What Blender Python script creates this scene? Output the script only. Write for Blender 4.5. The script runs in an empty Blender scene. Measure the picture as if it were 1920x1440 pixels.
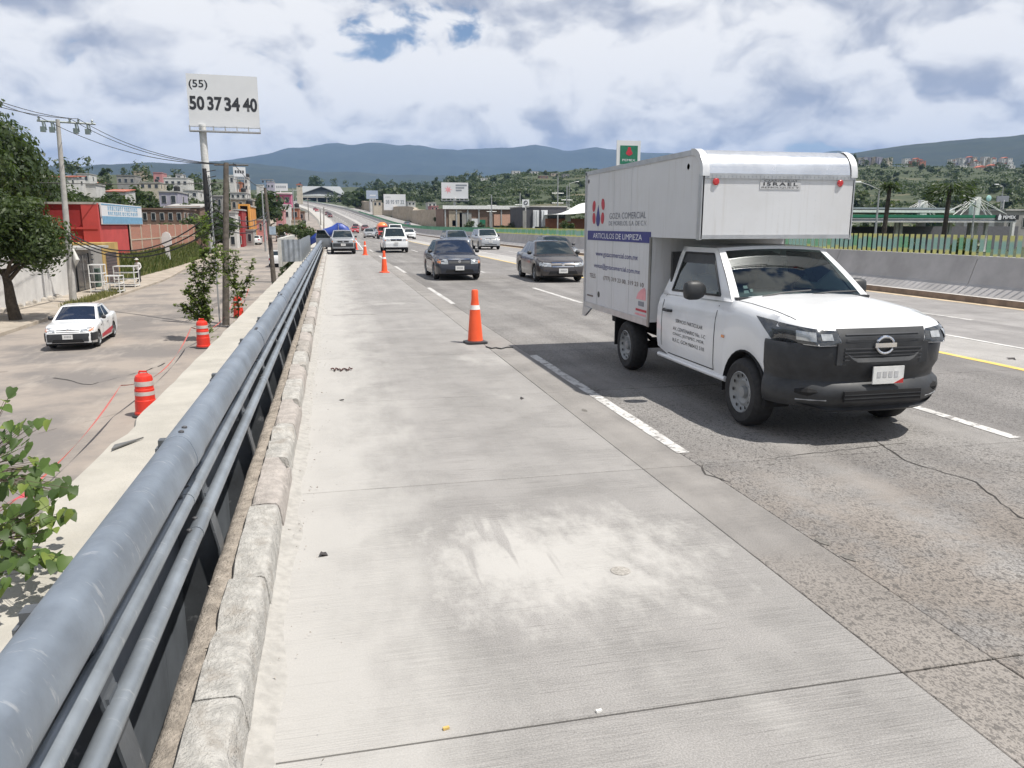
import bpy, bmesh, math, random
from mathutils import Vector, Matrix, noise as mnoise
from mathutils.bvhtree import BVHTree
random.seed(11)
S = bpy.context.scene
COL = S.collection
R = math.radians

# ------------------------------------------------------------------ camera, sky, sun, exposure
FPX, CAMH = 1450.0, 2.0
PIT = math.atan(298 / 1450); YAW = math.atan(338 * math.cos(PIT) / 1450)
FW = Vector((math.sin(YAW) * math.cos(PIT), math.cos(YAW) * math.cos(PIT), -math.sin(PIT)))
RT = Vector((math.cos(YAW), -math.sin(YAW), 0)); UP = RT.cross(FW)
CAM = Vector((0, 0, CAMH)); HAZE = 7.6e-5; CLOUD_OFF = (8.3, 3.9, 2.6)
cd = bpy.data.cameras.new('camera'); cam = bpy.data.objects.new('camera', cd); COL.objects.link(cam)
cd.sensor_width = 36; cd.lens = 36 * FPX / 1920; cd.clip_start = 0.05; cd.clip_end = 40000
cam.matrix_world = Matrix.Translation(CAM) @ Matrix((RT, UP, -FW)).transposed().to_4x4()
S.camera = cam
S.cycles.max_bounces = 5; S.cycles.diffuse_bounces = 3; S.cycles.glossy_bounces = 3; S.cycles.transmission_bounces = 4; S.cycles.transparent_max_bounces = 8; S.cycles.volume_bounces = 0
SUN = Vector((0.345, -0.25, 0.905)).normalized()
sl = bpy.data.lights.new('sun', 'SUN'); sl.energy = 5.0; sl.angle = R(0.53); sl.color = (1, .955, .89)
so = bpy.data.objects.new('sun', sl); COL.objects.link(so)
so.rotation_mode = 'QUATERNION'; so.rotation_quaternion = (-SUN).to_track_quat('-Z', 'Y')
so.location = (60, -20, 150)
S.view_settings.view_transform = 'Standard'; S.view_settings.look = 'None'
S.view_settings.exposure = 0.28; S.view_settings.gamma = 1.0; S.view_settings.use_curve_mapping = False

def nd(nt, typ, ins=None, **props):
    n = nt.nodes.new(typ)
    for k, v in props.items(): setattr(n, k, v)
    for k, v in (ins or {}).items():
        if isinstance(v, bpy.types.NodeSocket): nt.links.new(v, n.inputs[k])
        else: n.inputs[k].default_value = v
    return n
def mth(nt, op, a, b=None, c=None, clamp=False):
    n = nt.nodes.new('ShaderNodeMath'); n.operation = op; n.use_clamp = clamp
    for i, v in enumerate((a, b, c)):
        if v is None: continue
        if isinstance(v, bpy.types.NodeSocket): nt.links.new(v, n.inputs[i])
        else: n.inputs[i].default_value = v
    return n.outputs[0]
def sstep(nt, v, a, b, lo=0.0, hi=1.0):
    n = nt.nodes.new('ShaderNodeMapRange'); n.interpolation_type = 'SMOOTHSTEP'; n.clamp = True
    nt.links.new(v, n.inputs['Value'])
    n.inputs['From Min'].default_value = a; n.inputs['From Max'].default_value = b
    n.inputs['To Min'].default_value = lo; n.inputs['To Max'].default_value = hi
    return n.outputs[0]
def mixc(nt, f, a, b, mode='MIX'):
    n = nt.nodes.new('ShaderNodeMix'); n.data_type = 'RGBA'; n.blend_type = mode
    for i, v in ((0, f), (6, a), (7, b)):
        if isinstance(v, bpy.types.NodeSocket): nt.links.new(v, n.inputs[i])
        elif i == 0: n.inputs[i].default_value = v
        else: n.inputs[i].default_value = tuple(v[:3]) + (1,)
    return n.outputs[2]
def noi(nt, vec, scale, detail=4, rough=.55, dist=0.0):
    return nd(nt, 'ShaderNodeTexNoise', {'Vector': vec, 'Scale': scale, 'Detail': detail, 'Roughness': rough, 'Distortion': dist}).outputs['Fac']
def vmul(nt, vec, s):
    n = nd(nt, 'ShaderNodeVectorMath', {0: vec, 1: s}, operation='MULTIPLY'); return n.outputs[0]
def vadd(nt, vec, s):
    n = nd(nt, 'ShaderNodeVectorMath', {0: vec, 1: s}, operation='ADD'); return n.outputs[0]

W = bpy.data.worlds.new('World'); S.world = W; W.use_nodes = True
nt = W.node_tree; nt.nodes.clear()
sky = nd(nt, 'ShaderNodeTexSky', sky_type='NISHITA', sun_disc=False, sun_elevation=math.asin(SUN.z),
         sun_rotation=math.atan2(SUN.x, SUN.y), air_density=1.0, dust_density=.4, altitude=1500)
gen = nd(nt, 'ShaderNodeTexCoord').outputs['Generated']
sep = nd(nt, 'ShaderNodeSeparateXYZ', {0: gen})
dv = vadd(nt, vmul(nt, gen, (1, 1, 1.55)), CLOUD_OFF)
warp = nd(nt, 'ShaderNodeTexNoise', {'Vector': dv, 'Scale': 7.0, 'Detail': 2.0, 'Roughness': .5}).outputs['Color']
dw = vadd(nt, dv, vmul(nt, vadd(nt, warp, (-.5, -.5, -.5)), (.10, .10, .10)))
def puff(v, sc):
    d = nd(nt, 'ShaderNodeTexVoronoi', {'Vector': v, 'Scale': sc, 'Randomness': 1.0}).outputs['Distance']; return mth(nt, 'MULTIPLY', d, d)
LV = (SUN.x * .030, SUN.y * .030, .040)
big = noi(nt, dw, 2.3, 2, .5)
n1 = noi(nt, dw, 5.0, 6, .55); n2 = noi(nt, vadd(nt, dw, LV), 5.0, 5, .53)
w2 = vadd(nt, dw, vmul(nt, vadd(nt, nd(nt, 'ShaderNodeTexNoise', {'Vector': dv, 'Scale': 34.0, 'Detail': 2.0, 'Roughness': .6}).outputs['Color'], (-.5, -.5, -.5)), (.035, .035, .035)))
pa = puff(w2, 12.0); pb = puff(vadd(nt, w2, (LV[0] * .7, LV[1] * .7, .026)), 12.0)
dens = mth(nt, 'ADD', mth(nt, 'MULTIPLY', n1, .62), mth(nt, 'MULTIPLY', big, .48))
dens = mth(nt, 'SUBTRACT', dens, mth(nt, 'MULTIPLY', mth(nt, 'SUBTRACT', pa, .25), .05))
mask = sstep(nt, mth(nt, 'SUBTRACT', dens, sstep(nt, sep.outputs[2], .24, .60, 0, .13)), .392, .432)  # cloud cover thinned high overhead, out of view, to lower the ambient light
shade = mth(nt, 'ADD', mth(nt, 'MULTIPLY', mth(nt, 'SUBTRACT', n1, n2), 5.4), .64)
shade = mth(nt, 'ADD', shade, mth(nt, 'MULTIPLY', mth(nt, 'SUBTRACT', pb, pa), 1.25))
shade = mth(nt, 'ADD', shade, mth(nt, 'MULTIPLY', mth(nt, 'SUBTRACT', big, .5), -1.1))
shade = sstep(nt, shade, -.30, 1.05)
ccol = mixc(nt, shade, (.35, .37, .435), (.90, .88, .85))
ccol = mixc(nt, sstep(nt, sep.outputs[2], -.01, .10), (.42, .455, .54), ccol)
mask = mth(nt, 'MAXIMUM', mask, sstep(nt, sep.outputs[2], .12, .03))
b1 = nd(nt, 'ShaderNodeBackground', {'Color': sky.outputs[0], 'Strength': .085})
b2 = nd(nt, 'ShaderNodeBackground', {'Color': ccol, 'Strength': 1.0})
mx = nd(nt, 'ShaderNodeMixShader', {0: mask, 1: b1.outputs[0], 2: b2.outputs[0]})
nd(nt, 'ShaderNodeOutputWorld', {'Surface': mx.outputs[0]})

# ------------------------------------------------------------------ helpers
def at(px, py, Y):
    """world point at distance Y up the road that the photograph shows at (px, py)"""
    d = FW * FPX + RT * (px - 960) - UP * (py - 720)
    return CAM + d * (Y / d.y)
def lerp(a, b, t): return a + (b - a) * t
def sm(a, b, x):
    t = min(1, max(0, (x - a) / (b - a))); return t * t * (3 - 2 * t)
def interp(tab, x):
    if x <= tab[0][0]: return tab[0][1]
    for (x0, y0), (x1, y1) in zip(tab, tab[1:]):
        if x <= x1: return lerp(y0, y1, (x - x0) / (x1 - x0))
    return tab[-1][1]
def sinterp(tab, x, w):
    return sum(interp(tab, x + w * k / 4) for k in range(-4, 5)) / 9
ZT = [(0, 0), (120, 0), (155, .05), (200, .6), (290, 3.7), (430, 9.7), (600, 17), (750, 23), (1000, 31), (3000, 60)]
XT = [(0, 0), (140, 0), (185, -.2), (290, -2.4), (430, -9.7), (600, -26), (750, -42), (1000, -72), (3000, -300)]
def zh(Y): return sinterp(ZT, Y, 25) if Y > 90 else 0.0
def cx(Y): return sinterp(XT, Y, 30) if Y > 100 else 0.0
ST = [(0, -2.3), (92, -2.3), (137, -1.35), (200, .2), (300, 3.6), (450, 9.6), (700, 20), (1000, 30)]
def zs(Y): return sinterp(ST, Y, 12) if Y > 75 else -2.3

KIDS = {}
class MB:
    def __init__(s): s.v = []; s.f = []; s.m = []; s.cur = 0; s.uv = None
    def add(s, vs, fs):
        o = len(s.v); s.v += [tuple(v) for v in vs]
        for f in fs: s.f.append(tuple(i + o for i in f)); s.m.append(s.cur)
    def box(s, x0, x1, y0, y1, z0, z1, rz=0, piv=None):
        vs = [Vector((x, y, z)) for z in (z0, z1) for y in (y0, y1) for x in (x0, x1)]
        if rz:
            p = Vector(piv or ((x0 + x1) / 2, (y0 + y1) / 2, 0)); m = Matrix.Rotation(rz, 3, 'Z')
            vs = [m @ (v - p) + p for v in vs]
        s.add(vs, [(0, 2, 3, 1), (4, 5, 7, 6), (0, 1, 5, 4), (2, 6, 7, 3), (0, 4, 6, 2), (1, 3, 7, 5)]); return s
    def tube(s, pts, rs, n=8, caps=True):
        pts = [Vector(p) for p in pts]
        if not isinstance(rs, (list, tuple)): rs = [rs] * len(pts)
        rings = []
        for i, p in enumerate(pts):
            d = (pts[min(i + 1, len(pts) - 1)] - pts[max(i - 1, 0)]).normalized()
            a = Vector((0, 0, 1)) if abs(d.z) < .95 else Vector((1, 0, 0))
            u = d.cross(a).normalized(); w = u.cross(d)
            rings.append([p + (u * math.cos(2 * math.pi * k / n) + w * math.sin(2 * math.pi * k / n)) * rs[i] for k in range(n)])
        return s.loft(rings, True, caps)
    def loft(s, rings, closed=True, caps=True):
        n = len(rings[0]); vs = [v for r in rings for v in r]; fs = []
        for i in range(len(rings) - 1):
            for k in range(n if closed else n - 1):
                a = i * n + k; b = i * n + (k + 1) % n
                fs.append((a, b, b + n, a + n))
        if caps and closed:
            fs.append(tuple(range(n - 1, -1, -1))); fs.append(tuple(range((len(rings) - 1) * n, len(rings) * n)))
        s.add(vs, fs); return s
    def lathe(s, prof, n=16, c=(0, 0, 0), axis='Z', caps=True):
        rings = []
        for r, h in prof:
            ring = []
            for k in range(n):
                a = 2 * math.pi * k / n; x, y = r * math.cos(a), r * math.sin(a)
                p = (x, y, h) if axis == 'Z' else ((h, x, y) if axis == 'X' else (y, h, x))
                ring.append((p[0] + c[0], p[1] + c[1], p[2] + c[2]))
            rings.append(ring)
        return s.loft(rings, True, caps)
    def quad(s, a, b, c, d): s.add([a, b, c, d], [(0, 1, 2, 3)]); return s
    def prism(s, poly, axis, a0, a1):
        """poly = 2-D outline; axis X: (y,z), Y: (x,z), Z: (x,y)"""
        def P(p, a): return {'X': (a, p[0], p[1]), 'Y': (p[0], a, p[1]), 'Z': (p[0], p[1], a)}[axis]
        return s.loft([[P(p, a0) for p in poly], [P(p, a1) for p in poly]])
    def mesh(s, name, mats, smooth=None, fix=True):
        me = bpy.data.meshes.new(name); me.from_pydata(s.v, [], s.f)
        for m in (mats if isinstance(mats, (list, tuple)) else [mats]): me.materials.append(m)
        if any(s.m): me.polygons.foreach_set('material_index', s.m)
        if fix:
            bm = bmesh.new(); bm.from_mesh(me); bmesh.ops.recalc_face_normals(bm, faces=bm.faces); bm.to_mesh(me); bm.free()
        if smooth is not None:
            me.polygons.foreach_set('use_smooth', [True] * len(me.polygons)); me.set_sharp_from_angle(angle=R(smooth))
        me.update(); return me
    def build(s, name, mats, parent=None, smooth=None, fix=True, loc=None):
        return link(name, s.mesh(name, mats, smooth, fix), parent, loc)
def link(name, me, parent=None, loc=None, rz=0):
    o = bpy.data.objects.new(name, me); COL.objects.link(o)
    if parent is not None:
        o.parent = parent; KIDS.setdefault(parent.name, []).append(o)
    if loc is not None: o.location = loc
    if rz: o.rotation_euler[2] = rz
    return o
def tag(o, label=None, cat=None, group=None, kind=None):
    for k, v in (('label', label), ('category', cat), ('group', group), ('kind', kind)):
        if v: o[k] = v
    return o
def thing(name, label, cat, loc=(0, 0, 0), rz=0, group=None):
    o = bpy.data.objects.new(name, None); COL.objects.link(o); o.empty_display_size = .2
    o.location = loc; o.rotation_euler = (0, 0, rz)
    return tag(o, label, cat, group)
def copy_tree(o, parent=None):
    c = o.copy(); COL.objects.link(c); c.parent = parent
    if parent is not None: KIDS.setdefault(parent.name, []).append(c)
    for ch in KIDS.get(o.name, []): copy_tree(ch, c)
    return c

MATS = {}
def M(name, col=(.5, .5, .5), rough=.6, metal=0.0, var=.12, scale=4.0, bump=0.0, bscale=60.0, spec=.5, coat=0.0, detail=5, dirt=0.0, dirtcol=(.25, .21, .16), space='pos'):
    if name in MATS: return MATS[name]
    m = bpy.data.materials.new(name); m.use_nodes = True; t = m.node_tree
    b = t.nodes['Principled BSDF']
    vec = nd(t, 'ShaderNodeNewGeometry').outputs['Position'] if space == 'pos' else nd(t, 'ShaderNodeTexCoord').outputs['Object']
    n = noi(t, vec, scale, detail, .6)
    lo = tuple(c * (1 - var) for c in col); hi = tuple(min(1, c * (1 + var)) for c in col)
    c = mixc(t, sstep(t, n, .3, .7), lo, hi)
    if dirt:
        c = mixc(t, mth(t, 'MULTIPLY', sstep(t, noi(t, vec, scale * .45 + .3, 6, .65), .48, .72), dirt), c, dirtcol)
    t.links.new(c, b.inputs['Base Color'])
    b.inputs['Roughness'].default_value = rough; b.inputs['Metallic'].default_value = metal
    b.inputs['Specular IOR Level'].default_value = spec; b.inputs['Coat Weight'].default_value = coat; b.inputs['Coat Roughness'].default_value = .05
    if rough > .15:
        t.links.new(mth(t, 'ADD', rough - .08, mth(t, 'MULTIPLY', noi(t, vec, scale * 3, 3), .16)), b.inputs['Roughness'])
    if bump:
        bp = nd(t, 'ShaderNodeBump', {'Height': noi(t, vec, bscale, 5, .6), 'Strength': bump, 'Distance': .02})
        t.links.new(bp.outputs[0], b.inputs['Normal'])
    MATS[name] = m; return m
def glassmat(name, tint=(.02, .028, .03), rough=.03):
    if name in MATS: return MATS[name]
    m = M(name, tint, .1, var=.2, scale=1.5, spec=.8); b = m.node_tree.nodes['Principled BSDF']
    b.inputs['Roughness'].default_value = rough; b.inputs['IOR'].default_value = 1.5
    return m
def leafmat(name, c0, c1, trans=.25):
    if name in MATS: return MATS[name]
    m = bpy.data.materials.new(name); m.use_nodes = True; t = m.node_tree; b = t.nodes['Principled BSDF']
    pos = nd(t, 'ShaderNodeNewGeometry')
    rnd = pos.outputs['Random Per Island']
    n = noi(t, pos.outputs['Position'], .9, 3)
    f = mth(t, 'ADD', mth(t, 'MULTIPLY', rnd, .6), mth(t, 'MULTIPLY', n, .5), clamp=True)
    c = mixc(t, f, c0, c1)
    t.links.new(c, b.inputs['Base Color']); b.inputs['Roughness'].default_value = .5; b.inputs['Specular IOR Level'].default_value = .35
    tr = nd(t, 'ShaderNodeBsdfTranslucent', {'Color': mixc(t, .5, c, (.25, .4, .05))})
    mxs = nd(t, 'ShaderNodeMixShader', {0: trans, 1: b.outputs[0], 2: tr.outputs[0]})
    t.links.new(mxs.outputs[0], t.nodes['Material Output'].inputs['Surface'])
    MATS[name] = m; return m

def text(s, parent, mat, width=None, height=None, origin=(0, 0, 0), face='-Y', name='lettering', bold=0.0, spacing=1.0):
    """flat lettering; origin = left end of the baseline as read"""
    cu = bpy.data.curves.new('t', 'FONT'); cu.body = s; cu.size = 1; cu.offset = bold; cu.space_character = spacing; cu.resolution_u = 3
    ob = bpy.data.objects.new('t', cu); COL.objects.link(ob)
    me = bpy.data.meshes.new_from_object(ob)
    bpy.data.objects.remove(ob); bpy.data.curves.remove(cu)
    xs = [v.co.x for v in me.vertices]; yy = [v.co.y for v in me.vertices]
    if not xs: return None
    x0, x1 = min(xs), max(xs); y0, y1 = min(yy), max(yy)
    sy = height / (y1 - y0) if height else width / (x1 - x0)
    sx = width / (x1 - x0) if width else sy
    ax = {'-Y': ((1, 0, 0), (0, 0, 1)), '-X': ((0, -1, 0), (0, 0, 1)), '+Z': ((1, 0, 0), (0, 1, 0))}[face]
    X, Y = Vector(ax[0]), Vector(ax[1]); o = Vector(origin)
    for v in me.vertices: v.co = o + X * ((v.co.x - x0) * sx) + Y * ((v.co.y - y0) * sy)
    me.materials.clear(); me.materials.append(mat); me.name = name
    return link(name, me, parent)
# ------------------------------------------------------------------ terrain
SIL = [(-900, 330), (0, 331), (150, 330), (300, 332), (450, 337), (560, 347), (650, 348), (780, 353), (880, 338), (970, 326), (1110, 320), (1300, 318), (1500, 313), (1600, 307), (1750, 312), (1920, 316), (3000, 316)]
RHO1 = [(-900, 560), (300, 620), (560, 1050), (700, 1200), (860, 1050), (1000, 950), (1500, 1080), (3000, 1080)]
RHO0 = [(-900, 60), (300, 70), (480, 200), (540, 420), (700, 520), (860, 330), (1000, 280), (1500, 240), (3000, 240)]
def pxcol(x, Y):
    v = Vector((x, Y, 0)); d = v.dot(FW)
    if d < .25 * v.length: return 2600 if v.dot(RT) > 0 else -800
    return max(-900, min(3000, 960 + FPX * v.dot(RT) / d))
def elev(px, py):
    d = FW * FPX + RT * (px - 960) - UP * (py - 720); return d.z / math.hypot(d.x, d.y)
def G(x, Y):
    Yc = max(Y, 0); d = x - cx(Yc)
    base = lerp(zs(Yc) - .10, zh(Yc) - .75, sm(-2.2, 14, d))
    rho = math.hypot(x, Y)
    if rho < 60: return base
    px = pxcol(x, Y); r0, r1 = interp(RHO0, px), interp(RHO1, px)
    top = CAMH + min(rho, r1) * elev(px, interp(SIL, px))
    t = lerp(sm(r0, r1, rho), min(1, max(0, (rho - r0) / (r1 - r0))), .6)
    cw = max(sm(50, 150, d), sm(19, 48, -d))
    if Y > 900: cw = max(cw, sm(900, 1150, Y))
    nz = mnoise.fractal(Vector((x * .011, Y * .011, 3.1)), 1, 2, 4) * 5 * sm(r0, r0 + 150, rho)
    return base + max(0, top - base + nz) * t * cw
def groundmat():
    m = M('scrubland', (.1, .1, .05), .95); t = m.node_tree; b = t.nodes['Principled BSDF']
    pos = nd(t, 'ShaderNodeNewGeometry').outputs['Position']
    a = noi(t, pos, .03, 6, .65); c = noi(t, pos, .35, 6, .7)
    col = mixc(t, sstep(t, c, .35, .65), (.028, .042, .016), (.062, .075, .028))
    col = mixc(t, sstep(t, a, .55, .70), col, (.13, .115, .065))
    t.links.new(col, b.inputs['Base Color'])
    return m
mb = MB()
bear = [i * .5 for i in range(-76, 128)] + [64 + i * 6 for i in range(0, 43)]
bear = sorted(set(round(((a + 180) % 360) - 180, 2) for a in bear))
rng = [0.5]
while rng[-1] < 20000: rng.append(rng[-1] * (1.085 if rng[-1] > 30 else 1.25))
rings = []
for r in rng:
    ring = []
    for a in bear:
        x, y = r * math.sin(R(a)), r * math.cos(R(a)); ring.append((x, y, G(x, y)))
    rings.append(ring)
mb.loft(rings, True, False)
tag(mb.build('ground', groundmat(), smooth=60), kind='structure')

# mountains: three ranges far behind
def forest(name, c0, c1, s):
    m = M(name, c0, .95); t = m.node_tree; b = t.nodes['Principled BSDF']
    pos = nd(t, 'ShaderNodeNewGeometry').outputs['Position']
    t.links.new(mixc(t, sstep(t, noi(t, pos, s, 8, .7), .35, .65), c0, c1), b.inputs['Base Color']); return m
def mountain(name, prof, r0, r1, seed, mat, amp):
    mb = MB(); rings = []
    p0, p1 = prof[0][0], prof[-1][0]; n = 150
    for j in range(15):
        f = j / 14; ring = []
        for i in range(n + 1):
            px = lerp(p0, p1, i / n); py = interp(prof, px)
            d = FW * FPX + RT * (px - 960) - UP * (py - 720); h = Vector((d.x, d.y, 0)).normalized()
            rho = lerp(r0, r1, f); top = r1 * .93 * elev(px, py)
            p = h * rho
            nz = mnoise.fractal(Vector((p.x / 900 + seed, p.y / 900, .3)), 1, 2, 5)
            k = 1 - abs(f - .86) / .86 if f < .86 else 1 - (f - .86) * 2.5
            rid = 1 + nz * .30 * (1 - abs(2 * k - 1)) 
            z = top * max(0, k) ** .8 * rid + amp * mnoise.fractal(Vector((p.x / 240, p.y / 240, seed)), 1, 2, 4) * max(0, k)
            ring.append((p.x, p.y, z - 60 * (1 - min(1, k * 6))))
        rings.append(ring)
    mb.loft(rings, False, False)
    tag(mb.build(name, mat, smooth=70), kind='structure')
fm = forest('far_forest', (.010, .020, .014), (.022, .034, .018), .012)
mountain('hills', [(-700, 322), (-200, 316), (90, 307), (200, 304), (330, 303), (420, 300), (520, 306), (620, 318), (760, 326), (900, 330), (1100, 334), (1300, 345)], 3000, 4600, 2.2, fm, 14)
mountain('mountain', [(250, 330), (400, 300), (470, 289), (540, 276), (610, 266), (700, 264), (760, 268), (850, 277), (930, 275), (1000, 268), (1060, 282), (1120, 273), (1200, 280), (1300, 288), (1420, 296), (1500, 292), (1570, 278), (1660, 300), (1800, 330)], 5500, 8500, 7.7, fm, 20)
mountain('mountain', [(1380, 330), (1500, 300), (1570, 288), (1640, 277), (1740, 264), (1840, 254), (1920, 247), (2100, 240), (2400, 235), (2900, 250)], 2300, 3900, 4.4, fm, 10)

# ------------------------------------------------------------------ highway
def roadmat(name, ca, cb, agg=0.0, dust=0.0, tine=0.0, near=None, brown=None):
    m = M(name, ca, .85); t = m.node_tree; b = t.nodes['Principled BSDF']
    pos = nd(t, 'ShaderNodeNewGeometry').outputs['Position']; sp = nd(t, 'ShaderNodeSeparateXYZ', {0: pos})
    X, Y = sp.outputs[0], sp.outputs[1]
    ob = nd(t, 'ShaderNodeObjectInfo').outputs['Random']
    long = noi(t, vmul(t, pos, (1.5, .05, 1)), 1.0, 6, .6)
    n = noi(t, pos, .9, 8, .65)
    f = mth(t, 'ADD', mth(t, 'MULTIPLY', n, .50), mth(t, 'MULTIPLY', long, .60))
    f = mth(t, 'ADD', f, mth(t, 'MULTIPLY', mth(t, 'SUBTRACT', ob, .5), .12))
    col = mixc(t, sstep(t, f, .38, .72), ca, cb)
    fine = noi(t, pos, 120, 3, .7)
    col = mixc(t, 1.0, col, mixc(t, sstep(t, mth(t, 'ADD', mth(t, 'MULTIPLY', fine, .6), mth(t, 'MULTIPLY', noi(t, pos, 330, 2, .6), .4)), .36, .64), (.72, .72, .72), (1.2, 1.2, 1.2)), 'MULTIPLY')
    h = mth(t, 'MULTIPLY', fine, .35)
    if brown: col = mixc(t, mth(t, 'MULTIPLY', mth(t, 'MULTIPLY', sstep(t, mth(t, 'ADD', Y, mth(t, 'MULTIPLY', X, .35)), brown + 2.6, brown - .6), sstep(t, noi(t, pos, 1.6, 6, .65), .36, .6)), .55), col, (.27, .228, .188))
    if agg:
        pv_ = vmul(t, pos, (1, .62, 1))
        stone = mth(t, 'ADD', mth(t, 'MULTIPLY', sstep(t, noi(t, pv_, 80, 2, .5), .53, .60), .7), mth(t, 'MULTIPLY', sstep(t, noi(t, pv_, 30, 3, .6), .55, .63), .8), clamp=True)
        gate = sstep(t, noi(t, vmul(t, pos, (.9, .2, 1)), 1.3, 4), .30, .52)
        if near:
            nb = sstep(t, mth(t, 'ADD', Y, mth(t, 'MULTIPLY', noi(t, pos, 3, 4), .8)), near + .9, near + .1); gate = nb
            col = mixc(t, mth(t, 'MULTIPLY', nb, .38), col, (.30, .262, .225))
        stone = mth(t, 'MULTIPLY', stone, mth(t, 'MULTIPLY', gate, agg))
        col = mixc(t, mth(t, 'MULTIPLY', stone, .72, clamp=True), col, (.085, .08, .075))
        h = mth(t, 'ADD', h, mth(t, 'MULTIPLY', stone, 1.4))
    if tine:
        tn = noi(t, vmul(t, pos, (1.6, 105, 1)), 1.0, 3, .6)
        tm = mth(t, 'MULTIPLY', sstep(t, tn, .60, .44), sstep(t, noi(t, pos, 1.7, 4), .38, .62))
        tk = sstep(t, tn, .58, .66)
        tk = mth(t, 'MULTIPLY', tk, sstep(t, noi(t, pos, 2.3, 4), .40, .60)); col = mixc(t, mth(t, 'MULTIPLY', tk, .42 * tine), col, (.10, .095, .09))
        h = mth(t, 'SUBTRACT', h, mth(t, 'MULTIPLY', tm, 1.2))
    # worn spots and oil
    pit = sstep(t, noi(t, pos, 26, 4, .7), .67, .72); col = mixc(t, mth(t, 'MULTIPLY', pit, .55), col, (.12, .112, .105)); h = mth(t, 'SUBTRACT', h, mth(t, 'MULTIPLY', pit, .8))
    sp1 = sstep(t, noi(t, pos, 5.5, 6, .7), .64, .74)
    col = mixc(t, mth(t, 'MULTIPLY', sp1, .35), col, (.14, .13, .12))
    if dust:
        ed = mth(t, 'ADD', mth(t, 'MULTIPLY', noi(t, vmul(t, pos, (1, .4, 1)), 2.2, 7, .65), 1.7), -.85)
        k = sstep(t, mth(t, 'ADD', X, ed), .95, -.15)
        dx = mth(t, 'DIVIDE', mth(t, 'SUBTRACT', X, 1.25), 1.05); dy = mth(t, 'DIVIDE', mth(t, 'SUBTRACT', Y, 4.25), .85)
        rr = mth(t, 'SQRT', mth(t, 'ADD', mth(t, 'MULTIPLY', dx, dx), mth(t, 'MULTIPLY', dy, dy)))
        rr = mth(t, 'ADD', rr, mth(t, 'MULTIPLY', mth(t, 'SUBTRACT', noi(t, vmul(t, pos, (1.6, .8, 1)), 3.4, 9, .72), .5), 2.6))
        pt = sstep(t, rr, 1.25, .15)
        trk = sstep(t, noi(t, vmul(t, vadd(t, pos, (.3, 0, 0)), (5.5, .5, 1)), 1.0, 3), .58, .66)
        pt = mth(t, 'MULTIPLY', pt, mth(t, 'SUBTRACT', 1.0, mth(t, 'MULTIPLY', trk, .75)))
        far = mth(t, 'MULTIPLY', sstep(t, noi(t, vmul(t, pos, (.6, .25, 1)), 1.1, 6, .6), .56, .7), .55)
        d2 = mth(t, 'MAXIMUM', mth(t, 'MAXIMUM', mth(t, 'MULTIPLY', k, .7), mth(t, 'MULTIPLY', pt, .80)), mth(t, 'MULTIPLY', far, .8))
        col = mixc(t, mth(t, 'MULTIPLY', d2, dust), col, (.50, .485, .455))
        h = mth(t, 'MULTIPLY', h, mth(t, 'SUBTRACT', 1.0, mth(t, 'MULTIPLY', d2, .8)))
    t.links.new(col, b.inputs['Base Color']); b.inputs['Specular IOR Level'].default_value = .3
    bp = nd(t, 'ShaderNodeBump', {'Height': h, 'Strength': .55, 'Distance': .006}); t.links.new(bp.outputs[0], b.inputs['Normal'])
    return m
m_sh = roadmat('shoulder_concrete', (.262, .252, .24), (.325, .312, .297), dust=.85, tine=1.5)
m_st = roadmat('aggregate_concrete', (.21, .199, .187), (.315, .298, .278), agg=1.0, tine=.4, near=3.8)
m_l1 = roadmat('lane_concrete', (.195, .185, .176), (.30, .287, .272), agg=1.2, tine=.5, brown=5.6)
m_l2 = roadmat('worn_lane_concrete', (.19, .181, .174), (.285, .272, .26), agg=1.2)
m_bd = roadmat('pale_concrete', (.34, .327, .312), (.44, .426, .405), tine=.3)
m_l3 = roadmat('far_lane_concrete', (.24, .23, .224), (.335, .322, .312), tine=.2)
m_joint = M('joint_filler', (.045, .042, .04), .95, var=.4, scale=9)
m_white = M('road_paint_white', (.62, .61, .585), .7); t = m_white.node_tree; b = t.nodes['Principled BSDF']
pos = nd(t, 'ShaderNodeNewGeometry').outputs['Position']
w_ = mth(t, 'MAXIMUM', sstep(t, noi(t, pos, 9, 8, .72), .515, .57), mth(t, 'MULTIPLY', sstep(t, noi(t, pos, 2.2, 5, .6), .45, .65), .45))
t.links.new(mixc(t, w_, mixc(t, noi(t, pos, 40, 4), (.50, .49, .47), (.68, .67, .64)), (.24, .228, .216)), b.inputs['Base Color'])
m_yel = M('road_paint_yellow', (.70, .50, .13), .7, var=.12, scale=6, dirt=.4, dirtcol=(.45, .40, .30))
LANES = [(-.44, 2.45, m_sh), (2.45, 2.95, m_st), (2.95, 6.3, m_l1), (6.3, 9.42, m_l2), (9.42, 11.0, m_bd), (11.0, 13.3, m_l3), (13.3, 16.62, m_l3)]
mb = MB()
ys = [-14, 0, 30, 62.2, 62.3] + list(range(70, 1400, 8))
D0, D1 = -.55, 16.9
for a, b in zip(ys, ys[1:]):
    if b <= 62.25: mb.quad((D0, a, -.022), (D1, a, -.022), (D1, b, -.022), (D0, b, -.022))
road = mb.build('highway', m_joint); tag(road, kind='structure')
GAP, J0, JS = .006, 2.72, 3.08
NS = 20
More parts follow.
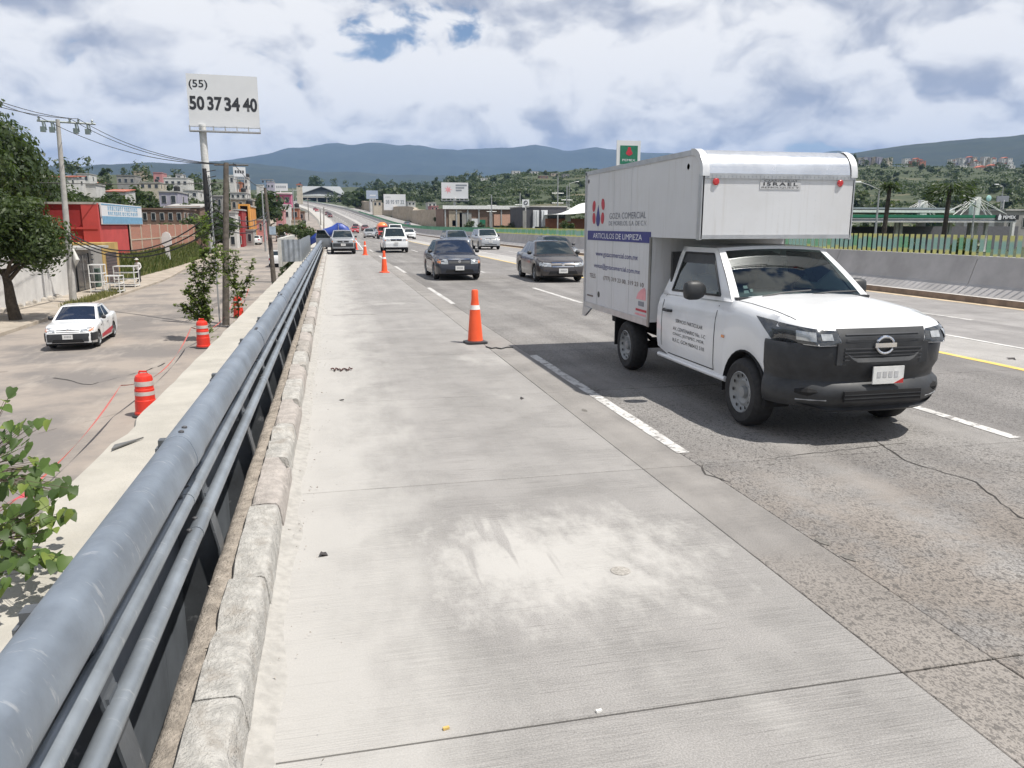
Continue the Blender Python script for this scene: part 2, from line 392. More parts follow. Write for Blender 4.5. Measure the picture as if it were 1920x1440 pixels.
for x0, x1, m in LANES:
    mb = MB(); w, l, c = (x1 - x0) / 2 - .0025, JS / 2 - GAP, .004
    rg = [[(-w, -l, -.12), (w, -l, -.12), (w, l, -.12), (-w, l, -.12)], [(-w, -l, -c), (w, -l, -c), (w, l, -c), (-w, l, -c)],
          [(-w + c, -l + c, 0), (w - c, -l + c, 0), (w - c, l - c, 0), (-w + c, l - c, 0)]]
    mb.loft(rg); me = mb.mesh('slab', m)
    for k in range(-3, NS):
        link('slab', me, road, ((x0 + x1) / 2, J0 + JS * (k - .5), random.uniform(-.0015, .0015)))
Y1 = J0 + JS * (NS - 1)
for i, (x0, x1, m) in enumerate(LANES):
    mb = MB(); rg = []
    for Y in [Y1 + .02] + [y for y in ys if y > Y1 + 4]:
        rg.append([(x0 + cx(Y), Y, zh(Y)), (x1 + cx(Y), Y, zh(Y))])
    mb.loft(rg, False, False); mb.build('carriageway', m, road)
mb = MB(); rg = []
for Y in ys: rg.append([(18.2 + cx(Y), Y, zh(Y) - .02), (27.5 + cx(Y), Y, zh(Y) - .02), (30 + cx(Y), Y, zh(Y) - .8)])
mb.loft(rg, False, False); tag(mb.build('opposite_carriageway', m_l3), kind='structure')
# sides of the embankment under the far carriageways
mb = MB(); rg = []
for Y in [98] + list(range(100, 1400, 8)): rg.append([(-.3 + cx(Y), Y, zh(Y) - .01), (-.9 + cx(Y), Y, zh(Y) + .02), (-1.9 + cx(Y), Y, zh(Y) + .02), (-2.8 + cx(Y), Y, zs(Y) - .5)])
mb.loft(rg, False, False); tag(mb.build('embankment', M('pale_embankment', (.4, .38, .34), .9, var=.25, scale=.6)), kind='structure')
# painted markings, 4 mm proud
def dash(x, a, b, w=.13, m=m_white, name='lane_marking', jag=True):
    mb = MB(); n = max(2, int((b - a) / .35)); L, Rr = [], []
    for i in range(n + 1):
        y = lerp(a, b, i / n); j = (lambda: random.uniform(-.008, .008)) if jag else (lambda: 0)
        L.append((x - w / 2 + j() + cx(y), y, zh(y) + .004)); Rr.append((x + w / 2 + j() + cx(y), y, zh(y) + .004))
    mb.loft([[p, q] for p, q in zip(L, Rr)], False, False); return mb.build(name, m, road)
for k in range(12): dash(2.98, 6.15 + 13.7 * k, 11.6 + 13.7 * k)
for k in range(12): dash(6.3, 5.9 + 13.5 * k, 11.0 + 13.5 * k)
for k in range(12): dash(13.3, 13.9 + 13.5 * k, 18.9 + 13.5 * k)
dash(9.42, 0, 150, .14, m_yel, 'edge_line')
dash(11.05, 0, 60, .10, M('worn_white_line', (.58, .57, .55), .8, var=.2, scale=3), 'edge_line')
dash(16.12, 0, 120, .26, M('sandy_edge', (.50, .40, .27), .9, var=.2, scale=4), 'edge_line')
for xx, st in ((2.98, 170), (6.3, 168), (13.3, 176)):
    for k in range(18): dash(xx, st + 13.6 * k, st + 5 + 13.6 * k, .15, jag=False)
# tar repairs, cracks and a chipped joint
m_crack = M('crack', (.05, .046, .042), .95)
def crack(pts, w, name='crack'):
    mb = MB(); rg = []
    for i, (x, y) in enumerate(pts):
        rg.append((x, y))
    fine = []
    for (a, b) in zip(rg, rg[1:]):
        n = max(2, int(math.dist(a, b) / .08))
        for k in range(n): fine.append((lerp(a[0], b[0], k / n) + random.uniform(-.012, .012), lerp(a[1], b[1], k / n) + random.uniform(-.012, .012)))
    fine.append(rg[-1])
    rr = []
    for i, p in enumerate(fine):
        q = fine[min(i + 1, len(fine) - 1)]; o = fine[max(i - 1, 0)]
        d = Vector((q[0] - o[0], q[1] - o[1])); d = d.normalized() if d.length else Vector((1, 0)); n = Vector((-d.y, d.x))
        ww = w * random.uniform(.4, 1.2) * (0.15 if i in (0, len(fine) - 1) else 1)
        rr.append([(p[0] - n.x * ww, p[1] - n.y * ww, .0025), (p[0] + n.x * ww, p[1] + n.y * ww, .0025)])
    mb.loft(rr, False, False); return mb.build(name, m_crack, road)
crack([(4.95, 6.2), (4.75, 5.5), (4.9, 4.9), (4.6, 4.2), (4.75, 3.6)], .007)
crack([(2.98, 5.79), (2.9, 5.55), (2.99, 5.3)], .012)
crack([(3.6, 5.83), (4.3, 5.9), (5.2, 6.0)], .005)
crack([(-.1, 17.9), (.5, 17.95), (.9, 17.9)], .02)
for (x, y, s) in ((2.99, 4.12, .07), (3.0, 3.87, .06), (2.62, 7.9, .05), (3.0, 8.6, .06)):
    mb = MB(); n = 9
    mb.add([(x, y, .003)] + [(x + s * random.uniform(.5, 1.1) * math.cos(2 * math.pi * k / n) * .6, y + s * 1.5 * random.uniform(.5, 1.1) * math.sin(2 * math.pi * k / n), .0032) for k in range(n)], [(0, k + 1, (k + 1) % n + 1) for k in range(n)])
    mb.build('spall', M('spall', (.16, .15, .135), .95, var=.4, scale=40, bump=.5), road, fix=False)
mb = MB(); mb.lathe([(.001, .0045), (.055, .0045), (.06, .002)], 14, (1.57, 4.0, 0)); mb.build('core_plug', M('core_plug', (.33, .31, .28), .9, var=.3, scale=80), road)

# ------------------------------------------------------------------ kerb of cast stones
m_k1 = M('kerb_whitewash', (.45, .436, .405), .9, var=.2, scale=14, bump=1.0, bscale=60, dirt=.75, dirtcol=(.33, .295, .255))
m_k2 = M('kerb_bare', (.35, .325, .295), .95, var=.22, scale=11, bump=.9, bscale=45, dirt=.5, dirtcol=(.28, .25, .22))
m_k3 = M('kerb_pinkish', (.40, .365, .335), .95, var=.18, scale=10, bump=.8, bscale=50, dirt=.4, dirtcol=(.33, .29, .26))
kerb = tag(link('kerb', None), kind='structure')
def kerbstone(seed, m, L, worn):
    mb = MB(); prof = [(-.40, -.03), (-.405, .05), (-.412, .12), (-.418, .165), (-.428, .190), (-.445, .200), (-.50, .204), (-.57, .204), (-.60, .200), (-.608, .185), (-.61, .02)]
    rings = []; n = 12
    for i in range(n + 1):
        y = -L / 2 + L * i / n; e = min(i, n - i); rr = []
        for (x, z) in prof:
            p = Vector((x * 9, (y + seed * 7.3) * 6, z * 9)); q = mnoise.noise_vector(p) * (.003 + .006 * worn)
            ch = 0
            if z > .13: ch = max(0, mnoise.noise(Vector((x * 5 + seed, (y + seed * 3.1) * 3.3, 1.7))) - .16) * .16 * worn
            zz = z + q.z * (1 if z > .03 else 0) - ch - (.003 if e == 0 and z > .1 else 0)
            rr.append((x + q.x * .8 - (ch * .5 if x > -.5 else 0), y + (q.y * .3 if e else 0), zz))
        rings.append(rr)
    mb.loft(rings); return mb.mesh('kerb_stone', m, 40)
KL = 1.085
kv = [kerbstone(i, (m_k1, m_k1, m_k2, m_k3, m_k1, m_k3)[i], KL - .012, (.6, 1.2, 1.4, 1.0, .8, 1.5)[i]) for i in range(6)]
seq = [1, 0, 4, 0, 3, 1, 3, 0, 3, 0, 2, 3, 0, 2, 3, 5, 0, 2, 5, 3, 2, 0]
for k in range(-2, 56):
    o = link('kerb_stone', kv[seq[k % len(seq)]] if k >= 0 else kv[0], kerb, (random.uniform(-.006, .006), .72 + KL * k + KL / 2, random.uniform(-.008, .004)))
    o.rotation_euler = (random.uniform(-.006, .006), 0, random.uniform(-.006, .006))
# swept dust and grit banked against the kerb
mb = MB(); rings = []
for i in range(520):
    y = -.5 + i * .12; a = mnoise.noise(Vector((0, y * 1.1, 5))); b = mnoise.noise(Vector((3, y * 2.3, 9)))
    w = .11 + .05 * a + .04 * b; h = .026 + .015 * b + .012 * a
    rr = []
    for k in range(7):
        f = k / 6; z = h * (1 - f) ** 1.7 + .0055 * (1 - f) + (.004 if k < 6 else -.004) + mnoise.noise(Vector((f * 4, y * 7, 2))) * .008 * (1 - f)
        rr.append((-.41 + w * f, y, z))
    rings.append(rr)
mb.loft(rings, False, False)
tag(mb.build('dust_bank', M('pale_dust', (.37, .356, .33), .95, var=.12, scale=16, bump=.3, bscale=110), smooth=60), 'pale dust and grit swept against the kerb', 'dust', kind='stuff')
gr = MB()
for i in range(900):
    y = random.uniform(.8, 30) ** 1.0; x = random.choice((random.gauss(-.26, .07), random.gauss(-.655, .03), random.gauss(-.65, .03), random.uniform(-.3, 2.2) if i % 6 == 0 else random.gauss(-.25, .1)))
    s = random.uniform(.004, .013); z = .02 if x > -.42 else .155
    if -.62 < x < -.42 or x < -.71: continue
    if x > -.1: z = .002; s *= .6
    vs = [(x + random.uniform(-s, s), y + random.uniform(-s, s), z + random.uniform(-.2, 1) * s) for _ in range(4)]
    gr.add(vs, [(0, 1, 2), (0, 2, 3), (0, 3, 1), (1, 3, 2)])
tag(gr.build('gravel', M('grit', (.3, .27, .235), .95, var=.4, scale=20)), 'scattered grit along the kerb and verge', 'grit', kind='stuff')
# earth verge between kerb and parapet
mb = MB(); rings = []
for i in range(300):
    y = -2 + i * .35 if i > 60 else -2 + i * .35
    rr = []
    for k in range(9):
        x = (-.60, -.64, -.69, -.722, -.735, -.745, -.82, -.90, -.99)[k]; z = (.135, .135, .13, .115, -.10, -.55, -.60, -.60, -.60)[k] + .018 * mnoise.noise(Vector((x * 9, y * 4, 1))) + .012 * mnoise.noise(Vector((x * 25, y * 13, 4)))
        rr.append((x + (.012 * mnoise.noise(Vector((3, y * 3, 2))) if 2 < k < 6 else 0), y, z))
    rings.append(rr)
mb.loft(rings, False, False)
tag(mb.build('verge', M('verge_earth', (.37, .325, .275), .95, var=.28, scale=13, bump=1, bscale=60, dirt=.5, dirtcol=(.22, .19, .155)), smooth=70), kind='structure')

# ------------------------------------------------------------------ retaining wall with broad concrete coping
m_cop = M('coping_concrete', (.415, .393, .345), .9, var=.10, scale=2.2, bump=.35, bscale=40, dirt=.35, dirtcol=(.40, .37, .31))
m_wall = M('retaining_concrete', (.36, .34, .31), .9, var=.2, scale=1.3, bump=.4)
rw = thing('retaining_wall', 'long concrete retaining wall with broad pale coping beside the parapet rail', 'wall', (-1.5, 0, -2.3))
mb = MB(); rings = []
for i in range(340):
    y = -3 + i * .3
    e = -1.92 + .022 * mnoise.noise(Vector((0, y * 1.3, 7))) + (.05 * max(0, mnoise.noise(Vector((2, y * 2.2, 3))) - .3) * 3)
    if 7.0 < y < 7.7: e += .07 * math.sin((y - 7) / .7 * math.pi)
    rings.append([(-.985 + 1.5, y, -.7 + 2.3), (-1.0 + 1.5, y, .185 + 2.3), (-1.45 + 1.5, y, .198 + .004 * mnoise.noise(Vector((1, y * 3, 1))) + 2.3), (e + .02 + 1.5, y, .19 + 2.3), (e + 1.5, y, .16 + 2.3), (e + .05 + 1.5, y, -.1 + 2.3)])
mb.loft(rings, False, False); mb.build('coping', m_cop, rw, 50)
mb = MB(); mb.box(-.38, .3, -3, 98, -.3, 2.36); mb.build('wall', m_wall, rw)
# metal scraps left on the coping
for (x, y, pts, nm, lb) in ((-1.78, 6.75, [(-.05, -.12), (.12, .22), (.02, .10), (-.06, .02)], 'metal_offcut', 'small dark sheet metal offcut lying on the coping edge'),
                            (-1.35, 25.5, [(-.1, -.3), (.12, .35), (.18, .3), (0, -.1)], 'metal_offcut', 'flat dark offcut on the coping near the distant fence end')):
    mb = MB(); n = len(pts); mb.prism(pts, 'Z', 0, .012)
    tag(mb.build(nm, M('dark_steel', (.16, .16, .155), .6, .3), loc=(x, y, .204)), lb, 'scrap')

# ------------------------------------------------------------------ galvanised parapet rail
def galv(name, c, r=.42):
    if name in MATS: return MATS[name]
    m = M(name, c, r, .55, var=.1, scale=5); t = m.node_tree; b = t.nodes['Principled BSDF']
    pos = nd(t, 'ShaderNodeNewGeometry').outputs['Position']
    st = noi(t, vmul(t, pos, (9, 42, 9)), 1.0, 4, .6); bl = noi(t, pos, 3.2, 5, .6)
    col = mixc(t, sstep(t, bl, .3, .72), tuple(x * .80 for x in c), tuple(x * 1.15 for x in c))
    col = mixc(t, mth(t, 'MULTIPLY', sstep(t, st, .60, .74), .6), col, (.55, .56, .57))
    col = mixc(t, mth(t, 'MULTIPLY', sstep(t, noi(t, pos, 1.9, 7, .7), .62, .72), .35), col, (.20, .165, .13))
    t.links.new(col, b.inputs['Base Color'])
    t.links.new(mth(t, 'ADD', .34, mth(t, 'MULTIPLY', bl, .22)), b.inputs['Roughness'])
    bp = nd(t, 'ShaderNodeBump', {'Height': noi(t, pos, 30, 4, .6), 'Strength': .12, 'Distance': .01}); t.links.new(bp.outputs[0], b.inputs['Normal'])
    return m
m_g1 = galv('galvanised_beam', (.265, .305, .355)); m_g2 = galv('galvanised_pipe', (.31, .345, .38)); m_g3 = galv('galvanised_post', (.15, .162, .175), .5)
m_bolt = M('bolt_steel', (.12, .12, .125), .5, .6)
pr = thing('parapet_rail', 'long blue grey galvanised parapet rail with broad top beam and two pipes', 'guard rail', (-.8, 0, .15))
RX, RZ = -.8, .15
def oval(cxx, cz, a, b, tilt, n=20, e=2.6):
    out = []
    for k in range(n):
        t = 2 * math.pi * k / n; c, s = math.cos(t), math.sin(t)
        x = a * math.copysign(abs(c) ** (2 / e), c); z = b * math.copysign(abs(s) ** (2 / e), s)
        out.append((cxx + x * math.cos(tilt) - z * math.sin(tilt), cz + x * math.sin(tilt) + z * math.cos(tilt)))
    return out
SEG = 4.06; YJ = 4.02
ov = oval(-.80 - RX, .865 - RZ, .077, .098, R(20)); ov2 = oval(-.80 - RX, .865 - RZ, .0795, .1005, R(20))
def beammesh(a, b, o): return MB().loft([[(x, a, z) for x, z in o], [(x, (a + b) / 2, z) for x, z in o], [(x, b, z) for x, z in o]])
bme = beammesh(.003, SEG - .003, ov).mesh('beam', m_g1, 40); sle = beammesh(-.004, .22, ov2).mesh('beam_sleeve', m_g1, 40)
pme = MB().tube([(0, .003, 0), (0, SEG - .003, 0)], .038, 14).mesh('pipe', m_g2, 40); psl = MB().tube([(0, 0, 0), (0, .16, 0)], .0405, 14).mesh('pipe_sleeve', m_g2, 40)
blt = MB().lathe([(.014, 0), (.014, .010), (.006, .014)], 8).mesh('bolt', m_bolt)
bpl = MB().box(-.165, -.155, .002, SEG - .002, -.70, .62).mesh('gap_backing', M('gap_backing_dark', (.17, .19, .215), .6, .3, var=.2, scale=2))  # dark sheet added behind the pipes to darken the sunlit gap
PIPES = [(-.785 - RX, .62 - RZ), (-.755 - RX, .44 - RZ)]
for k in range(-2, 14):
    y0 = YJ + SEG * k
    link('beam', bme, pr, (random.uniform(-.004, .004), y0, random.uniform(-.004, .004))); link('gap_backing', bpl, pr, (0, y0, 0))
    s_ = link('beam_sleeve', sle, pr, (0, y0, 0))
    for dy in (.07, .16): link('bolt', blt, s_, (-.80 - RX + .005, dy, .865 - RZ + .098))
    for (x, z) in PIPES:
        link('pipe', pme, pr, (x, y0, z)); q = link('pipe_sleeve', psl, pr, (x, y0, z))
        for dy in (-.05, .12): link('bolt', blt, q, (-.02, dy, .036))
pm = MB()
pm.prism([(-.21, -.7), (.07, -.7), (.07, 0), (-.06, .64), (-.21, .64)], 'Y', -.006, .006); pm.loft([[(.07, -.07, -.7), (.082, -.07, -.7), (.082, .07, -.7), (.07, .07, -.7)], [(.07, -.07, 0), (.082, -.07, 0), (.082, .07, 0), (.07, .07, 0)], [(-.06, -.07, .64), (-.048, -.07, .64), (-.048, .07, .64), (-.06, .07, .64)]]); pm.box(-.222, -.21, -.06, .06, -.7, .62)
pm.box(-.21, -.05, -.03, .03, .60, .66)
pmesh = pm.mesh('post', m_g3); bp_ = MB().box(-.20, .12, -.11, .11, -.75, -.71).mesh('base_plate', m_g3)
br = MB().box(-.015, .03, -.05, .05, -.05, .05).mesh('pipe_bracket', m_g3)
for k in range(-2, 29):
    y = 4.57 + 2.03 * k; p = link('post', pmesh, pr, (0, y, 0)); link('base_plate', bp_, p)
    for (x, z) in PIPES: link('pipe_bracket', br, p, (x - .05, 0, z))

# ------------------------------------------------------------------ corrugated steel hoarding at the bridge end
m_cor = galv('corrugated_steel', (.40, .43, .46), .45)
cf = thing('corrugated_fence', 'grey corrugated steel hoarding at the end of the parapet rail', 'fence', (-1.55, 41, .19))
mb = MB(); rg = []
n = 96
for i in range(n + 1):
    y = 2.0 * i / n; rg.append([(.03 * math.sin(i / n * 2 * math.pi * 8), y, 0), (.03 * math.sin(i / n * 2 * math.pi * 8), y, 1.12)])
mb.loft(rg, False, False); shm = mb.mesh('sheet', m_cor, 60)
for k in range(8): link('sheet', shm, cf, (random.uniform(-.01, .01), 2.01 * k, random.uniform(-.02, .02)))
mb = MB(); rg = []
for i in range(41): rg.append([(-1.0 + 1.0 * i / 40, -.02 + .03 * math.sin(i / 40 * 2 * math.pi * 4), 0), (-1.0 + 1.0 * i / 40, -.02 + .03 * math.sin(i / 40 * 2 * math.pi * 4), 1.1)])
mb.loft(rg, False, False); mb.build('sheet', m_cor, cf, 60)
MB().box(-1.14, -.96, -.1, 15, -.25, 1.16).build('end_wall', M('end_concrete', (.52, .51, .47), .9, var=.15, scale=3, bump=.3), cf)

# ------------------------------------------------------------------ median barrier with anti-glare slats
m_bar = M('barrier_concrete', (.40, .385, .375), .85, var=.13, scale=1.1, bump=.25, bscale=30, dirt=.35, dirtcol=(.27, .26, .25))
m_foot = M('barrier_footing', (.52, .50, .475), .85, var=.12, scale=2)
m_kb = M('median_kerb_face', (.22, .165, .125), .9, var=.25, scale=3)
bar = thing('median_barrier', 'tall grey concrete median barrier topped with green and yellow slats', 'barrier', (17.2, 30, 0))
BP = [(-.60, -.1), (-.60, .10), (-.27, .43), (-.03, 1.17), (.25, 1.17), (.31, .40), (.45, .09), (.45, -.1)]
mb = MB(); pl = 6.0
mb.loft([[(x, 0.01, z) for x, z in BP], [(x, pl - .01, z) for x, z in BP]]); pan = mb.mesh('barrier_panel', m_bar)
hole = MB().box(-.64, -.58, -.13, .13, .0, .06).mesh('drain_hole', M('drain_dark', (.03, .03, .03), .9))
for k in range(-4, 20):
    p = link('barrier_panel', pan, bar, (0, -30 + pl * k, 0))
    for yy in (1.4, 4.0): link('drain_hole', hole, p, (0, yy, .05))
mb = MB(); rg = []
for i in range(-3, 140): Y = i * 8.0; rg.append([(-.90 + cx(Y), Y - 30, zh(Y) - .1), (-.88 + cx(Y), Y - 30, zh(Y) + .165)])
mb.loft(rg, False, False); mb.build('kerb_face', m_kb, bar)
mb = MB(); rg = []
for i in range(-3, 140): Y = i * 8.0; rg.append([(-.88 + cx(Y), Y - 30, zh(Y) + .165), (-.76 + cx(Y), Y - 30, zh(Y) + .17), (-.74 + cx(Y), Y - 30, zh(Y) + .06), (-.58 + cx(Y), Y - 30, zh(Y) + .06)])
mb.loft(rg, False, False); mb.build('footing', m_foot, bar)
mb = MB(); rg = []
for i in range(0, 120):
    Y = 116 + i * 8.0; rg.append([(x + cx(Y), Y - 30, z + zh(Y)) for x, z in BP])
mb.loft(rg, True, True); mb.build('barrier_panel', m_bar, bar)
def slatmat(name, c, ye):
    m = M(name, c, .5); t = m.node_tree; b = t.nodes['Principled BSDF']
    tc = nd(t, 'ShaderNodeTexCoord').outputs['Object']; z = nd(t, 'ShaderNodeSeparateXYZ', {0: tc}).outputs[2]
    z = mth(t, 'ADD', z, mth(t, 'MULTIPLY', mth(t, 'SUBTRACT', nd(t, 'ShaderNodeObjectInfo').outputs['Random'], .5), .10))
    e = mth(t, 'MAXIMUM', sstep(t, z, .14, .07), sstep(t, z, .40, .50))
    col = mixc(t, e, c, ye); col = mixc(t, mth(t, 'MULTIPLY', sstep(t, noi(t, tc, 14, 5), .5, .7), .3), col, (.55, .55, .42))
    t.links.new(col, b.inputs['Base Color']); return m
sm1 = slatmat('slat_teal', (.28, .47, .41), (.60, .58, .22)); sm2 = slatmat('slat_green', (.18, .43, .25), (.55, .56, .18))
sl1 = MB().box(-.05, .05, -.016, .016, 0, .56, R(-42)).mesh('slat', sm1); sl2 = MB().box(-.05, .05, -.016, .016, 0, .56, R(-42)).mesh('slat', sm2)
for k in range(300):
    Y = 12.0 + .243 * k
    link('slat', sl2 if (random.random() < .3 + (.5 if Y > 60 else 0)) else sl1, bar, (.10, Y - 30, 1.17), 0)
mb = MB()
for k in range(300, 1400):
    Y = 12.0 + .243 * k
    if Y > 200 and k % 2: continue
    X = .10 + cx(Y); z = 1.17 + zh(Y); mb.box(X - .045, X + .045, Y - 30 - .016, Y - 30 + .016, z, z + .56, R(-42))
for k in range(180):
    Y = 350 + k * 4.0; X = .10 + cx(Y); z = 1.17 + zh(Y); mb.box(X - .03, X + .03, Y - 30, Y - 26.1, z, z + .56)
o = mb.build('slat', M('far_slat_green', (.12, .30, .19), .5, var=.2, scale=.2), bar); o['kind'] = 'stuff'

# ------------------------------------------------------------------ side street
m_str = M('street_surface', (.36, .315, .275), .9); t = m_str.node_tree; b = t.nodes['Principled BSDF']
pos = nd(t, 'ShaderNodeNewGeometry').outputs['Position']
a_ = noi(t, pos, .33, 7, .62); c_ = noi(t, vmul(t, pos, (1, .35, 1)), 1.1, 6, .65)
col = mixc(t, sstep(t, a_, .38, .62), (.185, .168, .155), (.305, .265, .228)); col = mixc(t, mth(t, 'MULTIPLY', sstep(t, c_, .52, .68), .5), col, (.37, .33, .285))
col = mixc(t, mth(t, 'MULTIPLY', sstep(t, noi(t, pos, 2.3, 7, .7), .62, .72), .5), col, (.15, .135, .12))
t.links.new(col, b.inputs['Base Color']); bp = nd(t, 'ShaderNodeBump', {'Height': noi(t, pos, 60, 4, .7), 'Strength': .3, 'Distance': .01}); t.links.new(bp.outputs[0], b.inputs['Normal'])
def skx(Y): return -12.9 - 1.6 * sm(62, 90, Y) - 1.5 * sm(100, 150, Y)
mb = MB(); rg = []
yss = list(range(-12, 60, 6)) + list(range(60, 420, 5))
for Y in yss: rg.append([(lerp(-1.75, skx(Y), k / 4) + (cx(Y)), Y, zs(Y) + .04 * math.sin(k / 4 * math.pi)) for k in range(5)])
mb.loft(rg, False, False); tag(mb.build('street', m_str, smooth=40), kind='structure')
mb = MB(); rg = []
for Y in yss:
    x = skx(Y) + cx(Y); z = zs(Y); rg.append([(x, Y, z - .1), (x - .02, Y, z + .13), (x - .16, Y, z + .145), (x - 3.0, Y, z + .16), (x - 3.1, Y, z - .2)])
mb.loft(rg, False, False); tag(mb.build('sidewalk', M('sidewalk_concrete', (.36, .315, .26), .9, var=.2, scale=1.2, dirt=.5, dirtcol=(.30, .24, .17), bump=.3), smooth=30), kind='structure')
# cracks in the street
def scrack(pts, w):
    mb = MB(); rr = []
    for (a, b) in zip(pts, pts[1:]):
        for k in range(6):
            f = k / 6; x = lerp(a[0], b[0], f) + random.uniform(-.06, .06); y = lerp(a[1], b[1], f) + random.uniform(-.06, .06)
            ww = w * random.uniform(.3, 1); rr.append([(x - ww, y - ww, zs(y) + .046), (x + ww, y + ww, zs(y) + .046)])
    mb.loft(rr, False, False); o = mb.build('crack', m_crack, bpy.data.objects['street'])
scrack([(-7.9, 24.0), (-6.6, 22.6), (-5.6, 24.5), (-5.3, 26)], .03); scrack([(-10.8, 25), (-9.3, 25.4)], .035); scrack([(-6.5, 17), (-4.6, 19.5), (-3.6, 24)], .02)
scrack([(-5.5, 33), (-4, 36), (-3.4, 44)], .03); scrack([(-9, 38), (-6, 39), (-4, 38)], .03)
# ------------------------------------------------------------------ vehicles
def paint(name, c, coat=.8, rough=.35, metal=0.0): return M(name, c, rough, metal, var=.05, scale=1.2, coat=coat, space='obj', dirt=.12, dirtcol=(.3, .27, .23))
m_tyre = M('tyre_rubber', (.022, .022, .023), .8, var=.3, scale=20, space='obj')
m_rim = M('steel_rim', (.27, .28, .285), .45, .15, var=.1, scale=9, space='obj')
m_rimd = M('rim_hole', (.015, .015, .016), .8)
m_blk = M('black_plastic', (.028, .03, .033), .5, var=.2, scale=8, space='obj', dirt=.15, dirtcol=(.10, .095, .085))
m_dark = M('underbody_black', (.012, .012, .013), .9)
m_chr = M('chrome', (.75, .76, .78), .12, 1.0, var=.03)
m_glass = glassmat('car_glass'); m_gl2 = glassmat('car_glass_blue', (.015, .022, .04))
m_lamp = M('headlamp_glass', (.40, .42, .43), .08, .35, var=.3, scale=14, space='obj', coat=1)
m_lampd = M('headlamp_dark', (.05, .055, .06), .1, .2, var=.3, scale=14, space='obj', coat=1)
m_amb = M('amber_lens', (.55, .17, .03), .15, coat=1); m_redl = M('red_lens', (.45, .02, .02), .15, coat=1)
m_plate = M('plate_white', (.66, .66, .64), .5, var=.08, scale=14, space='obj'); m_pltx = M('plate_grey_print', (.30, .30, .31), .6)
m_int = M('interior_dark', (.03, .03, .032), .8); m_seat = M('seat_fabric', (.06, .06, .065), .9)
WH = {}
def wheelmesh(r, w, style):
    k = (round(r, 3), round(w, 3), style)
    if k in WH: return WH[k]
    prof = [(r * .58, -w / 2 + .01), (r * .62, -w / 2), (r * .86, -w / 2 - .004), (r * .955, -w / 2 + .02), (r, -w / 2 + .05), (r, w / 2 - .05), (r * .955, w / 2 - .02), (r * .86, w / 2 + .004), (r * .62, w / 2), (r * .58, w / 2 - .01)]
    ty = MB().lathe(prof, 28, axis='X', caps=False).mesh('wheel', m_tyre, 35)
    rm = MB(); ro = r * .62
    rm.lathe([(ro, w / 2 - .004), (ro * .95, w / 2 + .003), (ro * .9, w / 2 - .02), (ro * .70, w / 2 - .05), (ro * .55, w / 2 - .035), (ro * .42, w / 2 - .05), (ro * .30, w / 2 - .06), (ro * .26, w / 2 - .02), (.001, w / 2 - .016)], 28, axis='X', caps=False)
    rm.cur = 1
    nh = {'steel': 12, 'alloy': 6, 'cover': 9}[style]
    for i in range(nh):
        a = 2 * math.pi * i / nh; rr = ro * (.80 if style == 'steel' else .64); hs = ro * (.085 if style == 'steel' else .17)
        c = Vector((w / 2 - .028 if style == 'steel' else w / 2 - .03, rr * math.cos(a), rr * math.sin(a)))
        rad = Vector((0, math.cos(a), math.sin(a))); tan = Vector((0, -math.sin(a), math.cos(a)))
        d1 = hs * (1.0 if style == 'steel' else 1.25)
        x = Vector((.006 if style == 'steel' else .012, 0, 0))
        rm.add([c + x + rad * d1, c + x + tan * hs + rad * d1 * .3, c + x + tan * hs * .6 - rad * d1, c + x - tan * hs * .6 - rad * d1, c + x - tan * hs + rad * d1 * .3], [(0, 1, 2, 3, 4)])
    rme = rm.mesh('rim', [m_rim, m_rimd], 35, fix=False)
    WH[k] = (ty, rme); return WH[k]
def wheel(parent, x, y, r, w, style='cover', side=1):
    ty, rm = wheelmesh(r, w, style)
    o = link('wheel', ty, parent, (x, y, r)); q = link('rim', rm, o)
    if side < 0: q.rotation_euler[2] = math.pi
    return o
def face(mb_fn, us, vs, P):
    """grid over P(u,v); mb_fn(u0,u1,v0,v1) picks the MB a cell goes to"""
    for i in range(len(us) - 1):
        for j in range(len(vs) - 1):
            m = mb_fn((us[i] + us[i + 1]) / 2, (vs[j] + vs[j + 1]) / 2)
            if m is not None: m.quad(P(us[i], vs[j]), P(us[i + 1], vs[j]), P(us[i + 1], vs[j + 1]), P(us[i], vs[j + 1]))
def bil(a, b, c, d, bulge=None):
    a, b, c, d = map(Vector, (a, b, c, d)); n = (b - a).cross(d - a).normalized()
    def P(u, v):
        p = (a * (1 - u) + b * u) * (1 - v) + (d * (1 - u) + c * u) * v
        if bulge: p = p + n * (bulge * 4 * (u * (1 - u)) + bulge * 2 * v * (1 - v))
        return p
    return P
def spread(br, n=6):
    out = []
    for a, b in zip(br, br[1:]):
        for k in range(max(1, round((b - a) * n * 2))): out.append(lerp(a, b, k / max(1, round((b - a) * n * 2))))
    return out + [br[-1]]
def weld(me, d=.0008):
    bm = bmesh.new(); bm.from_mesh(me); bmesh.ops.remove_doubles(bm, verts=bm.verts, dist=d); bmesh.ops.recalc_face_normals(bm, faces=bm.faces); bm.to_mesh(me); bm.free()
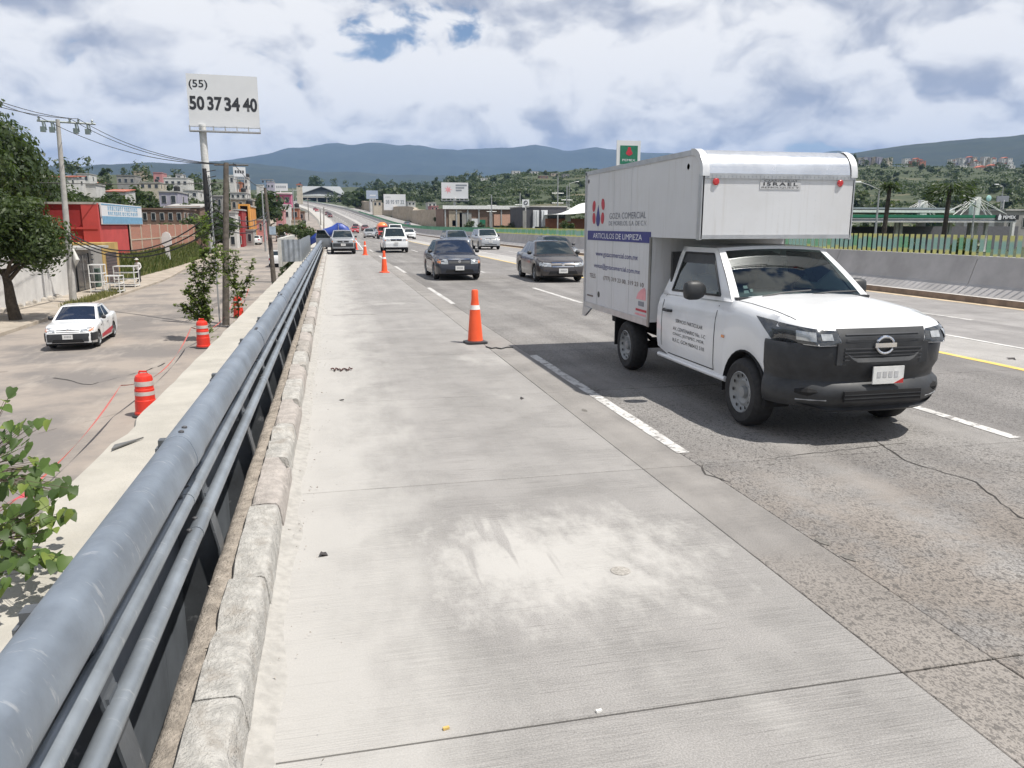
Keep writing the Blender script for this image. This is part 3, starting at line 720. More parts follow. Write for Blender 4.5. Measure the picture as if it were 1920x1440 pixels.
def bodyshell(p):
    """lower body: y=0 is the nose, positive to the tail; returns MB"""
    L, Wd, zs_, top = p['L'], p['W'], p['sill'], p['top']; r, ra = p['r'], p['r'] + p.get('gap', .055)
    ys = set(round(L * i / 30, 4) for i in range(31)) | {0, .015, .05, .1, .18, .3, .45, L - .45, L - .3, L - .18, L - .1, L - .05, L - .015}
    for ax in p['ax']:
        for k in range(0, 19): ys.add(round(ax - ra * math.cos(math.pi * k / 18), 4))
        ys |= {round(ax - ra - .012, 4), round(ax + ra + .012, 4)}
    ys = sorted(y for y in ys if 0 <= y <= L)
    nr, nk = p.get('nose', (.55, .22)); tr, tk = p.get('tail', (.4, .15)); rings = []
    for y in ys:
        zt = interp(top, y)
        w = Wd / 2 * (1 - nk * max(0, 1 - y / nr) ** 2.3 - tk * max(0, 1 - (L - y) / tr) ** 2.3)
        zl = zs_ + .05 * max(0, 1 - y / .5) + .10 * max(0, 1 - (L - y) / .5)
        if 'zfront' in p: zl = max(zl, lerp(p['zfront'], zl, sm(.40, .50, y)))
        for ax in p['ax']:
            dy = abs(y - ax)
            if dy < ra: zl = max(zl, r + math.sqrt(ra * ra - dy * dy))
        cr = p.get('crown', .035); sh = p.get('sh', 1.0); h = []
        for tt, fx in ((0, .972), (.18, .995), (.5, 1.0), (.74, .992), (.9, .962)): h.append((w * fx, lerp(zl, zt, tt)))
        h += [(w * .91, zt - .004), (w * .70, zt + cr * .55), (w * .35, zt + cr * .9), (0, zt + cr)]
        rings.append([(x, y, z) for x, z in h] + [(-x, y, z) for x, z in h[-2::-1]])
    mb = MB(); mb.loft(rings, False, False)
    n = len(rings[0]); 
    mb.add(rings[0], [tuple(range(n))]); mb.add(rings[-1], [tuple(range(n - 1, -1, -1))])
    return mb
def project(bvh, quad, d, nx, ny, off, name, mat, parent, smooth=50):
    """lay a panel on the body: bilinear quad of 3-D points shot along d on to the shell"""
    a, b, c, e = map(Vector, quad); d = Vector(d).normalized(); mb = MB(); g = []; lim = 3.2 * max((b - a).length / nx, (e - a).length / ny, .03)
    for j in range(ny + 1):
        row = []
        for i in range(nx + 1):
            u, v = i / nx, j / ny; q = (a * (1 - u) + b * u) * (1 - v) + (e * (1 - u) + c * u) * v
            hit = bvh.ray_cast(q - d * 2, d)
            if hit[0] is None: row.append(None)
            else: row.append(hit[0] - d * off)
        g.append(row)
    for j in range(ny):
        for i in range(nx):
            ps = (g[j][i], g[j][i + 1], g[j + 1][i + 1], g[j + 1][i])
            if all(q is not None for q in ps) and max((ps[k] - ps[k - 1]).length for k in range(4)) < lim: mb.quad(*ps)
    if not mb.f: return None
    me = mb.mesh(name, mat); weld(me); me.polygons.foreach_set('use_smooth', [True] * len(me.polygons)); me.set_sharp_from_angle(angle=R(smooth))
    return link(name, me, parent)
def greenhouse(p, car, pm, gm, lod=0):
    """cabin above the belt line with a framed windscreen, side windows and rear window"""
    wb, wr, zc, zr = p['wb'], p['wr'], p['zc'], p['zr']; y0, y1, y2, y3 = p['gy']; zb = p.get('zb', zc)
    body = MB(); ws = MB(); rwn = MB(); sides = []
    A = bil((-wb, y0, zc), (wb, y0, zc), (wr, y1, zr), (-wr, y1, zr), .035)
    inn = lambda u, v: ws if (.055 < u < .945 and .06 < v < .93) else body
    face(inn, spread([0, .055, .945, 1]), spread([0, .06, .93, 1]), A)
    Bk = bil((wb, y3, zb), (-wb, y3, zb), (-wr, y2, zr), (wr, y2, zr), .025)
    rv = p.get('rearwin', (.12, .9))
    face(lambda u, v: rwn if (.07 < u < .93 and rv[0] < v < rv[1]) else body, spread([0, .07, .93, 1]), spread([0, rv[0], rv[1], 1]), Bk)
    face(lambda u, v: body, spread([0, 1]), spread([0, 1]), bil((-wr, y1, zr), (wr, y1, zr), (wr, y2, zr), (-wr, y2, zr), .03))
    for s in (-1, 1):
        P = bil((s * wb, y0, zc), (s * wb, y3, zb), (s * wr, y2, zr), (s * wr, y1, zr))
        wins = [MB() for _ in p['win']]
        brk = sorted({0, 1} | {x for ab in p['win'] for x in ab})
        def pick(u, v, wins=wins):
            if .09 < v < .88:
                for (a, b), m in zip(p['win'], wins):
                    if a < u < b: return m
            return body
        face(pick, spread(brk, 3), spread([0, .09, .88, 1], 3), P); sides += wins
    me = body.mesh('cabin', pm); weld(me); me.polygons.foreach_set('use_smooth', [True] * len(me.polygons)); me.set_sharp_from_angle(angle=R(32))
    cab = link('cabin', me, car)
    for nm, m_ in [('windscreen', ws), ('rear_window', rwn)] + [('side_window', m) for m in sides]:
        if m_.f:
            q = m_.mesh(nm, gm); weld(q); q.polygons.foreach_set('use_smooth', [True] * len(q.polygons)); link(nm, q, cab)
    return cab
def car(name, label, cat, loc, rz, pm, p, group=None, gm=None, lamp=None, detail=2, grille='dark', bumper=None, roofrack=False, lights=(.66, .80), style='cover'):
    """nose at local y=0 pointing to -Y"""
    c = thing(name, label, cat, loc, rz, group); gm = gm or m_glass; lamp = lamp or m_lamp
    L, Wd, r = p['L'], p['W'], p['r']
    sh = bodyshell(p); me = sh.mesh('body', pm); weld(me); me.polygons.foreach_set('use_smooth', [True] * len(me.polygons)); me.set_sharp_from_angle(angle=R(38)); body = link('body', me, c)
    bvh = BVHTree.FromPolygons([v.co.copy() for v in me.vertices], [tuple(f.vertices) for f in me.polygons])
    MB().box(-Wd * .44, Wd * .44, .12, L - .12, r * .62, min(.62, p['zc'] - .15)).build('underbody', m_dark, c)
    greenhouse(p, c, pm, gm)
    for ax in p['ax']:
        for s in (-1, 1): wheel(c, s * (Wd / 2 - .115), ax, r, .2, style, s)
    w = Wd / 2; z0, z1 = lights; pj = lambda *a: project(bvh, *a)
    for s in (-1, 1):
        hl = pj([(s * w * .48, 0, z0), (s * w * .93, 0, z0 + .015), (s * w * .93, 0, z1 + .02), (s * w * .50, 0, z1 - .01)], (0, 1, 0), 6, 3, .008, 'headlight', lamp, c)
        if detail > 1:
            pj([(s * w * .80, 0, z0 + .03), (s * w * .92, 0, z0 + .04), (s * w * .92, 0, z1), (s * w * .80, 0, z1 - .02)], (0, 1, 0), 2, 2, .012, 'indicator', m_amb if grille != 'chrome' else m_lamp, c)
        rl = pj([(s * w * .55, L, z0 + .05), (s * w * .9, L, z0 + .05), (s * w * .9, L, z1 + .12), (s * w * .55, L, z1 + .12)], (0, -1, 0), 3, 2, .008, 'tail_light', m_redl, c)
    pj([(-w * .44, 0, z0 + .01), (w * .44, 0, z0 + .01), (w * .46, 0, z1 - .01), (-w * .46, 0, z1 - .01)], (0, 1, 0), 8, 2, .006, 'grille', m_blk, c)
    if grille in ('chrome', 'bars'):
        pj([(-w * .46, 0, z1 - .02), (w * .46, 0, z1 - .02), (w * .46, 0, z1 + .015), (-w * .46, 0, z1 + .015)], (0, 1, 0), 8, 1, .014, 'grille_trim', m_chr, c)
        if grille == 'chrome': pj([(-w * .45, 0, z0 - .01), (w * .45, 0, z0 - .01), (w * .45, 0, z0 + .02), (-w * .45, 0, z0 + .02)], (0, 1, 0), 8, 1, .014, 'grille_trim', m_chr, c)
    hit = bvh.ray_cast(Vector((0, -2, (z0 + z1) / 2)), Vector((0, 1, 0)))
    if hit[0] is not None and detail: MB().lathe([(.052, -.02), (.052, .004), (.04, .008)], 14, (0, 0, 0), 'Y').build('badge', m_chr, c, loc=(0, hit[0].y - .016, (z0 + z1) / 2)).rotation_euler[2] = math.pi
    if bumper:
        pj([(-w * .90, 0, r * .75), (w * .90, 0, r * .75), (w * .90, 0, z0 - .03), (-w * .90, 0, z0 - .03)], (0, 1, 0), 14, 4, .025, 'bumper', bumper, c)
        for s in (-1, 1): pj([(s * w, .03, r * .75), (s * w, p['ax'][0] - r - .07, r * .75), (s * w, p['ax'][0] - r - .07, z0 - .03), (s * w, .03, z0 - .03)], (-s, .9, 0), 8, 4, .022, 'bumper_corner', bumper, c)
    pj([(-w * .62, 0, r * .95), (w * .62, 0, r * .95), (w * .55, 0, r * .95 + .12), (-w * .55, 0, r * .95 + .12)], (0, 1, 0), 8, 2, .03 if bumper else .006, 'lower_intake', m_dark, c)
    hit = bvh.ray_cast(Vector((0, -2, z0 - .14)), Vector((0, 1, 0)))
    if hit[0] is not None:
        pl = MB().box(-.16, .16, -.012, 0, -.08, .08).build('plate', m_plate, c, loc=(0, hit[0].y - .032, z0 - .14))
        if detail > 1:
            for k in range(5): MB().box(-.10 + k * .045, -.072 + k * .045, -.014, -.0125, -.03, .035).build('print', m_pltx, pl)
    for s in (-1, 1):
        mb = MB(); rg = []
        for k, (dx, sc) in enumerate(((0, .45), (.03, .9), (.10, 1.0), (.15, .85), (.165, .4))):
            rg.append([(s * (p['wb'] + .03 + dx), p['gy'][0] + .32 + .055 * sc * math.cos(t_ * math.pi / 4), p['zc'] + .10 + .07 * sc * math.sin(t_ * math.pi / 4)) for t_ in range(8)])
        mb.loft(rg); mb.build('mirror', m_blk if detail > 1 or bumper else pm, c, 50)
    if detail > 1:
        for s in (-1, 1):
            for yy in p.get('doors', ()):
                pj([(s * w, yy, p['sill'] + .08), (s * w, yy + .012, p['sill'] + .08), (s * w, yy + .012, p['zc'] - .03), (s * w, yy, p['zc'] - .03)], (-s, 0, 0), 1, 8, .003, 'door_gap', m_dark, c)
                pj([(s * w, yy - .28, p['zc'] - .16), (s * w, yy - .10, p['zc'] - .16), (s * w, yy - .10, p['zc'] - .13), (s * w, yy - .28, p['zc'] - .13)], (-s, 0, 0), 2, 1, .018, 'door_handle', m_blk, c)
    if roofrack:
        for s in (-1, 1): MB().tube([(s * p['wr'] * .93, p['gy'][1] + .1, p['zr'] + .02), (s * p['wr'] * .93, p['gy'][1] + .25, p['zr'] + .075), (s * p['wr'] * .93, p['gy'][2] - .2, p['zr'] + .075), (s * p['wr'] * .93, p['gy'][2] - .05, p['zr'] + .02)], .014, 6).build('roof_rail', m_blk, c)
    return c
def sedan(L=4.4, Wd=1.74, H=1.44, hood=.93, nose=.70, r=.305, boxy=0.0):
    return dict(L=L, W=Wd, sill=.21, r=r, ax=(.86, .86 + L * .578), top=[(0, .50), (.05, nose - .02), (.16, nose + .05), (.6, hood - .07), (1.28, hood), (1.6, hood + .03), (L - 1.0, hood + .06), (L - .25, hood + .05), (L - .06, hood - .02), (L, .55)],
                wb=Wd / 2 * .915, wr=Wd / 2 * .70, zc=hood - .01, zb=hood + .02, zr=H - .03, gy=(1.12 + boxy * .12, 1.92, L - 1.45, L - .82 - boxy * .1), win=[(.10, .46), (.50, .80)], doors=(1.45, 2.45, 3.35), nose=(.6, .2), tail=(.5, .18))
def suv(L=4.55, Wd=1.82, H=1.68, hood=1.08, nose=.84, r=.345):
    return dict(L=L, W=Wd, sill=.28, r=r, ax=(.86, .86 + L * .58), top=[(0, .58), (.05, nose - .02), (.14, nose + .07), (.6, hood - .06), (1.2, hood), (1.5, hood + .02), (L - .06, hood + .06), (L, .7)],
                wb=Wd / 2 * .925, wr=Wd / 2 * .76, zc=hood - .01, zb=hood + .03, zr=H - .03, gy=(1.10, 1.80, L - .55, L - .10), win=[(.10, .36), (.39, .64), (.67, .90)], doors=(1.45, 2.45, 3.4), nose=(.6, .18), tail=(.3, .10))
def hatch(L=3.9, Wd=1.68, H=1.48, hood=.95, nose=.72, r=.29):
    d = suv(L, Wd, H, hood, nose, r); d['sill'] = .22; d['ax'] = (.8, .8 + L * .62); return d

# ---- the box truck in the near lane
TX, TY = 4.845, 6.05
m_wp = paint('truck_white_paint', (.72, .73, .74), .6, .35)
m_box = M('box_white_panel', (.60, .605, .615), .45, var=.04, scale=.9, dirt=.32, dirtcol=(.47, .455, .43), space='obj')
t = m_box.node_tree; b = t.nodes['Principled BSDF']; tc_ = nd(t, 'ShaderNodeTexCoord').outputs['Object']; old = b.inputs['Base Color'].links[0].from_socket
stk = mth(t, 'MULTIPLY', sstep(t, noi(t, vmul(t, tc_, (16, 16, .9)), 1.0, 5, .6), .52, .70), .30)
t.links.new(mixc(t, stk, old, (.43, .41, .375)), b.inputs['Base Color'])
m_alu = M('bright_aluminium', (.72, .74, .77), .24, .9, var=.08, scale=3, space='obj'); m_aled = M('aluminium_edge', (.50, .51, .52), .4, .7, var=.1, scale=6, space='obj')
tk = thing('box_truck', 'white small pickup truck with tall box body and lettering in the near lane', 'truck', (TX, TY, 0))
P = dict(L=3.05, W=1.77, sill=.40, r=.345, gap=.075, ax=(.90,), zfront=.935, top=[(0, .955), (.02, .985), (.05, 1.04), (.10, 1.09), (.22, 1.13), (.6, 1.185), (1.0, 1.22), (1.35, 1.235), (1.6, 1.20), (3.05, 1.18)],
         wb=.825, wr=.65, zc=1.215, zb=1.16, zr=1.745, gy=(1.28, 1.98, 2.84, 3.03), nose=(.85, .26), tail=(.1, .0), crown=.055)
sh = bodyshell(P); me = sh.mesh('cab_body', m_wp); weld(me); me.polygons.foreach_set('use_smooth', [True] * len(me.polygons)); me.set_sharp_from_angle(angle=R(38)); tb = link('cab_body', me, tk)
tbvh = BVHTree.FromPolygons([v.co.copy() for v in me.vertices], [tuple(f.vertices) for f in me.polygons])
tpj = lambda *a, **k: project(tbvh, *a, **k)
# clear glass with a dim interior behind it
m_clear = bpy.data.materials.new('windscreen_glass'); m_clear.use_nodes = True; t = m_clear.node_tree; t.nodes.clear()
gl = nd(t, 'ShaderNodeBsdfGlossy', {'Color': (.9, .95, .95, 1), 'Roughness': .02}); tr = nd(t, 'ShaderNodeBsdfTransparent', {'Color': (.34, .42, .41, 1)})
tcn = nd(t, 'ShaderNodeTexCoord').outputs['Object']
fr = nd(t, 'ShaderNodeFresnel', {'IOR': 1.52}); fc = mth(t, 'ADD', fr.outputs[0], mth(t, 'MULTIPLY', noi(t, tcn, 2, 3), .06), clamp=True)
mxs = nd(t, 'ShaderNodeMixShader', {0: fc, 1: tr.outputs[0], 2: gl.outputs[0]}); nd(t, 'ShaderNodeOutputMaterial', {'Surface': mxs.outputs[0]})
P['win'] = [(.13, .86)]
cab = greenhouse(P, tk, m_wp, m_clear)
# window rubber, interior
for s in (-1, 1):
    g0, g1, g2, g3 = P['gy']; Q = bil((s * P['wb'], g0, P['zc']), (s * P['wb'], g3, P['zb']), (s * P['wr'], g2, P['zr']), (s * P['wr'], g1, P['zr'])); n = Vector((s, 0, .4)).normalized() * .004
    mb = MB()
    for (a, b) in (((.13, .09), (.86, .09)), ((.86, .09), (.86, .88)), ((.86, .88), (.13, .88)), ((.13, .88), (.13, .09))): mb.tube([Q(*a) + n, (Q(*a) + Q(*b)) / 2 + n, Q(*b) + n], .013, 5)
    mb.build('window_seal', m_blk, cab)
    mb = MB(); a, b, c_, d_ = Q(.13, .88) + n, Q(.86, .88) + n, Q(.86, .68) + n, Q(.13, .68) + n; mb.quad(a, b, c_, d_); mb.build('wind_deflector', m_blk, cab)
mb = MB(); mb.box(-.74, .74, 1.50, 1.70, 1.0, 1.20); mb.box(-.74, .74, 1.70, 1.80, .7, 1.12); mb.build('dashboard', m_int, tk)
for sx in (-.38, .38):
    mb = MB(); mb.box(sx - .27, sx + .27, 2.0, 2.5, .72, .92); mb.box(sx - .26, sx + .26, 2.46, 2.62, .86, 1.42); mb.box(sx - .12, sx + .12, 2.48, 2.58, 1.44, 1.60); mb.build('seat', m_seat, tk)
mb = MB(); ring = [(.38 + .18 * math.cos(a * math.pi / 8), 1.78 - .09 * math.sin(a * math.pi / 8), 1.10 + .15 * math.sin(a * math.pi / 8)) for a in range(17)]; mb.tube(ring, .016, 6, False); mb.tube([(.38, 1.7, 1.02), (.38, 1.78, 1.10)], .03, 6); mb.build('steering_wheel', m_int, tk)
MB().box(-.78, .78, 2.88, 2.93, .5, 1.68).build('rear_panel', m_int, tk); MB().box(-.74, .74, .5, 2.95, .45, .70).build('floor_pan', m_dark, tk)
mb = MB(); mb.box(-.10, .12, 1.83, 1.85, 1.60, 1.655); mb.build('rear_view_mirror', m_int, tk)
mb = MB(); Aq = bil((-P['wb'], g0, P['zc']), (P['wb'], g0, P['zc']), (P['wr'], g1, P['zr']), (-P['wr'], g1, P['zr']), .035)
for (u, v, du, dv) in ((.10, .13, .035, .05), (.105, .21, .03, .05), (.145, .15, .02, .05)): mb.quad(*[Aq(uu, vv) + Vector((0, .008, -.006)) for uu, vv in ((u, v), (u + du, v), (u + du, v + dv), (u, v + dv))])
mb.build('permit_sticker', M('sticker_white', (.7, .72, .72), .5), tk)
for s, u0 in ((-1, .2), (1, .55)):
    mb = MB(); mb.tube([Aq(u0, .03) + Vector((0, -.03, .02)), Aq(u0 + .16, .075) + Vector((0, -.03, .02)), Aq(u0 + .36, .10) + Vector((0, -.025, .02))], .009, 5); mb.build('wiper', m_blk, tk)
MB().box(-.78, .78, 1.25, 1.33, 1.19, 1.262).build('cowl', m_blk, tk)
# doors: gap lines, handle, sill
for s in (-1, 1):
    w = .9 * s
    for y, z0, z1 in ((1.52, .46, 1.16), (2.90, .46, 1.16)): tpj([(w, y, z0), (w, y + .012, z0), (w, y + .012, z1), (w, y, z1)], (-s, 0, 0), 1, 10, .003, 'door_gap', m_dark, tk)
    tpj([(w, 1.52, .455), (w, 2.9, .455), (w, 2.9, .467), (w, 1.52, .467)], (-s, 0, 0), 8, 1, .003, 'door_gap', m_dark, tk)
    MB().tube([(s * .885, 2.62, .985), (s * .915, 2.66, .985), (s * .915, 2.80, .985), (s * .885, 2.84, .985)], .018, 6).build('door_handle', m_blk, tk)
    MB().tube([(s * .86, .93 + .33, .405), (s * .865, 2.2, .405), (s * .86, 3.0, .405)], .03, 8).build('sill', m_wp, tk)
    # dark wheel arch lip
    mb = MB(); rg = []
    for k in range(17):
        a = math.pi * (-.05 + 1.10 * k / 16); c_, s_ = math.cos(a), math.sin(a)
        rg.append([(s * x, .90 - rr * c_, .345 + rr * s_) for x, rr in ((.60, .43), (.865, .43), (.873, .415), (.60, .40))])
    mb.loft(rg, True, True); mb.build('arch_liner', m_dark, tk, 40)
    mb = MB(); rg = []
    for k, (dx, sc) in enumerate(((0, .3), (.04, .75), (.10, 1), (.19, 1.0), (.235, .85), (.25, .45))):
        rg.append([(s * (.87 + dx), 1.80 + .075 * sc * math.copysign(abs(math.cos(t_ * math.pi / 6)) ** .7, math.cos(t_ * math.pi / 6)), 1.30 + .105 * sc * math.copysign(abs(math.sin(t_ * math.pi / 6)) ** .7, math.sin(t_ * math.pi / 6))) for t_ in range(12)])
    mb.loft(rg); mb.build('mirror', m_blk, tk, 50)
# swept headlights wrapping the corners
for s in (-1, 1):
    d = Vector((-s * .55, .84, 0))
    q = [Vector((s * .40, .02, .942)), Vector((s * .885, .40, .947)), Vector((s * .895, .68, 1.14)), Vector((s * .42, .10, 1.065))]
    if s < 0: pass
    tpj(q, d, 14, 6, .012, 'headlight', m_lampd, tk)
    tpj([Vector((s * .61, .1, .975)), Vector((s * .74, .22, .98)), Vector((s * .74, .24, 1.065)), Vector((s * .61, .12, 1.055))], d, 5, 4, .020, 'lamp_reflector', m_lamp, tk)
    tpj([Vector((s * .47, .05, .985)), Vector((s * .56, .09, .985)), Vector((s * .57, .11, 1.045)), Vector((s * .48, .07, 1.04))], d, 4, 3, .018, 'lamp_reflector', m_lamp, tk)
tpj([(-.42, 0, .945), (.42, 0, .945), (.46, 0, 1.085), (-.46, 0, 1.085)], (0, 1, 0), 10, 4, .010, 'grille', m_blk, tk)
for k in range(2): tpj([(-.38, 0, .985 + k * .045), (.38, 0, .985 + k * .045), (.38, 0, 1.0 + k * .045), (-.38, 0, 1.0 + k * .045)], (0, 1, 0), 10, 1, .022, 'grille_bar', M('grille_bar_black', (.05, .052, .056), .4), tk)
# emblem: ring and name bar
mb = MB(); mb.tube([(.088 * math.cos(a * math.pi / 12), -.035, .935 + .075 * math.sin(a * math.pi / 12)) for a in range(25)], .014, 8, False); mb.box(-.11, .11, -.052, -.030, .915, .955); mb.build('emblem', m_chr, tk, 40)
for s in (-1, 1):
    for a, b in (((.70, .30), (.74, .75)), ((.74, .75), (.765, 1.24))): tpj([(s * a[0], a[1], 1), (s * a[0] + s * .010, a[1], 1), (s * b[0] + s * .010, b[1], 1), (s * b[0], b[1], 1)], (0, 0, -1), 1, 8, .003, 'hood_gap', m_dark, tk)
    tpj([(s * .9, .99 + .30, .84), (s * .9, 1.36, .84), (s * .9, 1.36, .87), (s * .9, .99 + .30, .87)], (-s, 0, 0), 1, 1, .008, 'side_indicator', m_amb, tk)
for k in range(3):
    for s in (-1, 1): MB().box(s * .9255 - .0015, s * .9255 + .0015, 3.95 + .66 * k, 3.955 + .66 * k, .80, 2.74).build('panel_seam', M('seam_grey', (.42, .42, .43), .6), tk)
# big black bumper
def bump(x): return -.055 + .37 * (abs(x) / .905) ** 3.0
mb = MB(); rings = []
xs = [-.905 + 1.81 * i / 40 for i in range(41)]
path = [(-.895, .50)] + [(-.905, .42)] + [(x, min(.36, bump(x))) for x in xs[1:-1]] + [(.905, .42), (.895, .50)]
for (x, y) in path:
    sx = math.copysign(1, x) if abs(x) > .75 else 0; e = min(1, max(0, (abs(x) - .5) / .4))
    zt = .82 + .125 * sm(.26, .46, abs(x)); zb_ = .315 + .10 * e
    o = Vector((x, y, 0)); inw = Vector((-sx * .7, .7, 0)) if sx else Vector((0, 1, 0))
    pr_ = [(.10, zt), (.02, zt), (.0, zt - .035), (.012, .72), (.05, .66), (.055, .60), (.0, .545), (-.012, .48), (.0, .42), (.035, .385), (.05, .36), (.02, zb_ + .02), (.05, zb_), (.14, zb_)]
    rings.append([o + inw * a + Vector((0, 0, z)) for a, z in pr_])
mb.loft(rings, False, False); mb.build('bumper', m_blk, tk, 35)
MB().box(-.47, .47, -.02, .04, .76, .955).build('grille_base', m_blk, tk); MB().box(-.40, .40, -.074, -.05, .425, .525).build('lower_intake', m_dark, tk)
for k in range(2): MB().box(-.40, .40, -.078, -.072, .452 + .034 * k, .460 + .034 * k).build('intake_bar', m_blk, tk)
for k in range(4): MB().box(-.40, .40, -.030, -.018, .80 + .033 * k, .812 + .033 * k).build('grille_bar', M('grille_bar_black'), tk)
for s in (-1, 1):
    mb = MB(); mb.tube([(s * x, bump(x) + .02, .505) for x in (.56, .66, .75)], [.02, .05, .03], 8); mb.build('fog_recess', m_dark, tk)
    mb = MB(); mb.tube([(s * x, bump(x) + .004, .432) for x in (.52, .64, .75)], .010, 6); mb.build('fog_trim', M('trim_grey', (.30, .31, .32), .4), tk)
pl = MB().box(-.13, .19, -.082, -.07, .585, .745).build('plate', m_plate, tk)
for k in range(4): MB().box(-.09 + k * .06, -.05 + k * .06, -.0845, -.0825, .645, .70).build('print', M('plate_soft_print', (.5, .5, .5), .6), pl)
MB().prism([(.09, .587), (.188, .587), (.188, .635)], 'Y', -.0845, -.0825).build('print', m_redl, pl)
# wheels, axle, chassis
for s in (-1, 1):
    wheel(tk, s * .785, .90, .345, .22, 'steel', s); wheel(tk, s * .785, 4.10, .345, .22, 'steel', s)
mb = MB()
for s in (-1, 1): mb.box(s * .42 - .05, s * .42 + .05, .4, 5.8, .48, .64)
for y in (1.6, 3.3, 4.1, 5.0, 5.7): mb.box(-.42, .42, y - .05, y + .05, .50, .60)
mb.tube([(-.7, 4.10, .345), (.7, 4.10, .345)], .055, 8); mb.lathe([(.05, -.1), (.15, -.06), (.15, .06), (.05, .1)], 12, (0, 4.1, .345), 'Y'); mb.tube([(.1, 1.8, .45), (0, 4.1, .36)], .04, 8)
for s in (-1, 1): mb.tube([(s * .5, 3.45, .52), (s * .5, 4.1, .42), (s * .5, 4.75, .54)], .03, 6)
mb.tube([(-.30, 3.2, .42), (-.30, 3.7, .42)], .10, 10); mb.box(-.62, -.25, 3.05, 3.45, .40, .62)
mb.build('chassis', m_dark, tk)
for s in (-1, 1):
    MB().box(s * .72 - .14, s * .72 + .14, 4.60, 4.63, .28, .82).build('mud_flap', m_dark, tk)
    MB().box(s * .75 - .13, s * .75 + .13, 3.62, 4.62, .735, .765).build('wheel_guard', m_dark, tk)
# box body
BW, BX0 = .925, 0
y_n, y_s, y_r, z_b, z_n, z_t = 1.87, 3.20, 5.88, .775, 1.85, 2.80
cr = .26
arc = [(y_n + cr * (1 - math.sin(a * math.pi / 16)), z_t - cr * (1 - math.cos(a * math.pi / 16))) for a in range(9)]  # from top to front
side = [(y_r, z_b), (y_r, z_t)] + [(arc[0][0], z_t)] + arc[1:] + [(y_n, z_n), (y_s, z_n), (y_s, z_b)]
def inset(pts, d):
    cyy = sum(p[0] for p in pts) / len(pts); return pts
bx = MB()
bx.prism(side, 'X', -BW, BW); bx.build('cargo_box', m_box, tk)
# bright roof cap over the rounded front edge
mb = MB(); rg = []
for (y, z) in [(y_n + cr + .03, z_t)] + arc: 
    nrm = Vector((0, y - (y_n + cr), z - (z_t - cr))); nrm = nrm.normalized() if nrm.length > .01 else Vector((0, 0, 1)); q = Vector((0, y, z)) + nrm * .012
    rg.append([(-BW - .004, q.y, q.z), (0, q.y, q.z), (BW + .004, q.y, q.z)])
mb.loft(rg, False, False); mb.build('roof_cap', m_alu, tk, 60)
for s in (-1, 1):
    mb = MB(); rg = []
    for (y, z) in [(y_n + cr + .03, z_t)] + arc + [(y_n, z_t - cr - .02)]:
        nrm = Vector((0, y - (y_n + cr), z - (z_t - cr))).normalized(); o = Vector((0, y, z))
        a, b = o + nrm * .024, o - nrm * .05
        rg.append([(s * (BW - .06), a.y, a.z), (s * (BW + .02), a.y, a.z), (s * (BW + .014), b.y, b.z)])
    mb.loft(rg, False, False); mb.build('cap_edge', M('cap_edge_white', (.68, .69, .70), .35, .3), tk, 60)
    # edge trims on the side
    e = s * BW
    mb = MB(); mb.box(e - .012, e + .016, y_n + .0, y_n + .085, z_n - .01, z_t - cr); mb.build('corner_trim', m_aled, tk)
    mb = MB(); mb.box(min(e, e + s * .014), max(e, e + s * .014), y_n + cr, y_r, z_t - .045, z_t + .012); mb.build('top_trim', m_aled, tk)
    mb = MB(); mb.box(min(e, e + s * .014), max(e, e + s * .014), y_s - .005, y_s + .055, z_b - .06, z_n); mb.build('front_trim', M('dark_aluminium', (.25, .25, .24), .35, .7), tk)
    mb = MB(); mb.box(min(e, e + s * .012), max(e, e + s * .012), y_s + .055, y_r, z_b - .055, z_b + .03); mb.build('bottom_trim', m_aled, tk)
    mb = MB(); mb.box(min(e, e + s * .014), max(e, e + s * .014), y_r - .05, y_r + .012, z_b - .17, z_t); mb.build('rear_trim', m_aled, tk)
    mb = MB(); mb.prism([(y_r - .02, z_b - .05), (y_r + .0, z_b - .2), (y_r - .12, z_b - .2), (y_r - .42, z_b - .05)], 'X', e - .03, e + .004); mb.build('rear_skirt', m_aled, tk)
    for (y, z) in ((y_n + .38, z_t - .16), (y_r - .12, z_t - .14)):
        MB().lathe([(.034, 0), (.034, .016), (.02, .026)], 12, (e, y, z), 'X').build('marker_lamp', M('marker_dark_red', (.12, .03, .03), .2, coat=1), tk)
    # rivets along the panel joints
    rv = MB()
    for i in range(14):
        y = y_s + .14 + i * .19
        for z in (z_t - .06, z_b + .06): rv.lathe([(.009, 0), (.006, .005)], 5, (e + s * .001, y, z), 'X')
    rv.build('rivets', m_aled, tk)['kind'] = 'stuff'
mb = MB(); mb.box(-BW + .01, BW - .01, y_n - .006, y_n + .001, z_n + .0, z_n + .045); mb.box(-BW + .01, BW - .01, y_n - .016, y_n + .002, z_t - cr - .045, z_t - cr + .008); mb.build('front_trim', m_aled, tk)
rv = MB()
for i in range(38): rv.box(-BW + .05 + i * .0475, -BW + .058 + i * .0475, y_n - .021, y_n - .015, z_t - cr - .026, z_t - cr - .012)
for z in [z_n + .08 + .085 * k for k in range(7)]:
    for x in (-.45, 0, .45): rv.lathe([(.0045, 0), (.003, .003)], 5, (x, y_n - .001, z), 'Y')
rv.build('rivets', m_aled, tk)['kind'] = 'stuff'
for sx in (-.78, .74):
    l_ = MB().lathe([(.040, .004), (.040, -.012), (.026, -.024)], 16, (sx, y_n, 2.46), 'Y').build('marker_lamp', m_redl, tk)
    MB().lathe([(.048, .002), (.048, -.005), (.041, -.008)], 16, (sx, y_n, 2.46), 'Y').build('bezel', m_aled, l_)
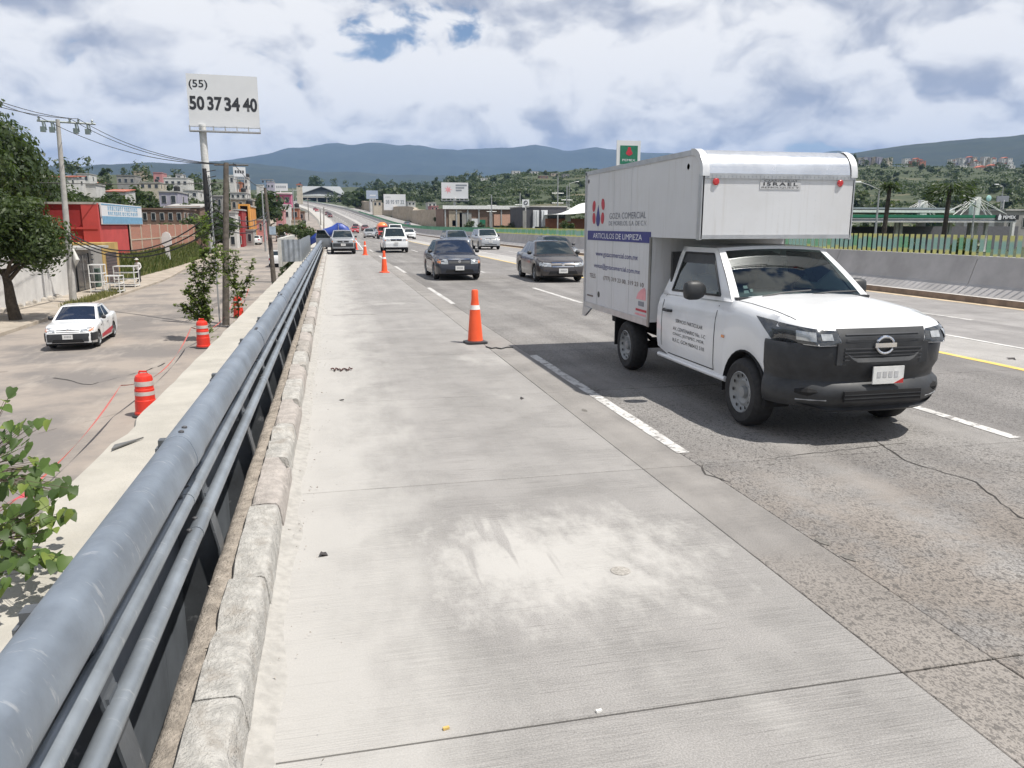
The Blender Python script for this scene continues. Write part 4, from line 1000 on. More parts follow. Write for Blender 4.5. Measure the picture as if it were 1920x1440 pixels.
m_k = M('print_black', (.03, .03, .035), .6); m_nav = M('print_navy', (.03, .035, .19), .5); m_pr = M('print_red', (.45, .03, .05), .5); m_pink = M('print_pink', (.72, .32, .34), .6); m_wh = M('print_white', (.72, .73, .75), .5); m_grn = M('print_grey', (.20, .21, .24), .5); m_brn = M('print_brown', (.10, .065, .05), .5)
sgn = MB().box(-.25, .25, y_n - .006, y_n - .001, 2.385, 2.49).build('maker_plate', M('plate_silver', (.5, .5, .5), .5, .2), tk)
text('CARROCERIAS', sgn, m_k, .40, .018, (-.2, y_n - .008, 2.466)); text('ISRAEL', sgn, m_k, .42, .036, (-.21, y_n - .008, 2.424), bold=.02, spacing=1.3); text('REMOLQUES Y', sgn, m_k, .46, .020, (-.23, y_n - .008, 2.394))
# lettering on the shaded side (left side, read from the front lane)
xs_ = -BW - .004
def T(s, y0, y1, z, h, m, bold=0.0): return text(s, tk, m, abs(y1 - y0), h, (xs_, y0, z), '-X', bold=bold)
Ys, Yr = y_s, y_r
T('GOZA COMERCIAL', 4.78, 3.42, 2.085, .085, m_grn); T('DE MORELOS, S.A. DE C.V.', 4.80, 3.38, 1.985, .07, m_grn)
MB().box(xs_ - .003, xs_ + .002, 3.24, 5.75, 1.775, 1.915).build('stripe', m_nav, tk); xs_ -= .004
T('ARTICULOS DE LIMPIEZA', 5.48, 3.52, 1.805, .075, m_wh); xs_ += .004
T('www.gozacomercial.com.mx', 5.35, 3.65, 1.52, .095, m_nav); T('ventas@gozacomercial.com.mx', 5.42, 3.56, 1.345, .09, m_nav)
T('TELS.', 5.62, 5.32, 1.20, .065, m_brn); T('(777) 319 23 00, 319 23 10', 4.98, 3.42, 1.185, .075, m_brn)
def flat(poly, m, nm='print'):
    mb = MB(); mb.prism([(y, z) for y, z in poly], 'X', xs_ - .002, xs_ + .003); return mb.build(nm, m, tk)
def blob(yc, zc, a, b, tilt=0, n=14, tip=0): 
    out = []
    for k in range(n):
        t_ = 2 * math.pi * k / n; y, z = a * math.cos(t_), b * math.sin(t_)
        if tip and z > 0: y *= (1 - z / b) ** tip; z *= 1.6
        out.append((yc + y * math.cos(tilt) - z * math.sin(tilt), zc + y * math.sin(tilt) + z * math.cos(tilt)))
    return out
flat(blob(5.28, 2.10, .085, .12, 0, 18, .9), m_nav)
for (yc, zc, tl) in ((5.48, 2.28, .35), (5.47, 2.10, -.2), (5.07, 2.30, -.4), (5.08, 2.10, .2)): flat(blob(yc, zc, .065, .085, tl), m_pr)
flat([(3.66, 1.04), (3.60, 1.12), (3.50, 1.17), (3.40, 1.20), (3.35, 1.18), (3.34, 1.04)], m_pink)
flat([(3.58, .955), (3.40, .955), (3.40, 1.015), (3.58, 1.015)], m_grn); MB().box(xs_ - .004, xs_ + .001, 3.30, 3.66, .885, .915).build('print', m_pr, tk); MB().box(xs_ - .003, xs_ + .001, 3.32, 3.68, .83, .855).build('print', m_pink, tk)
MB().box(xs_ - .004, xs_ + .001, 5.45, 5.72, .905, .925).build('print', m_brn, tk); flat(blob(5.18, .965, .045, .045), m_blk)
xs_ = -.893
DT = [('SERVICIO PARTICULAR', 2.50, 1.80, .860, .042), ('AV. CENTENARIO No. 1-C', 2.56, 1.72, .765, .042), ('CIVAC, JIUTEPEC, MOR.', 2.56, 1.74, .695, .042), ('R.F.C. GCM 960412 510', 2.56, 1.74, .625, .042)]
for s_, a, b, z, h in DT:
    o = text(s_, tk, m_k, abs(a - b), h, (0, a, z), '-X')
    for v in o.data.vertices:
        hit = tbvh.ray_cast(Vector((-2, v.co.y, v.co.z)), Vector((1, 0, 0)))
        if hit[0] is not None: v.co.x = hit[0].x - .003

# ---- traffic
p_navy = paint('navy_paint', (.011, .013, .022)); p_char = paint('charcoal_paint', (.050, .042, .039), .8, .3, .3); p_sil = paint('silver_paint', (.42, .43, .44), .6, .35, .5); p_white = paint('white_paint', (.74, .75, .75)); p_red = paint('red_paint', (.42, .022, .02)); p_wine = paint('wine_paint', (.17, .02, .022)); p_slate = paint('slate_paint', (.10, .12, .16)); p_blk = paint('black_paint', (.02, .02, .022))
car('sedan', 'dark navy sedan with pale rectangular headlights behind the orange cone', 'car', (4.50, 28.3, 0), 0, p_navy, sedan(4.38, 1.735, 1.45, .94, .72), gm=m_gl2, grille='bars', lights=(.60, .78))
car('sedan', 'charcoal sedan with chrome grille bars left of the box truck', 'car', (7.88, 26.4, 0), R(-2), p_char, sedan(4.5, 1.75, 1.43, .92, .66), grille='chrome', lights=(.56, .70))
car('sedan', 'black sedan half hidden behind charcoal sedan and box truck', 'car', (11.4, 38, 0), 0, p_blk, sedan(), detail=1)
car('sport_utility', 'silver sport utility vehicle driving beside the median barrier', 'car', (12.7, 63.5, 0), 0, p_sil, suv(), grille='bars', lights=(.80, .95))
car('sport_utility', 'slate blue vehicle with roof rails just behind the navy sedan', 'car', (9.0, 56.5, 0), 0, p_slate, suv(4.5, 1.8, 1.62), roofrack=True, detail=1, lights=(.8, .95))
def pickup(nm, label, loc, rz, pm, bumper=None, open_door=False, size=(1.8, 1.75), grille='bars', lights=(.84, 1.0), singlecab=False, gm=None):
    Wd, H = size; L = 5.1
    p = dict(L=L, W=Wd, sill=.36, r=.36, ax=(.85, 4.0), top=[(0, .66), (.04, .90), (.10, 1.02), (.5, 1.08), (1.1, 1.12), (L - .04, 1.14), (L, .75)], wb=Wd / 2 * .93, wr=Wd / 2 * .73, zc=1.10, zb=1.11, zr=H, gy=(1.05, 1.75, 2.75 if singlecab else 3.25, 2.9 if singlecab else 3.40), win=[(.12, .80)] if singlecab else [(.11, .48), (.52, .88)], nose=(.55, .17), tail=(.15, .05), doors=(1.5, 2.75))
    c = car(nm, label, 'truck', loc, rz, pm, p, gm=gm, bumper=bumper, grille=grille, lights=lights, detail=2)
    MB().box(-Wd * .43, Wd * .43, 3.55, L - .1, .85, 1.165).build('cargo_bed', m_dark, c)
    if open_door:
        for s in (-1,):
            d = MB(); fr_ = MB()
            hx, hy = s * Wd / 2, 1.5; dr = Vector((s * .95, .30, 0)).normalized()
            q = lambda a, z: Vector((hx, hy, 0)) + dr * a + Vector((0, 0, z))
            d.loft([[q(0, .45), q(1.05, .45), q(1.05, 1.1), q(0, 1.1)], [v + Vector((0, .06, 0)) for v in (q(0, .45), q(1.05, .45), q(1.05, 1.1), q(0, 1.1))]])
            dd = d.build('door', pm, c)
            fr_.tube([q(.0, 1.1), q(.38, 1.66), q(.95, 1.68), q(1.04, 1.1)], .03, 6); fr_.build('window_frame', pm, dd)
            g = MB(); g.quad(q(.04, 1.1), q(1.02, 1.1), q(.94, 1.65), q(.4, 1.63)); g.build('window', m_glass, dd, fix=False)
    return c
pickup('pickup_truck', 'silver pickup parked by the rail with its door open', (.72, 55.8, 0), 0, p_sil, m_blk, True, (1.72, 1.62), 'dark', (.80, .95), True)
pickup('pickup_truck', 'white pickup with black grille driving past the small cones', (4.55, 58, 0), 0, p_white, None, False, (1.85, 1.78), 'bars', (.84, 1.0))
# tank truck with orange drum behind the white pickup
tt = thing('tank_truck', 'red truck carrying a rounded orange tank behind the white pickup', 'truck', (7.3, 116, 0)); tt.scale = (.66, .66, .66)
m_or = paint('orange_tank', (.80, .24, .06), .3, .45)
mb = MB(); mb.prism([(0, .55), (0, 1.6), (.12, 1.75), (.25, 2.75), (.5, 2.9), (1.9, 2.9), (1.9, .55)], 'X', -1.15, 1.15); cb = mb.build('cab', p_red, tt)
MB().box(-1.0, 1.0, .10, .14, 1.82, 2.6).build('windscreen', m_glass, cb); MB().box(-1.1, 1.1, -.12, .05, .45, .95).build('bumper', m_blk, cb); MB().box(-.7, .7, -.02, .03, 1.05, 1.5).build('grille', m_blk, cb)
mb = MB(); mb.lathe([(.4, 2.0), (1.05, 2.4), (1.25, 3.2), (1.25, 5.4), (1.0, 6.4), (.5, 7.0)], 18, (0, 0, 2.45), 'Y'); mb.build('tank', m_or, tt, 50)
MB().box(-.5, .5, 1.9, 7.4, .75, 1.15).build('chassis', m_dark, tt)
for yy in (.95, 5.4, 6.6):
    for s in (-1, 1): wheel(tt, s * 1.0, yy, .5, .28, 'steel', s)
far = [('hatchback', 'small white hatchback beside the median barrier ahead of the orange tank', (10.9, 113), p_white, hatch(), 'car'),
       ('van', 'white van peeking out behind the white pickup', (7.3, 92), p_white, suv(4.8, 1.85, 2.1, 1.2, .9), 'van'),
       ('hatchback', 'silver grey hatchback left of the red truck with orange tank', (5.7, 124), p_sil, hatch(), 'car'),
       ('sedan', 'dark slate sedan in line behind the silver grey hatchback', (6.8, 141), p_slate, sedan(), 'car'),
       ('sedan', 'bright red sedan in the left lane beyond the blue tarp', (5.0, 172), p_red, sedan(), 'car'),
       ('hatchback', 'deep red hatchback following the bright red sedan', (6.4, 200), p_wine, hatch(), 'car'),
       ('sedan', 'wine red car in the next lane beside the deep red hatchback', (8.3, 192), p_wine, sedan(), 'car'),
       ('sedan', 'pale silver sedan in the middle lane beyond the orange tank', (9.2, 162), p_sil, sedan(), 'car'),
       ('sedan', 'dark red car high on the distant curve, front of three', (3.5, 318), p_wine, sedan(), 'car'),
       ('hatchback', 'dark red car high on the distant curve, rear of three', (3.7, 346), p_wine, hatch(), 'car'),
       ('sedan', 'black car on the distant curve between the red ones', (3.9, 332), p_blk, sedan(), 'car')]
for nm, lb, (x, Y), pm, p, cat in far:
    sl_ = math.atan2(zh(Y + 4) - zh(Y), 4); rz = math.atan2(-(cx(Y + 4) - cx(Y)), 4)
    c = car(nm, lb, cat, (x + cx(Y), Y, zh(Y)), rz, pm, p, detail=0); c.rotation_euler[0] = sl_
for (Y, x, pm, lb) in ((400, -1.2, p_red, 'tiny red car parked on the far left hard shoulder, near one'), (425, -1.0, p_wine, 'tiny dark red car on the far left hard shoulder, far one')):
    c = car('sedan', lb, 'car', (x + cx(Y) + 2.5, Y, zh(Y)), 0, pm, sedan(), detail=0); c.rotation_euler[0] = math.atan2(zh(Y + 4) - zh(Y), 4)
c = car('sedan', 'dark car going away on the opposite carriageway beyond the green slats', 'car', (22 + cx(228), 228, zh(228) + .02), math.pi, p_slate, sedan(), detail=0)
# ---- side street cars
tz = -2.262
tx = car('sedan', 'white taxi sedan with black bumper and red side stripe on the side street', 'taxi', (-9.05, 29.2, tz), R(3), p_white, sedan(4.3, 1.64, 1.40, .90, .66, .29, .4), gm=m_gl2, bumper=m_blk, grille='dark', lights=(.62, .76), style='cover')
bo = [o for o in KIDS[tx.name] if o.name.startswith('body')][0].data
tv = BVHTree.FromPolygons([v.co.copy() for v in bo.vertices], [tuple(f.vertices) for f in bo.polygons])
for s in (-1, 1): project(tv, [(s, 1.22, .27), (s, 3.0, .27), (s, 3.0, .50), (s, 1.22, .40)], (-s, 0, 0), 10, 3, .004, 'stripe', m_pr, tx)
car('sport_utility', 'white sport utility vehicle on the side street below the steel hoarding', 'car', (-5.6, 88, zs(88) + .03), R(180), p_white, suv(), detail=1)
car('sedan', 'small white sedan far along the side street by the pink grilles', 'car', (-14.2 + 1.6, 142, zs(142) + .03), R(180), p_white, hatch(4.1), detail=1)
c = pickup('pickup_truck', 'white pickup parked far along the side street behind the leaning pole', (-9.2, 150, zs(150) + .03), 0, p_white, m_blk)
# ------------------------------------------------------------------ cones and drums
m_cone = M('cone_orange', (.82, .10, .028), .5, var=.06, scale=5, dirt=.15, dirtcol=(.4, .15, .08), space='obj'); m_coll = M('cone_collar', (.72, .70, .66), .5, dirt=.3, space='obj')
c_b = MB().lathe([(.001, .92), (.045, .92), (.056, .90), (.060, .76), (.072, .66), (.088, .585), (.128, .08), (.135, .05)], 20).mesh('cone_body', m_cone, 40)
c_c = MB().lathe([(.0745, .66), (.0905, .585), (.0885, .583), (.0725, .659)], 20).mesh('collar', m_coll, 40)
bm_ = MB(); bm_.loft([[(.185 * math.copysign(abs(math.cos(a)) ** .35, math.cos(a)), .185 * math.copysign(abs(math.sin(a)) ** .35, math.sin(a)), z) for a in [2 * math.pi * (k + .5) / 20 for k in range(20)]] for z in (0, .035)] + [[(.14 * math.cos(a), .14 * math.sin(a), .05) for a in [2 * math.pi * (k + .5) / 20 for k in range(20)]]])
c_d = bm_.mesh('base', m_blk, 40); c_e = bm_.mesh('base', m_cone, 40)
cones = [((2.33, 13.05, 0), c_d, 'nearest orange traffic cone with white collar and black base'), ((2.12, 33.9, 0), c_e, 'second orange traffic cone, standing ahead of the white pickup'), ((2.13, 54.3, 0), c_e, 'third orange traffic cone, right of the parked silver pickup'), ((1.88, 66.5, 0), c_e, 'fourth small orange traffic cone near the blue tarp'), ((1.6, 88, 0), c_e, 'farthest tiny traffic cone beyond the blue tarp')]
for loc, base, lb in cones:
    c = thing('traffic_cone', lb, 'cone', loc, random.uniform(0, .4), 'orange cones closing the shoulder'); c.rotation_euler[0] = random.uniform(-.01, .015)
    link('cone_body', c_b, c); link('collar', c_c, c); link('base', base, c)
m_drum = M('drum_red', (.70, .04, .022), .45, var=.08, scale=5, dirt=.2, dirtcol=(.35, .1, .07), space='obj'); m_band = M('drum_band', (.52, .47, .44), .5, dirt=.6, space='obj')
d_b = MB().lathe([(.285, 0), (.285, .12), (.262, .13), (.258, .40), (.245, .41), (.242, .66), (.228, .67), (.225, .90), (.20, .97), (.12, 1.02), (.001, 1.03)], 22).mesh('drum_body', m_drum, 35)
d_h = MB().tube([(-.12, 0, 1.0), (-.10, 0, 1.07), (.10, 0, 1.07), (.12, 0, 1.0)], .022, 8).mesh('handle', m_drum, 40)
d_w = [MB().lathe([(r, a), (r2, b), (r2 - .004, b), (r - .004, a)], 22).mesh('band', m_band, 40) for r, r2, a, b in ((.262, .260, .28, .37), (.246, .2445, .52, .61), (.2315, .2295, .74, .85))]
d_f = MB().lathe([(.34, 0), (.34, .05), (.28, .07)], 20).mesh('foot', m_blk, 40)
DR = [((-4.32, 18.6), 'nearest red plastic drum with grey bands below the coping'), ((-4.62, 28.9), 'second red plastic drum left of the sapling'), ((-4.45, 38.2), 'third red plastic drum behind the sapling and wooden pole')]
for (x, Y), lb in DR:
    d = thing('traffic_drum', lb, 'traffic drum', (x, Y, zs(Y) + .02), random.uniform(0, 3), 'red drums along the foot of the wall'); d.scale = (.86, .86, .97); d.rotation_euler[0] = random.uniform(-.03, .03)
    link('drum_body', d_b, d); link('handle', d_h, d); link('foot', d_f, d)
    for m in d_w[1:]: link('band', m, d)
mb = MB(); rg = []
pts = [(-4.6, 8.0), (-4.55, 18.4), (-4.75, 28.7), (-4.45, 38.2), (-4.7, 48)]
for (a, b) in zip(pts, pts[1:]):
    for k in range(16):
        f = k / 16; x, Y = lerp(a[0], b[0], f) - .2, lerp(a[1], b[1], f); z = -1.50 - 3.0 * .22 * 4 * f * (1 - f) * .8; w = .022; tw = math.sin(f * 9)
        rg.append([(x - .01 - .02 * tw, Y, z - w * .5), (x + .01 + .02 * tw, Y, z + w * .5)])
mb.loft(rg, False, False); tag(mb.build('caution_tape', M('tape_red', (.50, .13, .11), .6), fix=False), 'sagging red caution tape strung between the drums', 'tape')
# litter on the carriageway
def rope(pts, r, lb, m): 
    mb = MB(); mb.tube(pts, r, 5); tag(mb.build('rope_scrap', m), lb, 'debris')
rope([(2.42, 12.55, .012), (2.48, 12.35, .012), (2.56, 12.4, .012), (2.62, 12.28, .012), (2.75, 12.42, .012), (2.85, 12.4, .012)], .011, 'short dark strip of rubber lying by the nearest cone', m_blk)
random.seed(5)
rope([(-.10 + .017 * k, 10.95 + random.uniform(-.1, .1), .012 + random.uniform(0, .012)) for k in range(18)], .010, 'crumpled dark red scrap near the kerb on the shoulder', M('scrap_maroon', (.10, .045, .04), .8))
for (x, Y, lb) in ((-.14, 4.62, 'small dark chip of debris near the kerb foreground'), (.02, 9.0, 'tiny dark pebble on the pale shoulder'), (2.1, 8.6, 'tiny dark scrap between cone and kerb'), (10.0, 9.55, 'small black scrap on the pale strip beside the yellow line')):
    mb = MB(); s = .035 if Y != 9.55 else .09; mb.add([(x + random.uniform(-s, s), Y + random.uniform(-s, s) * 1.2, .004 + (.02 if k in (4, 5) else .0)) for k in range(6)], [(0, 1, 4), (1, 2, 4), (2, 3, 5), (3, 0, 5), (0, 4, 5), (2, 5, 4)]); tag(mb.build('debris', M('scrap_dark', (.05, .045, .045), .8)), lb, 'debris')
# cigarette-end sized scraps on the near joint
for (x, Y, c_, lb) in ((1.0, 2.745, (.75, .74, .7), 'small white scrap lying on the near slab joint'), (.36, 2.775, (.55, .38, .12), 'small tan scrap lying on the near slab joint')):
    tag(MB().box(x - .013, x + .013, Y - .006, Y + .006, .001, .011, .2).build('scrap', M('scrap%d' % (x * 10), c_, .7)), lb, 'debris')
mb = MB(); rg = []
for k in range(10):
    f = k / 9; rg.append([(-2.05 - .45 * f, 5.55 + .05 * math.sin(f * 5), .20 - .28 * f * f), (-2.03 - .45 * f, 5.62 + .05 * math.sin(f * 5), .215 - .27 * f * f - .03 * f)])
mb.loft(rg, False, False); tag(mb.build('tape_end', M('tape_dark_red', (.52, .06, .075), .5), fix=False), 'loose end of dark red tape over the coping edge', 'tape')

# ------------------------------------------------------------------ blue tarp behind the parked pickup
tp = thing('tarp_shelter', 'blue tarp shelter sagging over poles behind the parked pickup', 'shelter', (.4, 63, 0)); tp.scale = (.95, 1, 1.0)
m_tarp = M('tarp_blue', (.025, .06, .30), .45, var=.15, scale=2, bump=.4, bscale=6); m_tw = M('tarp_white', (.62, .63, .66), .6)
mb = MB(); rg = []
prof = [(-2.45, .85), (-1.8, 1.3), (-1.1, 1.66), (-.4, 1.88), (.0, 2.12), (.35, 2.12), (.9, 1.82), (1.2, 1.2), (1.4, .55), (1.5, .15)]
for j in range(7):
    y = j * .5; rg.append([(x, y, z + .06 * math.sin(j * 1.7 + x * 3) * (1 if 0 < i < 9 else .3)) for i, (x, z) in enumerate(prof)])
mb.loft(rg, False, False); fr0 = [(x, -.01 + .04 * math.sin(i * 2.1), z) for i, (x, z) in enumerate(prof)]; mb.loft([fr0, [(x * .86, -.02 + .05 * math.sin(i * 1.7), z * .62 - .02) for i, (x, z) in enumerate(prof)]], False, False); o = mb.build('tarp', m_tarp, tp, 70, False); sol = o.modifiers.new('s', 'SOLIDIFY'); sol.thickness = .01
mb = MB()
for y in (0, 3.0):
    for x, z in ((-2.4, .8), (0.1, 2.1), (1.42, .4)): mb.tube([(x, y, 0), (x, y, z)], .025, 6)
mb.build('poles', m_aled, tp); MB().tube([(.1, 0, 2.1), (.1, 3.0, 2.1)], .025, 6).build('ridge_pole', m_aled, tp)
mb = MB(); mb.loft([[(1.2, -.03, 1.1), (2.0, -.03, .1)], [(1.3, 1.5, 1.1), (2.1, 1.5, .1)]], False, False); mb.build('white_flap', m_tw, tp, None, False)

# ------------------------------------------------------------------ poles and wires
m_conc = M('pole_concrete', (.40, .385, .36), .85, var=.15, scale=3, bump=.2); m_wood = M('pole_wood', (.10, .085, .07), .9, var=.3, scale=6, bump=.5, bscale=25)
m_steel = M('pole_steel', (.38, .39, .39), .5, .4); m_ins = M('insulator', (.16, .20, .19), .3); m_wire = M('wire_black', (.02, .02, .022), .6)
p1t = at(108, 224, 46.7); p1b = Vector((-14.0, 46.7, -2.25))
u1 = thing('utility_pole', 'grey concrete utility pole with insulator crossarm beside the white wall', 'utility pole', p1b)
dl = p1t - p1b
MB().tube([(0, 0, -.2), dl * .5, dl], [.19, .145, .10], 10).build('pole', m_conc, u1, 40)
ca = dl + Vector((0, 0, -.12)); A1 = Vector((1, .35, 0)).normalized()
MB().tube([ca - A1 * .95, ca, ca + A1 * 1.75], .055, 6).build('crossarm', m_ins, u1)
ip = []
for k, f in enumerate((-.85, .55, .95, 1.6)):
    q = ca + A1 * f; ip.append(p1b + q + Vector((0, 0, .22)))
    MB().lathe([(.03, 0), (.07, .06), (.04, .10), (.065, .16), (.03, .22)], 8, q).build('insulator', m_ins, u1)
for f in (-.7, -.3, .8, 1.35):
    q = ca + A1 * f; mb = MB(); mb.tube([q, q + Vector((.05, -.05, -.5))], .05, 6); mb.box(q.x - .12, q.x + .1, q.y - .1, q.y + .1, q.z - .55, q.z - .28); mb.tube([q + Vector((.1, 0, -.05)), q + Vector((.16, 0, -.45))], .03, 5); mb.build('cutout_switch', m_ins, u1)
mb = MB(); mb.tube([dl * .31 + Vector((.2, 0, 0)), dl * .25 + Vector((.36, -.1, 0)), dl * .2 + Vector((.22, 0, 0))], [.05, .17, .04], 8); mb.build('cable_bag', M('bag_white', (.6, .59, .55), .8), u1, 50)
p2b = Vector((-4.72, 35.6, -2.26)); p2t = at(424, 306, 36.9)
u2 = thing('utility_pole', 'weathered dark wooden pole wrapped by cables and sapling near the drums', 'utility pole', p2b); d2 = p2t - p2b
MB().tube([(0, 0, -.2), d2 * .5, d2], [.155, .135, .11], 10).build('pole', m_wood, u2, 40)
MB().tube([(-.42, .25, 4.7), (-.40, .25, 5.4), (-.42, .25, 6.6)], [.10, .13, .08], 8).build('splice_box', m_wire, u2)
mb = MB(); mb.tube([d2 + Vector((-.5, 0, -.08)), d2 + Vector((.9, .2, -.06))], .03, 5); mb.build('crossarm', m_wood, u2)
for k in range(14):
    z = 3.4 + k * .24; mb = MB(); mb.tube([(.08, -.12, z), (-.12 - random.uniform(0, .25), -.2, z - .1), (-.3, 0, z - .3)], .018, 5); mb.build('cable_loop', m_wire, u2)
mb = MB(); mb.tube([(-.22, -.1, 0), (-.20, -.1, 3), (-.22, -.1, 6.3)], .035, 6); mb.build('conduit', m_steel, u2)
p3b = at(514, 532, 62); p3b.z = zs(62); u3 = thing('utility_pole', 'dark leaning wooden pole past the drums with a small meter box', 'utility pole', p3b); d3 = at(497, 352, 63) - p3b
MB().tube([(0, 0, -.2), d3 * .5, d3], [.2, .16, .11], 10).build('pole', m_wood, u3, 40); MB().box(-.1, .35, -.2, .1, 3.6, 4.2).build('meter_box', M('box_blue_grey', (.35, .43, .50), .5), u3)
def lamp(px, yt, yb, Y, lb, arm=-1.2, m=m_steel, zb=None, r=.07):
    b = at(px, yb, Y); b.z = zb if zb is not None else G(b.x, Y); tz_ = at(px, yt, Y).z - b.z
    l = thing('street_lamp', lb, 'street lamp', b); MB().tube([(0, 0, -.1), (0, 0, tz_ * .6), (0, 0, tz_)], [r * 1.5, r * 1.1, r * .8], 8).build('post', m, l)
    if arm:
        q = Vector((0, 0, tz_)); e = Vector((arm, 0, tz_ + abs(arm) * .32)); MB().tube([q, (q + e) / 2 + Vector((0, 0, .05)), e], r * .55, 6).build('arm', m, l)
        mb = MB(); s = math.copysign(1, arm); mb.loft([[(e.x + s * a, y, e.z + z) for y, z in ((-w, -.02), (w, -.02), (w * .7, .09), (-w * .7, .09))] for a, w in ((-.05, .06), (.15, .14), (.55, .12), (.65, .04))]); mb.build('lamp_head', M('lamp_head_white', (.7, .71, .71), .4), l)
    return l
lamp(497, 357, 450, 118, 'thin pale lamp post beside the leaning wooden pole', 0.0, zb=zs(118), r=.10)
lamp(1641, 356, 440, 62, 'curved arm street lamp right of the truck box', -2.0, zb=-.6, r=.08)
lamp(1822, 376, 440, 64, 'street lamp with short arm in front of the fuel canopy', -1.3, zb=-.6); lamp(1870, 350, 440, 95, 'tall twin headed lamp behind the fuel canopy right end', -.9, zb=-.6)
lamp(1066, 345, 436, 170, 'tall street lamp just left of the truck box', 1.6, zb=.1, r=.10)
for px, yt, Y, lb in ((1045, 330, 165, 'slim pylon with short crossbars nearest the truck box'), (1062, 348, 168, 'slim pylon beside the white tent roof'), (922, 365, 200, 'thin mast in front of the brick warehouse'), (975, 362, 190, 'thin mast beside the round logo sign')):
    b = at(px, 433, Y); b.z = G(b.x, Y); h = at(px, yt, Y).z - b.z
    u = thing('utility_pole', lb, 'utility pole', b); MB().tube([(0, 0, -.2), (0, 0, h)], [.17, .11], 8).build('pole', m_steel, u)
    for k in range(2): MB().tube([(-1.3, 0, h * (.72 - .16 * k)), (1.3, 0, h * (.72 - .16 * k))], .07, 5).build('crossarm', m_steel, u)
for px, yt, Y, lean, lb in ((580, 372, 300, 0, 'dark pole at the far bend of the side street'), (602, 392, 240, 0, 'second dark pole at the far bend of the side street'), (607, 388, 210, .3, 'thin dark pole beside the hard shoulder far ahead'), (553, 352, 170, 0, 'pale thin post before the big grey roof'), (488, 362, 240, 0, 'slender pole above the pink storefront')):
    b = at(px, 430, Y); b.z = G(b.x, Y); h = at(px, yt, Y).z - b.z
    u = thing('utility_pole', lb, 'utility pole', b); MB().tube([(0, 0, -.2), (lean, 0, h)], [.16, .10], 6).build('pole', m_wood if px > 570 else m_steel, u)
    MB().tube([(-.9 + lean, 0, h - .5), (.9 + lean, 0, h - .5)], .05, 5).build('crossarm', m_steel, u)
def wire(a, b, sag, r, lb):
    a, b = Vector(a), Vector(b); mb = MB(); n = 18
    mb.tube([a.lerp(b, k / n) - Vector((0, 0, sag * 4 * (k / n) * (1 - k / n))) for k in range(n + 1)], r, 5); tag(mb.build('overhead_wire', m_wire), lb, 'wire', 'overhead wires')
for k, (q, nm) in enumerate(zip(ip[:3], ('outer', 'middle', 'inner'))):
    wire(at(-140, (118, 134, 158)[k], 30), q, .25, .016, nm + ' high wire from the left edge to the concrete pole')
    wire(q, p2t + Vector((-.3 + .35 * k, 0, -.05)), .55, .016, nm + ' high wire between the concrete and wooden poles')
wire(p2t + Vector((.3, 0, 0)), at(497, 352, 63), .3, .016, 'high wire between the wooden pole and leaning pole')
for k in range(3):
    nm = ('upper', 'middle', 'lower')[k]
    q = p1b + dl * (.405 - .02 * k); wire(at(-60, 396 + 9 * k, 36), q, .25, .03, nm + ' thick cable from the left edge to the concrete pole')
    wire(q, p2b + Vector((-.05, 0, 4.9 - .35 * k)), 1.35 - .1 * k, .032, nm + ' thick cable sagging in front of the red building')
    wire(p2b + Vector((-.05, 0, 4.9 - .35 * k)), p3b + d3 * (.75 - .04 * k), .6, .028, nm + ' thick cable from the wooden pole to the leaning pole')
wire(at(-30, 338, 60), at(430, 342, 70), .2, .03, 'long level cable in front of the far hillside houses')

# ------------------------------------------------------------------ billboards and signs
m_bb = M('billboard_white', (.66, .67, .68), .6, var=.03, scale=.4); m_bk = M('billboard_black', (.025, .027, .032), .6); m_bf = M('billboard_frame', (.42, .43, .44), .5, .3); m_bgy = M('sign_grey', (.25, .27, .3), .6)
def board(nm, lb, px0, px1, y0, y1, Y, gx=None, face_=m_bb, col=None, yaw=0, frame=True, zb=None):
    a = at(px0, y1, Y); b = at(px1, y1, Y); c = at(px0, y0, Y); w = b.x - a.x; h = c.z - a.z
    mid = Vector(((a.x + b.x) / 2, Y, 0)); px = gx or (px0 + px1) / 2; g = at(px, 400, Y); base = Vector((g.x, Y, G(g.x, Y) if zb is None else zb))
    t_ = thing(nm, lb, 'billboard', base, yaw); ox = mid.x - base.x; z0 = a.z - base.z
    MB().box(ox - w / 2, ox + w / 2, -.08, .08, z0, z0 + h).build('panel', face_, t_)
    if frame:
        mb = MB(); mb.box(ox - w / 2, ox + w / 2, .08, .5, z0 + .1, z0 + h - .1); 
        mb.box(ox - w / 2 - .06, ox + w / 2 + .06, -.9, .3, z0 - .75, z0 - .6); mb.box(ox - w / 2 - .06, ox + w / 2 + .06, -.9, -.8, z0 - .2, z0 - .12)
        for k in range(7): x = ox - w / 2 + w * k / 6; mb.box(x - .05, x + .05, -.9, .3, z0 - .6, z0 + .0)
        mb.build('catwalk', m_bf, t_)
    r = col if col else max(.12, w * .05)
    MB().lathe([(r, 0), (r, z0 * .5), (r * .92, z0 + .2)], 14).build('column', M('column_white', (.62, .62, .60), .5, dirt=.3), t_, 40)
    return t_, ox - w / 2, z0, w, h
b_, x0, z0, w, h = board('billboard', 'tall white billboard with large black phone number over the town', 356, 487, 138, 236, 115, 392, col=.5, yaw=R(4))
text('(55)', b_, m_bk, w * .26, h * .19, (x0 + w * .03, -.10, z0 + h * .70), bold=.015); 
for s_, u0, u1_ in (('50', .02, .23), ('37', .27, .48), ('34', .51, .73), ('40', .77, .98)): text(s_, b_, m_bk, w * (u1_ - u0), h * .27, (x0 + w * u0, -.10, z0 + h * .31), bold=.035)
b_, x0, z0, w, h = board('billboard', 'low white billboard with grey phone number right of the far road', 720, 761, 364, 394, 330, frame=False)
